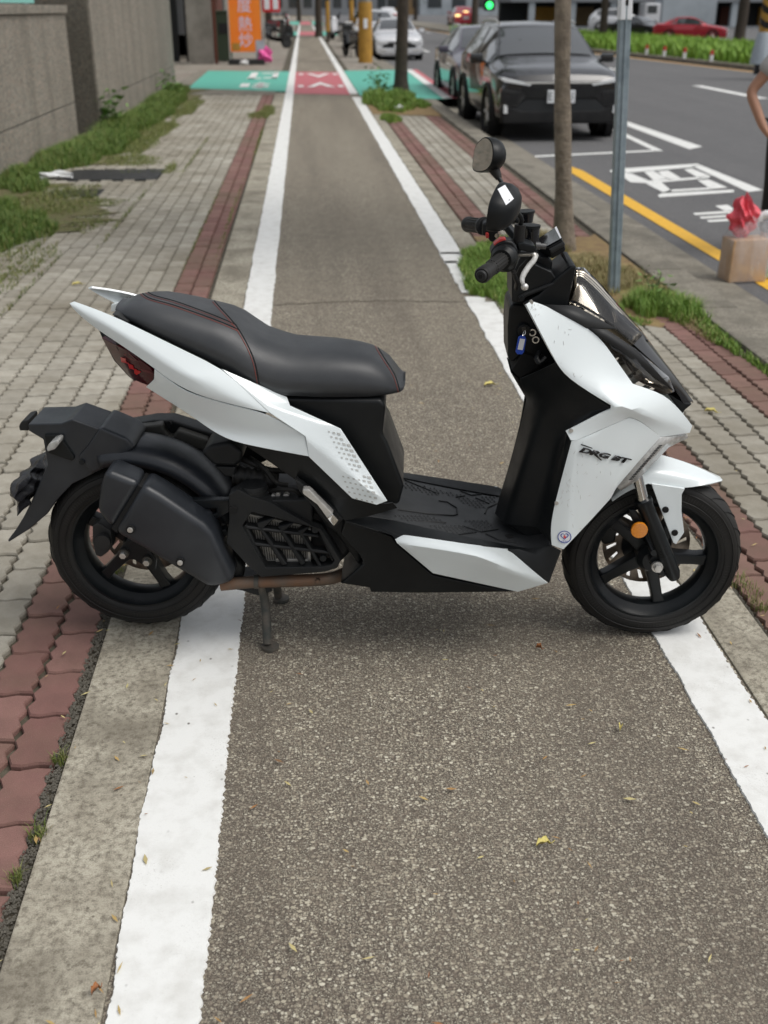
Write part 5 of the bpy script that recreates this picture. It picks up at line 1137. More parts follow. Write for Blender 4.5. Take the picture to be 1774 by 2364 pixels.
# ---- centre stand
foot = ground(625, 1497); fl = to_local(Vector((foot[0], foot[1], 0)) - R0)
top = L('C', 468, 1365, 0.09)
cs = tube('centre_stand', smooth_path([Vector((top.x, -0.09, top.z + .05)), Vector((top.x, -0.092, top.z)), Vector((top.x * .6 + fl.x * .4, -.1, top.z * .5 + .03)), Vector((fl.x - .008, fl.y, 0.016))]), 0.0125, 'stand', sc, 14)
disc('stand_foot', Vector((fl.x, fl.y, 0.005)), 0.024, -0.005, 0.006, 'stand', cs, 20, axis='z', bev=0.002)
tube('stand_leg', smooth_path([Vector((top.x, 0.09, top.z + .05)), Vector((top.x, 0.092, top.z)), Vector((top.x * .6 + fl.x * .4, .1, top.z * .5 + .03)), Vector((fl.x - .008, -fl.y, 0.016))]), 0.0125, 'stand', cs, 14)
disc('stand_foot', Vector((fl.x, -fl.y, 0.005)), 0.024, -0.005, 0.006, 'stand', cs, 20, axis='z', bev=0.002)
tube('stand_crossbar', [Vector((top.x, -.1, top.z + .03)), Vector((top.x, .1, top.z + .03))], 0.012, 'stand', cs, 12)
pr('stand_arm', 'C', [(170, 1370), (520, 1362), (540, 1400), (440, 1430), (330, 1395)], -0.02, 0.1, 'plastic_dull', bev=0.004)

# ---- handlebar, switches, dash
def tb(name, pts, rad, mat, parent=None, n=14, **kw): return tube(name, [L('H', *p) for p in pts], rad, mat, parent or sc, n, **kw)
hb_ = tube('handlebar', smooth_path([L('H', 250, 958, -.29), L('H', 400, 958, -.21), L('H', 500, 970, -.12), L('H', 570, 1070, 0), L('H', 600, 1160, .10), L('H', 560, 1200, .20), L('H', 470, 1275, .26)]), 0.0115, 'metal_black', sc, 14)
ga, gb = L('H', 470, 1272, .245), L('H', 258, 1438, .392)
gp_ = [ga.lerp(gb, t) for t in np.linspace(0, 1, 25)]
grip = tube('grip', gp_, [0.0155 if i < 15 else 0.0138 if i < 17 else 0.0155 if i < 19 else 0.0168 if i < 23 else 0.0172 for i in range(24)] + [0.0145], 'rubber', sc, 26, sharp=40)
ax_ = (gb - ga).normalized(); sd_ = ax_.cross(Vector((0, 0, 1))).normalized(); u_ = sd_.cross(ax_)
rb = []
for k_ in range(16):
    a = 2 * math.pi * k_ / 16; of = (sd_ * math.cos(a) + u_ * math.sin(a)) * 0.0155; rb.append(tube_vf([ga.lerp(gb, .05) + of, ga.lerp(gb, .58) + of], 0.0016, 5))
build('grip_ribs', *join_vf(rb), 'rubber', grip)
tube('bar_end', [gb, gb + ax_ * 0.006], [0.012, 0.010], 'plastic_grey', grip, 24); tube('bar_end_bolt', [gb + ax_ * .005, gb + ax_ * .0075], 0.005, 'gloss_dark', grip, 6)
fa_, fb_ = L('H', 272, 962, -.275), L('H', 120, 945, -.395)
fg = tube('grip', [fa_.lerp(fb_, t) for t in np.linspace(0, 1, 12)], [0.018] * 8 + [0.0195, 0.021, 0.0215, 0.018], 'rubber', sc, 24, sharp=40)
rb = []; ax2 = (fb_ - fa_).normalized(); s2 = ax2.cross(Vector((0, 0, 1))).normalized(); u2 = s2.cross(ax2)
for k_ in range(14): a = 2 * math.pi * k_ / 14; of = (s2 * math.cos(a) + u2 * math.sin(a)) * 0.018; rb.append(tube_vf([fa_.lerp(fb_, .05) + of, fa_.lerp(fb_, .7) + of], 0.0018, 5))
build('grip_ribs', *join_vf(rb), 'rubber', fg)
sw = pr('switch_housing', 'H', [(345, 1205), (400, 1130), (480, 1095), (560, 1112), (605, 1180), (600, 1300), (578, 1395), (500, 1412), (440, 1390), (470, 1290), (420, 1250), (350, 1250)], 0.185, 0.235, 'plastic', bev=0.012, seg=3)
tube('throttle_collar', [ga + (ga - gb).normalized() * .012, ga.lerp(gb, .03), ga.lerp(gb, .1)], [0.029, 0.029, 0.022], 'plastic', sw, 28, sharp=30)
pr('starter_button', 'H', [(372, 1140), (440, 1085), (490, 1082), (498, 1108), (440, 1122), (385, 1155)], 0.205, 0.232, 'redbtn', sw, bev=0.004)
sf = pr('switch_housing', 'H', [(268, 935), (400, 905), (425, 960), (415, 1060), (380, 1125), (330, 1110), (320, 1060), (264, 1062)], -0.27, -0.215, 'plastic', bev=0.01, seg=3)
pr('horn_button', 'H', [(295, 1030), (330, 1030), (332, 1080), (300, 1085)], -0.22, -0.205, 'redbtn', sf, bev=0.003)
for x, y in ((400, 928), (405, 1052)): c = L('H', x, y, -.208); disc('screw', c, 0.006, -0.004, 0.006, 'chrome', sf, n=10)
c = L('H', 278, 950, -.24); tube('grip_flange', [fa_, fa_ + (fa_ - fb_).normalized() * .01], 0.0235, 'plastic_grey', sf, 24)
pr('lever_clamp', 'H', [(480, 965), (520, 960), (580, 1030), (570, 1110), (540, 1090), (470, 1000)], -0.06, 0.04, 'metal_black', bev=0.004)
# brake lever, bright alloy with a ball end
lp = smooth_path([L('H', 620, 1235, .19), L('H', 765, 1235, .205), L('H', 762, 1285, .225), L('H', 705, 1355, .27), L('H', 655, 1440, .32), L('H', 650, 1500, .35), L('H', 672, 1545, .37)], 6)
lv_ = tube('brake_lever', lp, [0.009] * 8 + [0.0062] * (len(lp) - 8), 'alloy', sc, 12, flat=0.55)
me_ = bpy.data.meshes.new('lever_ball'); bm = bmesh.new(); bmesh.ops.create_icosphere(bm, subdivisions=3, radius=0.0078, matrix=Matrix.Translation(lp[-1])); bm.to_mesh(me_); bm.free()
for p in me_.polygons: p.use_smooth = True
link('lever_ball', me_, 'alloy', lv_)
lp2 = smooth_path([Vector((p.x + 0.0, -p.y, p.z)) for p in lp[::6]], 6); tube('brake_lever', lp2, 0.0085, 'metal_black', sc, 10, flat=0.6)
pr('lever_perch', 'H', [(600, 1130), (660, 1120), (760, 1150), (790, 1190), (770, 1215), (700, 1215), (610, 1190)], 0.15, 0.21, 'metal_black', bev=0.006)
tb('lever_switch', [(775, 1150, .2), (820, 1154, .2), (822, 1154, .2), (875, 1158, .2)], [0.0085, 0.0085, 0.0065, 0.0065], 'metal_alloy_dark', None, 12)
tb('brake_hose', [(790, 1240, .18), (700, 1300, .16), (640, 1360, .14), (600, 1450, .13)], 0.006, 'rubber', None, 8)
tb('throttle_cable', [(565, 1400, .22), (575, 1440, .2), (600, 1500, .16), (590, 1560, .1)], 0.0055, 'rubber', None, 8)
rs = tb('fluid_reservoir', [(728, 970, .10), (725, 1130, .10)], [0.021, 0.019], 'gloss', None, 22, sharp=30); tb('reservoir_cap', [(730, 950, .10), (728, 975, .10)], [0.0225, 0.0225], 'plastic', rs, 22, sharp=30)
rs = tb('fluid_reservoir', [(668, 830, -.2), (665, 925, -.2)], [0.026, 0.022], 'gloss', None, 22, sharp=30); tb('reservoir_cap', [(668, 815, -.2), (668, 832, -.2)], [0.027, 0.027], 'plastic', rs, 22, sharp=30)
pr('far_clamp', 'H', [(540, 880), (620, 870), (640, 930), (600, 945), (560, 930)], -0.22, -0.15, 'plastic', bev=0.006)
top4 = [L('H', 890, 1165, .075), L('H', 1035, 1086, .075), L('H', 985, 970, -.075), L('H', 765, 1112, -.05)]
nl, nr = L('H', 935, 1282, .072), L('H', 1068, 1200, .072); bot4 = [nl, nr, top4[2] + (nr - top4[1]), top4[3] + (nl - top4[0])]
ds = build('dashboard', top4 + bot4, [(0, 1, 2, 3), (4, 5, 6, 7), (0, 1, 5, 4), (1, 2, 6, 5), (2, 3, 7, 6), (3, 0, 4, 7)], 'plastic', sc, 0.005)
pr('dash_step', 'H', [(905, 1190), (1050, 1112), (1062, 1150), (930, 1230)], 0.072, 0.084, 'plastic_grey', ds, bev=0.003)
nn = (top4[1] - top4[0]).cross(top4[3] - top4[0]).normalized(); nn = (nn if nn.z > 0 else -nn) * 0.0025; cc_ = sum(top4, Vector()) / 4
V = [p.lerp(cc_, .05) + nn for p in top4]
scr = build('display', V, [(0, 1, 2, 3)], 'gloss', ds)
V2 = [V[1].lerp(V[0], .09) + nn * .3, V[1] + nn * .3, V[2] + nn * .3, V[2].lerp(V[3], .09) + nn * .3]; build('display_border', V2, [(0, 1, 2, 3)], 'paper', ds)
pr('dash_fin', 'H', [(1022, 1250), (1050, 1225), (1094, 1320), (1082, 1332)], -0.01, 0.03, 'plastic', ds, bev=0.002)
pr('dash_bracket', 'H', [(770, 1310), (800, 1250), (900, 1260), (940, 1300), (930, 1410), (880, 1400), (820, 1350)], -0.05, 0.045, 'plastic', bev=0.006)
pr('handlebar_cover', 'H', [(548, 1420), (600, 1330), (640, 1235), (740, 1250), (780, 1330), (930, 1400), (990, 1490), (985, 1520), (690, 1640), (612, 1700), (548, 1690)], -0.075, 0.075, 'plastic', bev=0.012, seg=3)
pr('cover_strap', 'H', [(605, 1642), (680, 1600), (900, 1520), (985, 1490), (985, 1525), (690, 1645), (612, 1702)], 0.075, 0.085, 'plastic_dull', bev=0.004)
c = L('H', 645, 1655, .088); disc('screw', c, 0.006, -0.003, 0.004, 'metal_black', sc, n=10)
pr('inner_cowl', 'H', [(985, 1450), (1112, 1345), (1172, 1338), (1150, 1450), (1095, 1690), (1120, 1745), (700, 1760), (640, 1700), (800, 1620)], -0.085, 0.085, 'plastic', bev=0.008)
# ---- mirrors: shell lofted behind a glass set into its rim
def mirror(name, ctr, sgn, label):
    a = R(18); nrm = Vector((-math.cos(a), math.sin(a) * sgn, 0.10)).normalized(); wd = Vector((math.sin(a), math.cos(a) * sgn, 0)).normalized(); upv = nrm.cross(wd); upv = upv if upv.z > 0 else -upv
    prof = [(-1, -.75), (-1, .05), (-.8, .5), (-.2, .95), (.35, 1.0), (.8, .72), (1, .2), (.92, -.3), (.5, -.75), (-.3, -1.0), (-.85, -.98)]
    prof = [(p.x, p.y) for p in smooth_path([Vector((x, y, 0)) for x, y in prof + prof[:1]], 4)[:-1]]
    W, Hh = 0.067, 0.044; rings = [(0.0, 1.0), (-0.006, 1.02), (-0.022, 1.0), (-0.036, 0.86), (-0.046, 0.6), (-0.050, 0.25)]
    V, Fc = [], []; n_ = len(prof)
    for (dp, k_) in rings:
        for (x, y) in prof: V.append(ctr + nrm * dp + wd * x * W * k_ + upv * y * Hh * k_)
    for i in range(len(rings) - 1):
        for j in range(n_): Fc.append((i * n_ + j, i * n_ + (j + 1) % n_, (i + 1) * n_ + (j + 1) % n_, (i + 1) * n_ + j))
    Fc += [tuple(range(n_))[::-1], tuple(range((len(rings) - 1) * n_, len(rings) * n_))]
    o = build(name, V, Fc, 'plastic', sc, sharp=50); o['label'] = label
    build('mirror_glass', [ctr + nrm * 0.001 + wd * x * W * .94 + upv * y * Hh * .93 for x, y in prof], [tuple(range(n_))], 'mirror', o)
    return o, nrm, wd, upv
m1, n1, wd1, up1 = mirror('mirror', L('H', 395, 760, .27), 1, 'near mirror seen from behind with a white sticker')
mb = bvh_of(m1); Q = []
for j in range(5):
    for i in range(4):
        u, v = i / 3, j / 4; x = (412 + 70 * u) * (1 - v) + (490 + 75 * u) * v; y = (612 - 42 * u) * (1 - v) + (764 - 62 * u) * v; h_ = hit(mb, 'H', x, y, 0.001); Q.append(h_[0] if h_ else None)
if all(q_ is not None for q_ in Q): 
    stk = build('mirror_sticker', Q, [(j * 4 + i, j * 4 + i + 1, j * 4 + i + 5, j * 4 + i + 4) for j in range(4) for i in range(3)], 'paper', m1)
tb('mirror_stem', [(628, 960, .19), (642, 905, .195), (630, 870, .2), (590, 825, .215), (560, 790, .24)], 0.0055, 'metal_black', m1, 10)
tb('mirror_boot', [(612, 1132, .19), (628, 950, .19)], [0.0125, 0.0125], 'rubber', m1, 18, sharp=30)
m2, *_ = mirror('mirror', L('H', 275, 285, -.27), -1, 'far mirror showing its glass')
tb('mirror_boot', [(370, 400, -.25), (425, 505, -.235)], [0.016, 0.008], 'rubber', m2, 14); tb('mirror_stem', [(415, 490, -.235), (445, 535, -.23), (560, 760, -.21), (640, 840, -.2)], 0.0055, 'metal_black', m2, 10)

# ---- key tag hanging from the lock: a thing of its own
kt = thing('key_tag', 'blue plastic key tag with white label hanging from the ignition lock', 'key tag', sc.location, sc.rotation_euler[2])
tagpts = [(292, 415), (310, 404), (340, 410), (347, 432), (330, 520), (318, 536), (285, 535), (272, 518)]
V, Fc = prism_vf(TR('G', tagpts, .05), -.05, -.045); build('tag_body', V, Fc, 'blue', kt, 0.0015)
V, Fc = prism_vf(TR('G', [(303, 425), (338, 430), (322, 505), (286, 500)], .0505), -.0512, -.0492); build('tag_label', V, Fc, 'paper', kt)
tube('tag_ring', smooth_path([L('G', 320, 412, .049), L('G', 340, 390, .045), L('G', 335, 365, .04), L('G', 325, 395, .045), L('G', 318, 410, .049)]), 0.0012, 'chrome', kt, 6)
V, Fc = prism_vf(TR('G', [(312, 345), (345, 342), (350, 372), (318, 378)], .042), -.042, -.037); build('key_head', V, Fc, 'gloss', kt, 0.001)
# ================================================================ ROADSIDE THINGS
# ---- granite garden wall, two stretches
def wall(label, boxes, seam_z):
    w = thing('granite_wall', label, 'wall', (boxes[0][0], boxes[0][2], 0))
    ox, oy = boxes[0][0], boxes[0][2]
    return w, ox, oy
wA, ox, oy = wall('speckled granite garden wall with a coping beside the left pavement', [(-3.05, 0, 4.0)], .43)
def wbox(par, ox, oy, name, x0, x1, y0, y1, z0, z1, mat='granite', bev=0.008): return box(name, ((x0 + x1) / 2 - ox, (y0 + y1) / 2 - oy, (z0 + z1) / 2), (x1 - x0, y1 - y0, z1 - z0), mat, par, bev)
wbox(wA, ox, oy, 'wall_base', -3.35, -3.05, 4.0, 15.60, -0.1, 0.425); wbox(wA, ox, oy, 'wall_body', -3.35, -3.05, 4.0, 15.60, 0.437, 1.50); wbox(wA, ox, oy, 'coping', -3.40, -3.02, 3.98, 15.63, 1.508, 1.60)
wbox(wA, ox, oy, 'joint', -3.33, -3.062, 4.02, 15.58, 0.42, 0.44, 'plastic_grey', 0)
wB, ox, oy = wall('tall granite wall standing proud beyond the coped wall', [(-2.8, 0, 16.0)], .42)
wbox(wB, ox, oy, 'wall_base', -3.6, -2.80, 16.0, 25.6, -0.1, 0.42); wbox(wB, ox, oy, 'wall_body', -3.6, -2.80, 16.0, 25.6, 0.432, 2.5); wbox(wB, ox, oy, 'dark_end_slab', -3.55, -2.815, 15.93, 15.996, -0.1, 2.5, 'granite_dark'); wbox(wB, ox, oy, 'coping', -3.65, -2.76, 15.90, 25.63, 2.508, 2.62); wbox(wB, ox, oy, 'joint', -3.58, -2.812, 16.02, 25.58, 0.41, 0.44, 'plastic_grey', 0)  # near end slab takes the darker granite
MT['turq'] = simple('turquoise_sheet', rgba((140, 206, 196), K), 0.6)
tb_ = thing('turquoise_hoarding', 'turquoise sheet standing on top of the coped granite wall', 'hoarding', (-3.2, 12.2, 1.6)); box('sheet', (0, 0, 0.35), (0.04, 4.6, 0.66), 'turq', tb_); 
for yy in (-2.2, 0, 2.2): box('post', (-0.05, yy, 0.36), (0.05, 0.05, 0.72), 'alloy', tb_)
# ---- climbing weed by the wall corner, other leafy plants
def leafmat(name, a, b):
    s = NT(name); ge = s.n('ShaderNodeNewGeometry'); s.col(s.mix(ge.outputs['Random Per Island'], a, b)); s.rough(0.5); return s.m
MT['leaf'] = leafmat('weed_leaves', (0.09, 0.20, 0.03, 1), (0.16, 0.30, 0.06, 1)); MT['leaf_dark'] = leafmat('tree_leaves', (0.035, 0.08, 0.018, 1), (0.075, 0.14, 0.03, 1)); MT['leaf_grey'] = leafmat('grey_green_leaves', (0.10, 0.15, 0.09, 1), (0.16, 0.22, 0.14, 1))
MT['stem'] = simple('green_stem', (0.09, 0.11, 0.04), 0.7)
def leaf_cards(n_, fn, size, mat, parent, name='foliage'):
    V, Fc = [], []
    for _ in range(n_):
        c = Vector(fn()); a = random.uniform(0, 6.28); t = random.uniform(-0.9, 0.9); sz = size * random.uniform(0.6, 1.3)
        u = Vector((math.cos(a), math.sin(a), random.uniform(-.5, .5))).normalized(); v = u.cross(Vector((math.sin(t), math.cos(t) * .5, 1))).normalized(); o = len(V); nrm = u.cross(v) * sz * 0.15
        V += [c - u * sz, c + v * sz * .45 + nrm, c + u * sz, c - v * sz * .45 + nrm]; Fc += [(o, o + 1, o + 2), (o, o + 2, o + 3)]
    return raw(name, V, Fc, mat, parent)
def weed(loc, h, r_, n_, mat, label, size=0.05):
    w = thing('leafy_weed', label, 'plant', (*loc, 0)); stems = []
    tips = []
    for k_ in range(7):
        a = random.uniform(0, 6.28); tip = Vector((r_ * math.cos(a) * random.uniform(.3, 1), r_ * math.sin(a) * random.uniform(.3, 1), h * random.uniform(.5, 1))); tips.append(tip); stems.append(tube_vf([Vector((0, 0, 0)), tip * .5 + Vector((0, 0, h * .1)), tip], [0.006, 0.004, 0.002], 5))
    build('stems', *join_vf(stems), 'stem', w)
    def fn():
        t = random.choice(tips); u = random.uniform(.15, 1.05); return t * u + Vector((random.gauss(0, r_ * .25), random.gauss(0, r_ * .25), random.gauss(0, h * .06)))
    leaf_cards(n_, fn, size, mat, w); return w
weed((-2.72, 16.1), 0.75, 0.30, 150, 'leaf', 'tall leafy weed climbing beside the corner between the two granite walls', 0.07)
weed((-2.5, 22.2), 0.5, 0.35, 120, 'leaf', 'bushy green weed at the foot of the tall granite wall', 0.06)
weed((-2.85, 9.2), 0.28, 0.25, 70, 'leaf_grey', 'broad grey green weed at the left edge of the pavement', 0.07)
weed((1.45, 22.2), 0.55, 0.35, 110, 'leaf', 'leafy weed left of the farther thin tree trunk', 0.06)
weed((2.0, 6.15), 0.2, 0.14, 60, 'leaf', 'small leafy weed at the foot of the grey post', 0.03)
# litter on the pavement
def crumple(name, loc, sx, sy, sz, mat, label, cat):
    bm = bmesh.new(); bmesh.ops.create_icosphere(bm, subdivisions=3, radius=1)
    for v in bm.verts:
        p = v.co.copy(); k_ = 1 + 0.22 * math.sin(5 * p.x + 3 * p.y) + 0.16 * math.cos(7 * p.z + 4 * p.x) + 0.1 * math.sin(11 * p.y); v.co = Vector((p.x * sx * k_, p.y * sy * k_, max(p.z * sz * k_, -sz * .8)))
    me = bpy.data.meshes.new(name); bm.to_mesh(me); bm.free(); o = link(name, me, mat); o.location = loc; return tag(o, label, cat)
MT['whitefilm'] = simple('white_bag_film', (0.75, 0.76, 0.76), 0.4)
p = ground(135, 412); crumple('crumpled_bag', (p[0], p[1], 0.035), 0.16, 0.08, 0.035, 'whitefilm', 'crumpled white plastic bag lying in the grass by the wall', 'bag')
p = ground(922, 258); crumple('paper_scrap', (p[0], p[1], 0.05), 0.07, 0.07, 0.05, 'whitefilm', 'white paper scrap in the grass below the farther thin tree', 'litter')
p = ground(405, 234); crumple('snack_wrapper', (p[0], p[1], 0.05), 0.1, 0.05, 0.04, 'amber', 'yellow wrapper dropped in the grass by the tall wall', 'litter')
p = ground(1536, 717); crumple('paper_scrap', (p[0], p[1], 0.014), 0.02, 0.02, 0.014, 'whitefilm', 'tiny white paper scrap on the pavers right of the post', 'litter')

# ---- trees
MT['bark'] = simple('grey_bark', rgba((150, 138, 122), K), 0.9, var=(14, rgba((112, 102, 90), K)), bump=(45, 0.8, 0.02))
MT['bark_dark'] = simple('dark_bark', rgba((82, 72, 62), K), 0.9, var=(8, rgba((60, 54, 46), K)), bump=(30, 0.8, 0.02))
def tree(loc, r0, h, lean, label, mat='bark', n_leaf=900, crown_z=4.0, cr=1.9, lsz=0.14, z0=-0.02, bulge=False):
    t = thing('tree', label, 'tree', (loc[0], loc[1], z0), 0, 'street trees'); rng = random.Random(int(abs(loc[0] * 91 + loc[1] * 37)))
    P, rd = [], []; N = 22
    for i in range(N + 1):
        u = i / N; z = h * u; P.append(Vector((lean[0] * z + 0.012 * math.sin(z * 2.3 + loc[1]), lean[1] * z + 0.01 * math.cos(z * 1.9), z)))
        r_ = r0 * (1 - 0.55 * u) * (1 + 0.5 * math.exp(-z * 7)) + 0.003 * math.sin(z * 9)
        if bulge: r_ += 0.018 * math.exp(-((z - 1.5) / .05) ** 2)
        rd.append(r_)
    prt = [tube_vf(P, rd, 14)]
    tops = []
    for k_ in range(7):
        i = int(N * (0.55 + 0.06 * k_)); i = min(i, N); a = k_ * 2.4 + rng.random(); ln = cr * rng.uniform(.6, 1); b = P[i]; e = b + Vector((math.cos(a) * ln, math.sin(a) * ln, ln * .75)); prt.append(tube_vf([b, b.lerp(e, .5) + Vector((0, 0, .12)), e], [rd[i] * .6, rd[i] * .35, .008], 7)); tops.append(e); tops.append(b.lerp(e, .6))
    build('trunk', *join_vf(prt), mat, t, sharp=60); tops.append(P[-1])
    def fn():
        c = rng.choice(tops); return (c.x + rng.gauss(0, cr * .28), c.y + rng.gauss(0, cr * .28), max(crown_z * .8, c.z + rng.gauss(.15, cr * .22)))
    leaf_cards(n_leaf, fn, lsz, 'leaf_dark', t, 'crown'); return t
tree((1.81, 7.72), 0.062, 5.2, (-0.062, 0.0), 'slim grey tree trunk standing in dry grass by the kerb', 'bark', 900, 4.2, 1.6, bulge=True)
tree((1.92, 22.9), 0.13, 6.0, (0.0, 0.0), 'dark thin tree trunk beside the green painted crossing', 'bark_dark', 900, 4.2, 1.8, 0.16)
for i, (px, Y, r_, lb) in enumerate(((735, 70, .22, 'dark leaning tree trunk left of the yellow utility pole'), (1095, 95, .25, 'dark tree on the median in front of the red car'), (1395, 62, .22, 'brown tree trunk left of the white sport utility car'), (1715, 60, .3, 'dark tree trunk right of the red coupe'), (1265, 120, .35, 'far broad tree on the median left of the post'))):
    P = at_depth(px, 30, Y); tree((P.x, Y), r_, 9, (0.01, 0), lb, 'bark_dark', 700, 3.4 if i != 4 else 2.2, 3.2, 0.4, z0=-0.2)
# ---- galvanised post
MT['zinc'] = simple('galvanised_steel', rgba((158, 172, 180), K), 0.45, metal=0.15, var=(12, rgba((128, 142, 150), K)), rvar=0.08)
po = thing('steel_post', 'grey galvanised square steel post standing in grass between the trunk and the road', 'post', (1.846, 6.446, -0.02))
def leanbox(name, z0, z1, w, mat, par, lx=-0.05, off=0.0, d=None):
    d = d or w; V = []
    for z in (z0, z1):
        for (a, b) in ((-1, -1), (1, -1), (1, 1), (-1, 1)): V.append((lx * z + a * w / 2, b * d / 2 + off, z))
    return build(name, V, [(0, 1, 2, 3), (4, 5, 6, 7), (0, 1, 5, 4), (1, 2, 6, 5), (2, 3, 7, 6), (3, 0, 4, 7)], mat, par, 0.004)
leanbox('shaft', 0, 2.6, 0.062, 'zinc', po); leanbox('edge_fold', 0.01, 2.58, 0.012, 'zinc', po, off=-0.034)
leanbox('post_label', 1.53, 1.68, 0.064, 'paper', po, d=0.078); leanbox('label_mark', 1.60, 1.635, 0.018, 'gloss_dark', po, d=0.082)
# ---- yellow-wrapped utility pole
MT['pole_yellow'] = simple('yellow_wrap', rgba((196, 150, 60), K), 0.7, var=(5, rgba((168, 124, 48), K)), bump=(30, .5, .02)); MT['pole_concrete'] = simple('pole_concrete', rgba((150, 146, 138), K), 0.9, var=(6, rgba((126, 122, 114), K)))
up_ = thing('utility_pole', 'concrete utility pole wrapped in yellow board beside the white parked car', 'pole', (1.95, 37.05, -0.02)); tube('pole_shaft', [(0, 0, 0), (0, 0, 9)], [0.2, 0.15], 'pole_concrete', up_, 20); tube('yellow_sleeve', [(0, 0, 0.0), (0, 0, 1.75)], [0.222, 0.215], 'pole_yellow', up_, 20); box('notice', (0.0, -0.225, 1.15), (0.12, 0.02, 0.28), 'paper', up_)
for i, (px, Y) in enumerate(((757, 60), (812, 52))):
    P = at_depth(px, 40, Y); q = thing('yellow_bollard_pole', ('slim yellow and dark pole standing before the far crossing', 'yellow topped pole just behind the parked scooters')[i], 'pole', (P.x, Y, -0.02)); tube('shaft', [(0, 0, 0), (0, 0, 3)], 0.09, 'bark_dark', q, 12); tube('yellow_sleeve', [(0, 0, .5 if i == 0 else .9), (0, 0, 1.9)], 0.1, 'pole_yellow', q, 12)
# striped pole by the median with a film cover
P = at_depth(1765, 60, 30); q = thing('striped_pole', 'yellow and black striped warning pole at the top right corner', 'pole', (P.x + .05, 30, -0.02)); tube('shaft', [(0, 0, 0), (0, 0, 3.2)], 0.17, 'gloss', q, 16)
for k_ in range(7): 
    z = 1.05 + k_ * .34; V, Fc = [], []
    for j in range(17): a = 2 * math.pi * j / 16; V += [(0.175 * math.cos(a), 0.175 * math.sin(a), z + .13 * math.sin(a)), (0.175 * math.cos(a), 0.175 * math.sin(a), z + .17 + .13 * math.sin(a))]
    for j in range(16): Fc.append((2 * j, 2 * j + 2, 2 * j + 3, 2 * j + 1))
    raw('yellow_stripe', V, Fc, 'pole_yellow', q)
MT['palefilm'] = simple('pale_wrapping', rgba((182, 192, 200), K), 0.4, bump=(12, .8, .05)); tube('film_wrapping', [(0, 0, .25), (0, 0, .5), (0, 0, .95), (0, 0, 1.02)], [0.3, 0.28, 0.2, 0.18], 'palefilm', q, 14)
# delineators on the median edge
for i, px in enumerate((1417, 1500, 1553, 1609, 1677)):
    t = (px - 1400) / 374; Y = 46.5 - 12 * t; X = 12.55 + 1.05 * t; q = thing('kerb_marker', ('leftmost red and white marker peg on the median kerb', 'second red and white marker peg from the left on the median kerb', 'middle red and white marker peg on the median kerb', 'second red and white marker peg from the right on the median kerb', 'rightmost red and white marker peg on the median kerb')[i], 'marker', (X, Y, -0.02), 0, 'median kerb markers'); tube('peg', [(0, 0, 0), (0, 0, .2)], .06, 'paper', q, 10); tube('red_cap', [(0, 0, .2), (0, 0, .34)], [.065, .055], 'redbtn', q, 10)

# ---- building beyond the walls, banner, shop things
MT['wall_grey'] = simple('grey_render', rgba((150, 146, 138), K), 0.9, var=(2, rgba((124, 120, 112), K))); MT['wall_dark'] = simple('dark_recess', (0.012, 0.014, 0.016), 0.6); MT['shutter'] = simple('grey_shutter', rgba((150, 152, 156), K), 0.5); MT['brown'] = simple('brown_paint', rgba((110, 62, 48), K), 0.7); MT['darkgreen'] = simple('dark_green_paint', rgba((58, 74, 56), K), 0.6)
bd = thing('shop_building', 'grey rendered building with dark doorway beyond the tall granite wall', 'building', (-5.2, 30, 0))
box('wall', (-1.0, 5.5, 3.0), (2.4, 17, 6.4), 'wall_grey', bd); box('porch_pier', (2.05, 6.6, 3.0), (0.75, 0.5, 6.4), 'wall_grey', bd, 0.02); box('door', (1.05, 7.2, 1.05), (0.55, .1, 2.3), 'wall_dark', bd); box('shutter', (1.30, 7.3, 1.9), (0.45, .08, 2.2), 'shutter', bd); box('door_frame', (1.62, 7.15, 1.2), (0.14, .14, 2.6), 'wall_dark', bd); box('lintel', (1.1, 7.0, 3.2), (2.6, 1.0, 0.8), 'wall_grey', bd); box('doorstep', (1.1, 6.4, 0.0), (1.3, .7, 0.1), 'wall_grey', bd); box('downpipe', (2.52, 6.45, 2.9), (0.09, .09, 6), 'brown', bd)
far_b = thing('shop_building', 'brown fronted shop building behind the orange banner', 'building', (-4.4, 60, 0))
box('wall', (-1.6, 0, 3.5), (4.6, 40, 7.4), 'wall_grey', far_b); box('shop_front', (0.8, -18.5, 1.4), (1.5, 3, 2.6), 'brown', far_b); box('awning', (1.2, -19.5, 2.7), (2.2, 2, .2), 'brown', far_b)
for yy in (-12, -5, 2, 9): box('window', (0.72, yy, 2.0), (0.08, 3.0, 2.0), 'wall_dark', far_b)
bx_ = thing('green_cabinet', 'dark green steel cabinet just left of the orange banner', 'cabinet', (-2.95, 38.2, -0.02)); box('body', (0.25, 0, .75), (0.8, .6, 1.4), 'darkgreen', bx_, .02); box('lid', (.25, 0, 1.48), (.84, .64, .07), 'darkgreen', bx_, .02); box('vent', (.45, -.305, 1.0), (.3, .02, .3), 'wall_dark', bx_)
MT['orange'] = simple('orange_banner_cloth', rgba((255, 128, 30), .95), 0.6, var=(1.5, rgba((252, 142, 40), .95))); MT['lilac'] = simple('pale_lilac_print', rgba((226, 224, 250), .95), 0.6); MT['redprint'] = simple('red_print', rgba((226, 40, 50), .9), .6); MT['pink'] = simple('pink_film', rgba((232, 92, 164), .95), 0.4, bump=(9, .8, .05))
bn = thing('vertical_banner', 'orange vertical banner with pale Chinese characters in a metal stand', 'banner', (-1.73, 36.0, -0.02))
box('cloth', (0, 0, 1.75), (0.94, .03, 2.75), 'orange', bn)
for sx in (-.5, .5): tube('frame_post', [(sx, 0, 0), (sx, 0, 3.2)], .022, 'alloy', bn, 8)
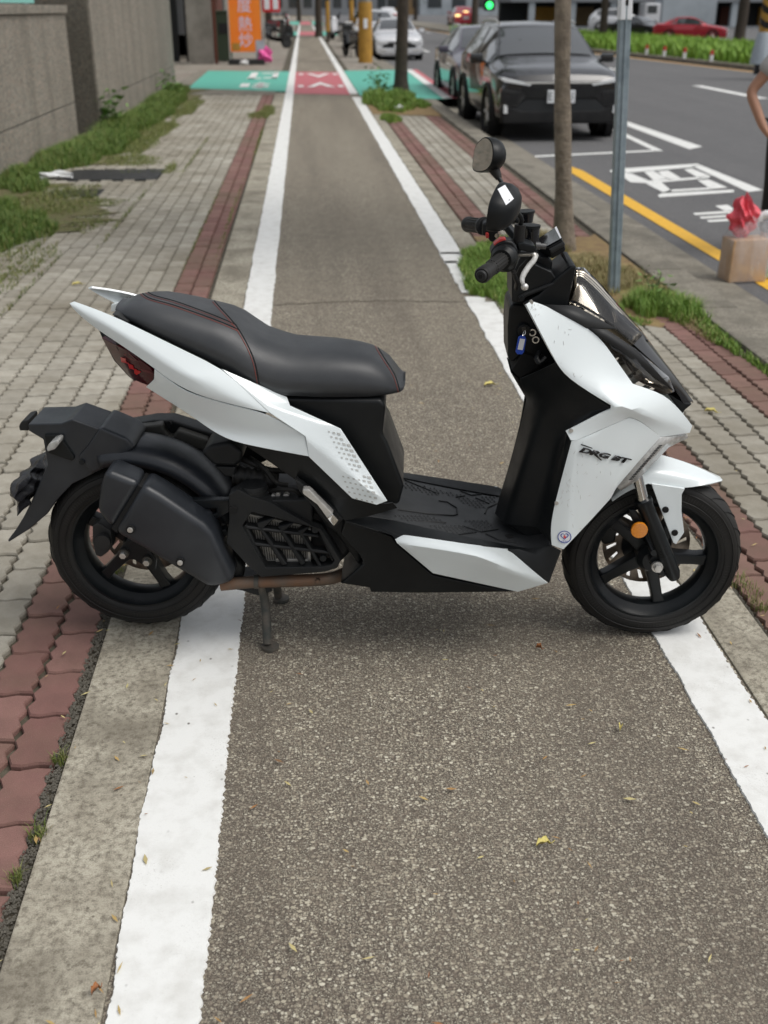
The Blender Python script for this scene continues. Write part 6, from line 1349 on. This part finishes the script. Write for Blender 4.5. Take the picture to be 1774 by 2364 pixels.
tube('frame_rail', [(-.5, 0, 3.18), (.5, 0, 3.18)], .02, 'alloy', bn, 8); box('stand_base', (0, 0, .09), (1.1, .5, .16), 'plastic_grey', bn, .02); box('corner_print', (-.3, -.017, .52), (.24, .008, .2), 'pole_yellow', bn); box('notice_print', (.42, -.019, .45), (.26, .01, .5), 'palefilm', bn)
for ch, zc in (('大', 2.08), ('度', 1.62), ('熱', 1.1), ('炒', .66)):
    V, Fc = text_vf(ch, .44)
    if V: raw('character', [(x, -.020, y + zc + .02) for x, y, z in V], Fc, 'lilac', bn)
for i, (x, y, lb) in enumerate(((-1.15, 36.0, 'pink plastic bag bundle lying at the foot of the orange banner'),)):
    o = crumple('pink_bundle', (x, y, .24), .2, .18, .22, 'pink', lb, 'bag')
o = crumple('white_bundle', (-1.78, 35.6, .07), .12, .1, .07, 'whitefilm', 'white bag lying before the stand of the orange banner', 'bag')
sg = thing('red_shop_sign', 'red hanging shop sign with white panels right of the orange banner', 'sign', (-1.16, 45, 0)); box('sign_board', (0, 0, 1.9), (.66, .1, .95), 'redprint', sg, .02)
for sx in (-.15, .17): box('white_panel', (sx, -.056, 1.78), (.2, .02, .52), 'paper', sg)
tube('sign_post', [(-.3, .05, -.02), (-.3, .05, 2.4)], .03, 'alloy', sg, 8)
# ================================================================ VEHICLES
def car_paint(name, c, rough=0.25):
    s = NT(name); s.col((*c, 1)); s.rough(rough); s.b.inputs['Coat Weight'].default_value = 1.0; s.b.inputs['Coat Roughness'].default_value = 0.03; s.b.inputs['Metallic'].default_value = 0.2; return s.m
MT['car_black'] = car_paint('black_car_paint', (0.006, 0.006, 0.007), 0.2); MT['car_white'] = car_paint('white_car_paint', (0.72, 0.73, 0.75)); MT['car_red'] = car_paint('red_car_paint', (0.5, 0.012, 0.03)); MT['car_mauve'] = car_paint('dark_mauve_car_paint', (0.10, 0.09, 0.12)); MT['car_blue'] = car_paint('blue_truck_paint', (0.03, 0.10, 0.28)); MT['car_silver'] = car_paint('silver_car_paint', (0.45, 0.46, 0.48))
MT['trim'] = plastic('car_black_trim', (0.010, 0.010, 0.011), 0.5); MT['lamp_white'] = simple('head_lamp_glass', (0.75, 0.77, 0.78), 0.1, coat=1.0); MT['lamp_lit'] = simple('lit_tail_lamp', (1, .8, .4), .3, emit=((1.0, .72, .3), 2.2)); MT['plate_white'] = simple('number_plate_white', (.78, .8, .82), .4); MT['plate_ink'] = simple('number_plate_ink', (.03, .05, .05), .5); MT['signal_green'] = simple('lit_green_lamp', (.05, .8, .2), .3, emit=((.05, 1.0, .2), 2.5))
SUV = dict(L=4.3, W=.90, top=[(0, .78), (.06, .86), (.25, .93), (.7, 1.0), (1.05, 1.045), (1.45, 1.27), (1.85, 1.46), (2.3, 1.515), (3.2, 1.51), (3.75, 1.44), (4.1, 1.15), (4.25, 1.0), (4.3, .7)],
           belt=[(0, .70), (.06, .78), (.3, .86), (1.0, .93), (2.5, .97), (4.0, 1.02), (4.3, .66)], tw=[(0, .70), (.06, .74), (.3, .78), (1.0, .74), (1.05, .74), (1.85, .60), (3.2, .60), (3.9, .60), (4.3, .6)], bw=[(0, .76), (.06, .82), (.2, .87), (.5, .90), (3.8, .90), (4.2, .84), (4.3, .78)], sill=.24, ws=(1.08, 1.83), sg=(1.25, 3.75), fw=.82, rw=3.45, wr=.335)
SED = dict(L=4.4, W=.86, top=[(0, .66), (.06, .72), (.3, .80), (.9, .90), (1.2, .94), (1.6, 1.17), (2.0, 1.33), (2.4, 1.365), (3.0, 1.35), (3.5, 1.16), (3.8, 1.02), (4.3, .97), (4.4, .7)],
           belt=[(0, .6), (.06, .66), (.3, .74), (1.2, .86), (3.0, .9), (4.2, .92), (4.4, .62)], tw=[(0, .66), (.3, .72), (1.2, .70), (2.0, .55), (3.0, .55), (3.6, .62), (4.4, .66)], bw=[(0, .70), (.06, .78), (.25, .84), (.5, .86), (3.9, .86), (4.3, .8), (4.4, .72)], sill=.2, ws=(1.24, 1.98), sg=(1.45, 3.4), fw=.80, rw=3.42, wr=.315)
def ip(t, x): return float(np.interp(x, [a for a, _ in t], [b for _, b in t]))
def car(label, cat_, loc, rz, S, paint, group=None, scale=1.0, front='suv', roof=None, trim=True, lit=False, plate=None):
    c = thing('parked_car', label, cat_, loc, rz, group); sc_ = scale
    def ring(y):
        zt, zb, tw, bw = ip(S['top'], y), ip(S['belt'], y), ip(S['tw'], y), ip(S['bw'], y); zb = min(zb, zt - .02)
        return [(bw * .93, S['sill']), (bw * .985, S['sill'] + .1), (bw, (S['sill'] + zb) / 2 + .05), (bw * .985, zb), (tw, zt - .012), (tw * .8, zt + .004), (tw * .4, zt + .016), (0, zt + .02)]
    ys = sorted(set([0, .03, .06, .12, .2, .3, .45, .6, .8, 1.0, S['ws'][0], S['ws'][1]] + list(np.arange(1.2, S['L'] - .3, .2)) + [S['L'] - .25, S['L'] - .12, S['L'] - .04, S['L']]))
    V, Fc = [], []
    for y in ys:
        h = ring(y); full = [(x, z) for x, z in h] + [(-x, z) for x, z in h[-2::-1]]
        V += [(x * sc_, y * sc_, z * sc_) for x, z in full]
    m = 15
    for i in range(len(ys) - 1):
        for j in range(m - 1): Fc.append((i * m + j, i * m + j + 1, (i + 1) * m + j + 1, (i + 1) * m + j))
        Fc.append((i * m + m - 1, i * m, (i + 1) * m, (i + 1) * m + m - 1))
    Fc += [tuple(range(m)), tuple(range((len(ys) - 1) * m, len(ys) * m))]
    build('body', V, Fc, paint, c, sharp=32)
    def P(y, j, u=0.0, off=.006, sgn=1):
        a, b = ring(y)[j], ring(y)[min(j + 1, 7)]; x = a[0] + (b[0] - a[0]) * u; z = a[1] + (b[1] - a[1]) * u; return (sgn * (x + off) * sc_, y * sc_, (z + off * .5) * sc_)
    # glass
    y0, y1 = S['ws']
    V, Fc = [], []; N = 6
    for i in range(N + 1):
        y = y0 + .05 + (y1 - y0 - .09) * i / N; zt, tw = ip(S['top'], y), ip(S['tw'], y) * .95
        for j, (fx, fz) in enumerate(((-1, -.008), (-.8, .006), (-.4, .018), (0, .022), (.4, .018), (.8, .006), (1, -.008))): V.append((fx * tw * sc_, (y - .006) * sc_, (zt + fz + .007) * sc_))
    for i in range(N):
        for j in range(6): Fc.append((i * 7 + j, i * 7 + j + 1, (i + 1) * 7 + j + 1, (i + 1) * 7 + j))
    build('windscreen', V, Fc, 'glass', c, sharp=60)
    for sgn in (1, -1):
        yy = list(np.linspace(S['sg'][0], S['sg'][1], 9)); V, Fc = [], []
        for k_, y in enumerate(yy):
            top_u = .88 if ip(S['top'], y) - ip(S['belt'], y) > .2 else .5
            V += [P(y, 3, .12, .006, sgn), P(y, 3, top_u, .006, sgn)]
            if k_: Fc.append((2 * k_ - 2, 2 * k_, 2 * k_ + 1, 2 * k_ - 1))
        build('side_window', V, Fc, 'glass', c, sharp=60)
        ym = (S['sg'][0] + S['sg'][1]) / 2 - .1; V = [P(ym - .04, 3, .1, .009, sgn), P(ym + .04, 3, .1, .009, sgn), P(ym + .04, 3, .9, .009, sgn), P(ym - .04, 3, .9, .009, sgn)]; build('door_pillar', V, [(0, 1, 2, 3)], 'trim', c)
        for yw in (S['fw'], S['rw']):
            cx = sgn * (S['W'] - .11) * sc_; wr = S['wr'] * sc_; wc = (cx, yw * sc_, wr)
            w = lathe('wheel', [(-.11 * sc_, wr * .62), (-.11 * sc_, wr * .9), (-.09 * sc_, wr * .99), (.09 * sc_, wr * .99), (.115 * sc_, wr * .9), (.115 * sc_, wr * .62)], wc, 'rubber', c, 28, axis='x')
            lathe('rim', [(sgn * .06 * sc_, .0), (sgn * .075 * sc_, wr * .2), (sgn * .06 * sc_, wr * .55), (sgn * .112 * sc_, wr * .64), (sgn * .1 * sc_, wr * .6), (-sgn * .08 * sc_, wr * .6)], wc, 'plastic_grey', w, 24, closed=False, axis='x')
            for k_ in range(5):
                a = 2 * math.pi * k_ / 5; o_ = Vector((sgn * .085 * sc_, 0, 0)); q0 = Vector(wc) + o_; q1 = q0 + Vector((sgn * .015 * sc_, math.cos(a) * wr * .6, math.sin(a) * wr * .6)); tube('wheel_spoke', [q0, q1], [.03 * sc_, .022 * sc_], 'alloy', w, 6)
            lathe('wheel_arch', [(sgn * .02 * sc_, wr * 1.02), (sgn * .135 * sc_, wr * 1.06), (sgn * .135 * sc_, wr * 1.22), (sgn * .02 * sc_, wr * 1.26)], wc, 'trim' if trim else paint, c, 28, axis='x')
        mz = ip(S['belt'], S['ws'][0] + .25) + .1; mx_ = S['bw'][3][1] + .04
        box('door_mirror', (sgn * (mx_ + .05) * sc_, (S['ws'][0] + .33) * sc_, mz * sc_), (.2 * sc_, .1 * sc_, .13 * sc_), paint, c, .03 * sc_); tube('mirror_arm', [(sgn * (mx_ - .12) * sc_, (S['ws'][0] + .36) * sc_, (mz - .05) * sc_), (sgn * (mx_ + .02) * sc_, (S['ws'][0] + .34) * sc_, (mz - .02) * sc_)], .02 * sc_, 'trim', c, 8)
        if roof: tube('roof_rail', [(sgn * .58 * sc_, y * sc_, (ip(S['top'], y) + .035) * sc_) for y in np.linspace(S['ws'][1] + .1, S['L'] - .75, 8)], .018 * sc_, roof, c, 8)
    W = S['bw'][1][1]; zf = S['top'][0][1]
    def fr(name, pts, y0, y1, mat, bev=.008): V, Fc = prism_vf([(x * sc_, z * sc_) for x, z in pts], y0 * sc_, y1 * sc_); return build(name, V, Fc, mat, c, bev * sc_)
    fr('front_bumper', [(-.80, .24), (.80, .24), (.84, .42), (.80, .50), (.55, .42), (-.55, .42), (-.80, .50), (-.84, .42)], -.05, .22, 'trim' if front == 'suv' else paint, .03)
    fr('air_intake', [(-.58, .30), (.58, .30), (.64, .44), (.50, .56), (-.50, .56), (-.64, .44)], -.035, .12, 'wall_dark', .01)
    fr('front_nose', [(-.86, .50), (-.62, .44), (-.48, .58), (.48, .58), (.62, .44), (.86, .50), (.84, .70), (.74, zf + .02), (-.74, zf + .02), (-.84, .70)], -.03, .2, paint, .03)
    if front == 'suv':
        g_ = fr('grille', [(-.46, .575), (.46, .575), (.56, .72), (.50, .755), (-.50, .755), (-.56, .72)], -.045, .0, 'trim', .006)
        for k_ in range(4): fr('grille_bar', [(-.5 + .02 * k_, .60 + .038 * k_), (.5 - .02 * k_, .60 + .038 * k_), (.5 - .02 * k_, .612 + .038 * k_), (-.5 + .02 * k_, .612 + .038 * k_)], -.052, -.04, 'plastic_grey', .002)
        fr('hood_edge', [(-.5, .765), (.5, .765), (.52, .785), (-.52, .785)], -.05, .02, 'alloy', .004)
    for sgn in (1, -1):
        if front == 'suv':
            fr('headlamp', [(sgn * x, z) for x, z in ((.42, .765), (.84, .855), (.86, .825), (.80, .79), (.44, .735))], -.048, .2, 'lamp_white', .006)
            fr('lower_lamp', [(sgn * x, z) for x, z in ((.56, .66), (.82, .70), (.84, .66), (.62, .63))], -.045, .1, 'plastic_grey', .006); fr('fog_vane', [(sgn * x, z) for x, z in ((.74, .38), (.80, .38), (.80, .50), (.75, .48))], -.062, .05, 'lamp_white', .006)
            fr('cheek_recess', [(sgn * x, z) for x, z in ((.60, .50), (.82, .52), (.83, .64), (.58, .62))], -.04, .05, 'trim', .006)
        else:
            fr('headlamp', [(sgn * x, z) for x, z in ((.40, .60), (.78, .70), (.76, .58), (.46, .54))], -.045, .2, 'lamp_white', .01)
            fr('fog_lamp', [(sgn * x, z) for x, z in ((.48, .30), (.70, .32), (.70, .38), (.48, .37))], -.06, .1, 'alloy', .006)
            fr('tail_lamp', [(sgn * x, z) for x, z in ((.42, .72), (.78, .70), (.78, .84), (.44, .84))], S['L'] - .1, S['L'] + .03, 'lamp_lit' if lit else 'tail_bright', .01)
    if front != 'suv':
        fr('grille', [(-.36, .50), (.36, .50), (.42, .60), (-.42, .60)], -.04, .05, 'trim', .006)
        fr('rear_bumper', [(-.8, .24), (.8, .24), (.8, .5), (-.8, .5)], S['L'] - .15, S['L'] + .05, paint, .03)
    if lit: fr('brake_light', [(-.15, .98), (.15, .98), (.15, 1.06), (-.15, 1.06)], S['L'] - .5, S['L'] - .02, 'lamp_lit', .01)
    zp = .60 if front == 'suv' else .45
    for (yp, s_) in ((-.062, 1), (S['L'] + .04, -1)):
        zz = zp if s_ > 0 else .62
        np_ = box('number_plate', (0, (yp + (.0)) * sc_, zz * sc_), (.39 * sc_, .02 * sc_, .17 * sc_), 'plate_white', c, .006 * sc_)
        if plate and s_ > 0:
            TV, TF = text_vf(plate, .15 * sc_)
            raw('plate_characters', [(x * .82, (yp - .0125) * sc_, zz * sc_ + z) for x, z, _ in TV], TF, 'plate_ink', np_)
    return c
ZR0 = -0.15
c1 = car('black sport utility car parked facing the camera beyond the tree trunk', 'car', (3.56, 15.95, ZR0), 0.0, SUV, 'car_black', 'cars parked along the kerb', 1.0, 'suv', 'alloy', plate='E  3791')
car('dark mauve car with pale roof parked close behind the black car', 'car', (3.72, 21.4, ZR0), 0.0, dict(SED), 'car_mauve', 'cars parked along the kerb', 1.02, 'sed', 'car_white')
car('white sedan parked facing the camera beside the yellow pole', 'car', (3.42, 41.9, ZR0), 0.0, SED, 'car_white', 'cars parked along the kerb', 1.0, 'sed')
car('white van-like car parked behind the white sedan', 'car', (3.1, 49.5, ZR0), 0.0, SUV, 'car_white', 'cars parked along the kerb', 1.08, 'suv')
car('silver car farther along the kerb beyond the white cars', 'car', (3.2, 60, ZR0), 0.0, SED, 'car_silver', 'cars parked along the kerb', 1.05, 'sed')
car('red car driving away with lit tail lamps', 'car', (16.0, 121.7, ZR0), math.pi, SED, 'car_red', None, 1.35, 'sed', lit=True)
car('red coupe parked side-on beyond the median with a white roundel on its door', 'car', (24.1, 66.0, ZR0), math.radians(68), SED, 'car_red', None, .92, 'sed')
P = at_depth(1630, 68, 64.0)
V = [(0.16 * math.cos(a), 0, 0.16 * math.sin(a)) for a in np.linspace(0, 6.283, 20, endpoint=False)]
car('black hatchback parked left of the red coupe', 'car', (21.6, 69.5, ZR0), math.radians(35), SED, 'car_black', None, .92, 'sed')
car('white sport utility car far right beyond the median', 'car', (27.4, 92.5, ZR0), math.radians(75), SUV, 'car_white', None, 1.1, 'suv')
car('white sedan among the far traffic left of the red car', 'car', (10.5, 150, ZR0), math.pi, SED, 'car_white', None, 1.3, 'sed')
tr = thing('blue_truck', 'blue box truck in the distance above the black car', 'truck', (48, 255, ZR0)); box('cargo_box', (0, 3, 1.9), (5.0, 6, 2.4), 'car_blue', tr, .05); box('cab', (0, -1.2, 1.5), (4.6, 2.2, 2.2), 'car_blue', tr, .2); box('windscreen', (0, -2.33, 2.0), (4.0, .08, .8), 'glass', tr)
for sx in (-1.8, 1.8):
    for yy in (-.8, 4.5): disc('wheel', (sx, yy, .5), .5, -.2, .2, 'rubber', tr, 20, axis='x')
# traffic signal
P = at_depth(1130, 12, 120); ts = thing('traffic_signal', 'traffic signal showing green on a pole above the black car', 'traffic signal', (P.x - 1.2, 120, ZR0)); tube('signal_pole', [(0, 0, 0), (0, 0, 5)], .12, 'pole_concrete', ts, 10); box('signal_head', (1.2, 0, P.z + .15), (1.1, .3, 1.0), 'trim', ts, .05); tube('signal_arm', [(0, 0, P.z + .2), (1.0, 0, P.z + .2)], .06, 'trim', ts, 8); disc('green_lamp', (1.2, -.17, P.z + .15), .34, -.02, .02, 'signal_green', ts, 20)

# ---- scooters parked along the pavement
def parked_scooter(loc, rz, paint, label):
    s = thing('parked_scooter', label, 'scooter', (*loc, -0.002), rz, 'scooters parked on the far pavement')
    for x in (0, 1.25):
        w = lathe('wheel', [(-.05, .16), (-.055, .2), (-.03, .24), (.03, .24), (.055, .2), (.05, .16)], (x, 0, .24), 'rubber', s, 24); lathe('rim', [(-.03, .02), (-.04, .16), (.04, .16), (.03, .02)], (x, 0, .24), 'plastic_grey', w, 20)
    V, Fc = prism_vf([(-.25, .55), (-.3, .75), (.15, .68), (.5, .72), (.55, .35), (.95, .28), (1.0, .36), (.6, .42), (.45, .34), (.1, .42)], -.14, .14); build('body', V, Fc, paint, s, .03)
    V, Fc = prism_vf([(-.28, .76), (-.2, .84), (.2, .80), (.55, .82), (.6, .74), (.1, .70)], -.13, .13); build('seat', V, Fc, 'vinyl', s, .03)
    V, Fc = prism_vf([(.92, .3), (1.02, .3), (1.18, .62), (1.12, 1.0), (1.0, 1.02), (1.02, .7)], -.19, .19); build('leg_shield', V, Fc, paint, s, .04)
    V, Fc = prism_vf([(1.05, .5), (1.45, .5), (1.3, .56), (1.1, .6)], -.07, .07); build('front_mudguard', V, Fc, paint, s, .02)
    tube('fork', [(1.25, 0, .24), (1.08, 0, .95)], .035, 'metal_black', s, 8); tube('handlebar', [(1.0, -.33, 1.08), (1.05, -.12, 1.04), (1.05, .12, 1.04), (1.0, .33, 1.08)], .022, 'rubber', s, 8)
    V, Fc = prism_vf([(.98, 1.0), (1.16, .98), (1.18, 1.1), (1.04, 1.14)], -.13, .13); build('head_cowl', V, Fc, paint, s, .03); disc('headlamp', (1.18, 0, 1.04), .08, -.03, .03, 'lamp_white', s, 16, axis='x')
    for sg_ in (-1, 1):
        tube('mirror_stem', [(1.02, sg_ * .26, 1.08), (1.0, sg_ * .34, 1.26)], .008, 'metal_black', s, 6); box('mirror', (1.0, sg_ * .36, 1.3), (.04, .14, .09), 'plastic', s, .02)
    tube('centre_stand', [(.4, -.14, .0), (.4, -.1, .3), (.4, .1, .3), (.4, .14, .0)], .015, 'metal_black', s, 6)
    return s
for (px, py, rz, pm, lb) in ((805, 132, 1.9, 'car_black', 'black scooter standing on the pavement left of the yellow pole'), (828, 112, 1.3, 'car_red', 'red and black scooter behind the one left of the yellow pole'), (785, 92, 2.2, 'car_white', 'white scooter farther back in the row left of the yellow pole'), (640, 112, .4, 'car_black', 'black scooter on the left pavement beyond the pink bundle'), (650, 88, .2, 'car_black', 'dark scooter farther along the left pavement'), (655, 75, -.3, 'car_red', 'red scooter parked far along the left pavement')):
    g_ = ground(px, py); parked_scooter((g_[0] + (.35 if px > 700 else -.75), g_[1]), rz, pm, lb)

# ---- far buildings and greenery closing the view
MT['far_white'] = simple('pale_far_wall', rgba((176, 184, 190), K), .8, var=(.3, rgba((150, 158, 164), K))); MT['far_tan'] = simple('tan_far_wall', rgba((150, 128, 96), K), .8); MT['far_grey'] = simple('grey_far_wall', rgba((132, 136, 140), K), .8)
b1 = thing('arcade_building', 'pale arcaded building with dark shop fronts far right beyond the median', 'building', (42, 112, -.15))
box('upper_wall', (0, 0, 6.5), (46, 8, 8.6), 'far_grey', b1); box('back_wall', (0, 2.5, 1.1), (46, 1, 2.4), 'wall_dark', b1); box('plinth', (0, -2, .05), (46, 5, .2), 'far_grey', b1)
for k_ in range(12): box('column', (-21 + k_ * 3.8, -3.6, 1.1), (.55, .55, 2.2), 'far_white', b1); 
for k_ in range(11): box('shop_front', (-19 + k_ * 3.8, 1.9, 1.0), (2.6, .3, 1.6), ('pole_yellow', 'far_tan', 'brown')[k_ % 3], b1)
tkb = thing('white_box_van', 'white box van standing before the arcaded building', 'van', (32.0, 98, -.15)); box('cargo_box', (0, 0, 1.7), (4.6, 2.2, 2.5), 'far_white', tkb, .05); box('cab', (-3.0, 0, 1.2), (1.4, 2.0, 1.8), 'car_white', tkb, .15); box('side_window', (-3.1, -1.01, 1.6), (.8, .04, .6), 'glass', tkb)
for sx in (-2.9, 1.4): disc('wheel', (sx, -.9, .4), .4, -.15, .15, 'rubber', tkb, 18)
for (px, Y, w, h, m_, lb) in ((1000, 320, 60, 14, 'far_tan', 'tan block closing the far end of the road'), (760, 300, 30, 12, 'far_grey', 'grey block beyond the far end of the cycle path'), (1200, 300, 50, 16, 'far_white', 'pale block behind the blue truck')):
    P = at_depth(px, 20, Y); b = thing('far_building', lb, 'building', (P.x, Y + 8, -.3)); box('wall', (0, 0, h / 2), (w, 8, h), m_, b); 
    for k_ in range(8): box('window', (-w / 2 + (k_ + .6) * w / 8, -4.05, 3.0), (w / 14, .12, 2.2), 'glass', b)
for i, (px, Y, cr, lb) in enumerate(((690, 150, 3.5, 'dense green tree over the far end of the cycle path'), (850, 110, 3.0, 'leafy tree behind the parked white cars'), (960, 180, 4.5, 'round green tree left of the far red car'), (1165, 170, 4.0, 'dark green tree above the black car roof'), (1330, 150, 4.5, 'bushy tree on the median behind the thin trunk'), (620, 90, 2.0, 'small green tree behind the red shop sign'))):
    P = at_depth(px, 20, Y); tree((P.x, Y), .3, 6, (0, 0), lb, 'bark_dark', 600, .9, cr, .5, z0=-.25)

# ---- bag on the road and the person at the right edge
MT['card'] = simple('brown_card', rgba((206, 170, 130), K), .75, var=(14, rgba((190, 152, 112), K))); MT['redfilm'] = simple('red_bag_film', rgba((230, 86, 100), .95), .4, bump=(40, .6, .02)); MT['greenbottle'] = simple('pale_green_bottle', rgba((176, 206, 186), K), .25, coat=.5)
bgx = thing('shopping_bag', 'clear plastic shopping bag with a brown card box and red bundle standing at the kerb', 'bag', (2.99, 7.30, -.148), 0.12)
box('card_box', (0, 0.02, .15), (.27, .17, .285), 'card', bgx, .006)
crv = []
for (z, sx, sy) in ((0.0, .285, .19), (.01, .30, .205), (.15, .295, .2), (.30, .29, .19), (.36, .25, .13), (.43, .15, .07), (.47, .09, .035)):
    for k_ in range(28):
        a = 2 * math.pi * k_ / 28; e = .35; cx_, cy_ = math.copysign(abs(math.cos(a)) ** e, math.cos(a)), math.copysign(abs(math.sin(a)) ** e, math.sin(a)); wv = .006 * math.sin(5 * a + z * 30) + .004 * math.sin(11 * a + z * 17); sh = max(0, z - .3) * .5
        crv.append((cx_ * (sx / 2 + wv) + sh, cy_ * (sy / 2 + wv) + .02, z))
Fc = [(i * 28 + k_, i * 28 + (k_ + 1) % 28, (i + 1) * 28 + (k_ + 1) % 28, (i + 1) * 28 + k_) for i in range(6) for k_ in range(28)]
raw('bag_film', crv, Fc, 'film', bgx, True)
V = [Vector((.06, .02, .42)), Vector((.12, .0, .45)), Vector((.19, .01, .44)), Vector((.25, .03, .40)), Vector((.29, .03, .34))]; tube('bag_handle', smooth_path(V), [.03, .032, .03, .028, .026, .03, .026, .028, .026, .03, .026, .02, .03, .024, .022, .02, .022, .02, .018, .016, .016, .014, .012, .012, .01], 'whitefilm', bgx, 10)
bm = bmesh.new(); bmesh.ops.create_icosphere(bm, subdivisions=4, radius=1)
for v in bm.verts:
    p = v.co.copy(); k_ = 1 + .28 * math.sin(6 * p.x + 4 * p.z) * math.cos(5 * p.y) + .2 * math.sin(9 * p.z + 7 * p.x) + .12 * math.sin(17 * p.x + 13 * p.y)
    tz = (p.z + 1) / 2; wd_ = .5 + .75 * math.sin(math.pi * min(1, tz * 1.05)) ** .8; v.co = Vector((p.x * .075 * k_ * wd_ - .03, p.y * .06 * k_ * wd_ + .05, .42 + p.z * .15 + .03 * math.sin(8 * p.x) * tz))
me_ = bpy.data.meshes.new('red_bundle'); bm.to_mesh(me_); bm.free(); link('red_bundle', me_, 'redfilm', bgx)
tube('bottle', [(.19, .02, 0.02), (.19, .02, .22), (.175, .02, .3), (.17, .02, .36)], [.032, .034, .02, .014], 'greenbottle', bgx, 14)
MT['skin'] = simple('skin', (.42, .22, .14), .5); MT['tee'] = simple('grey_tee', rgba((178, 176, 174), K), .85, bump=(120, .2)); MT['trouser'] = simple('black_trousers', (.012, .012, .014), .8); MT['hair'] = simple('black_hair', (.012, .01, .01), .5); MT['shoe'] = simple('dark_shoes', (.03, .03, .03), .6)
def skin(name, pts, edges, mat, parent, root=0, sub=2):
    me = bpy.data.meshes.new(name); me.from_pydata([p[:3] for p in pts], edges, []); o = link(name, me, mat, parent)
    md = o.modifiers.new('skin', 'SKIN'); md.use_smooth_shade = True
    for i, p in enumerate(pts):
        r_ = p[3] if isinstance(p[3], tuple) else (p[3], p[3]); me.skin_vertices[0].data[i].radius = r_; me.skin_vertices[0].data[i].use_root = (i == root)
    s_ = o.modifiers.new('sub', 'SUBSURF'); s_.levels = s_.render_levels = sub; return o
EL = at_depth(1742, 214, 8.2); px0 = EL.x + .38
pe = thing('person', 'person in grey tee shirt and black trousers standing at the right edge', 'person', (px0, 8.25, ZR0))
ex = EL.x - px0; ez = EL.z - ZR0
body = [(0, 0, .95, .12), (0, 0, 1.15, .115), (0, 0, 1.36, (.15, .1)), (0, 0, 1.50, .055), (0, -.01, 1.58, .06), (0, -.02, 1.67, .088), (0, -.01, 1.74, .07),
        (-.19, 0, 1.42, .055), (ex, .03, ez, .042), (ex + .07, -.08, ez - .20, .034), (ex + .10, -.12, ez - .27, .028),
        (.19, 0, 1.42, .055), (.25, 0, 1.15, .042), (.24, -.08, .92, .034), (.24, -.1, .86, .03),
        (-.1, 0, .88, .09), (-.11, -.01, .50, .062), (-.11, .02, .10, .045), (-.11, -.1, .04, .04),
        (.1, 0, .88, .09), (.11, -.01, .50, .062), (.11, .02, .10, .045), (.11, -.1, .04, .04)]
ed = [(0, 1), (1, 2), (2, 3), (3, 4), (4, 5), (5, 6), (2, 7), (7, 8), (8, 9), (9, 10), (2, 11), (11, 12), (12, 13), (13, 14), (0, 15), (15, 16), (16, 17), (17, 18), (0, 19), (19, 20), (20, 21), (21, 22)]
for hx, hy, hz, sg_ in ((ex + .10, -.12, ez - .27, 1), (.24, -.1, .86, -1)):
    pb0 = 10 if sg_ > 0 else 14
    for k_ in range(5):
        i0 = len(body); dx = (k_ - 2) * .017; ln = (.045, .068, .075, .07, .055)[k_]
        if sg_ > 0: body += [(hx + .03, hy - .02 + dx, hz - .03, .0095), (hx + .03 + ln * .6, hy - .01 + dx, hz - .05, .008), (hx + .03 + ln, hy + .02 + dx, hz - .05, .007)]
        else: body += [(hx + dx, hy - .01, hz - .05, .0095), (hx + dx, hy - .02, hz - .05 - ln * .6, .008), (hx + dx, hy, hz - .05 - ln, .007)]
        ed += [(pb0, i0), (i0, i0 + 1), (i0 + 1, i0 + 2)]
skin('body', body, ed, 'skin', pe)
skin('tee_shirt', [(0, 0, .84, (.19, .15)), (0, 0, .95, (.185, .15)), (0, 0, 1.14, (.18, .145)), (0, 0, 1.34, (.19, .14)), (0, 0, 1.47, .085), (-.19, 0, 1.42, .088), (-.19 + (ex + .19) * .6, .015, 1.42 + (ez - 1.42) * .6, .085), (.19, 0, 1.42, .088), (.23, 0, 1.24, .085)], [(0, 1), (1, 2), (2, 3), (3, 4), (3, 5), (5, 6), (3, 7), (7, 8)], 'tee', pe)
skin('trousers', [(0, 0, 1.03, .15), (-.1, 0, .86, .125), (-.11, -.005, .5, .08), (-.11, .02, .13, .065), (.1, 0, .86, .125), (.11, -.005, .5, .08), (.11, .02, .13, .065)], [(0, 1), (1, 2), (2, 3), (0, 4), (4, 5), (5, 6)], 'trouser', pe)
for sx in (-.11, .11): skin('shoe', [(sx, .06, .05, .048), (sx, -.03, .05, .05), (sx, -.14, .042, .042)], [(0, 1), (1, 2)], 'shoe', pe)
skin('hair', [(0, .012, 1.735, .1), (0, .0, 1.765, .08), (0, .05, 1.69, .07)], [(0, 1), (0, 2)], 'hair', pe)
skin('nose', [(0, -.108, 1.675, .013), (0, -.115, 1.655, .016)], [(0, 1)], 'skin', pe, sub=1)
for sx in (-.034, .034): disc('eye', (sx, -.105, 1.69), .011, -.004, .004, 'hair', pe, 12)
for sx in (-.088, .088): skin('ear', [(sx, -.01, 1.685, .018), (sx, -.01, 1.655, .014)], [(0, 1)], 'skin', pe, sub=1)
box('mouth', (0, -.1, 1.625), (.045, .012, .01), 'redbtn', pe, .003)

# pieces too small to pick apart singly stay joined as one part
for o in bpy.data.objects:
    if o.name.split('.')[0] in ('sidewall_nibs', 'tread_cuts', 'scuff_marks', 'cooling_fins', 'grip_ribs', 'scale_pattern_decal', 'reflector_teeth', 'plate_characters'): o['kind'] = 'stuff'
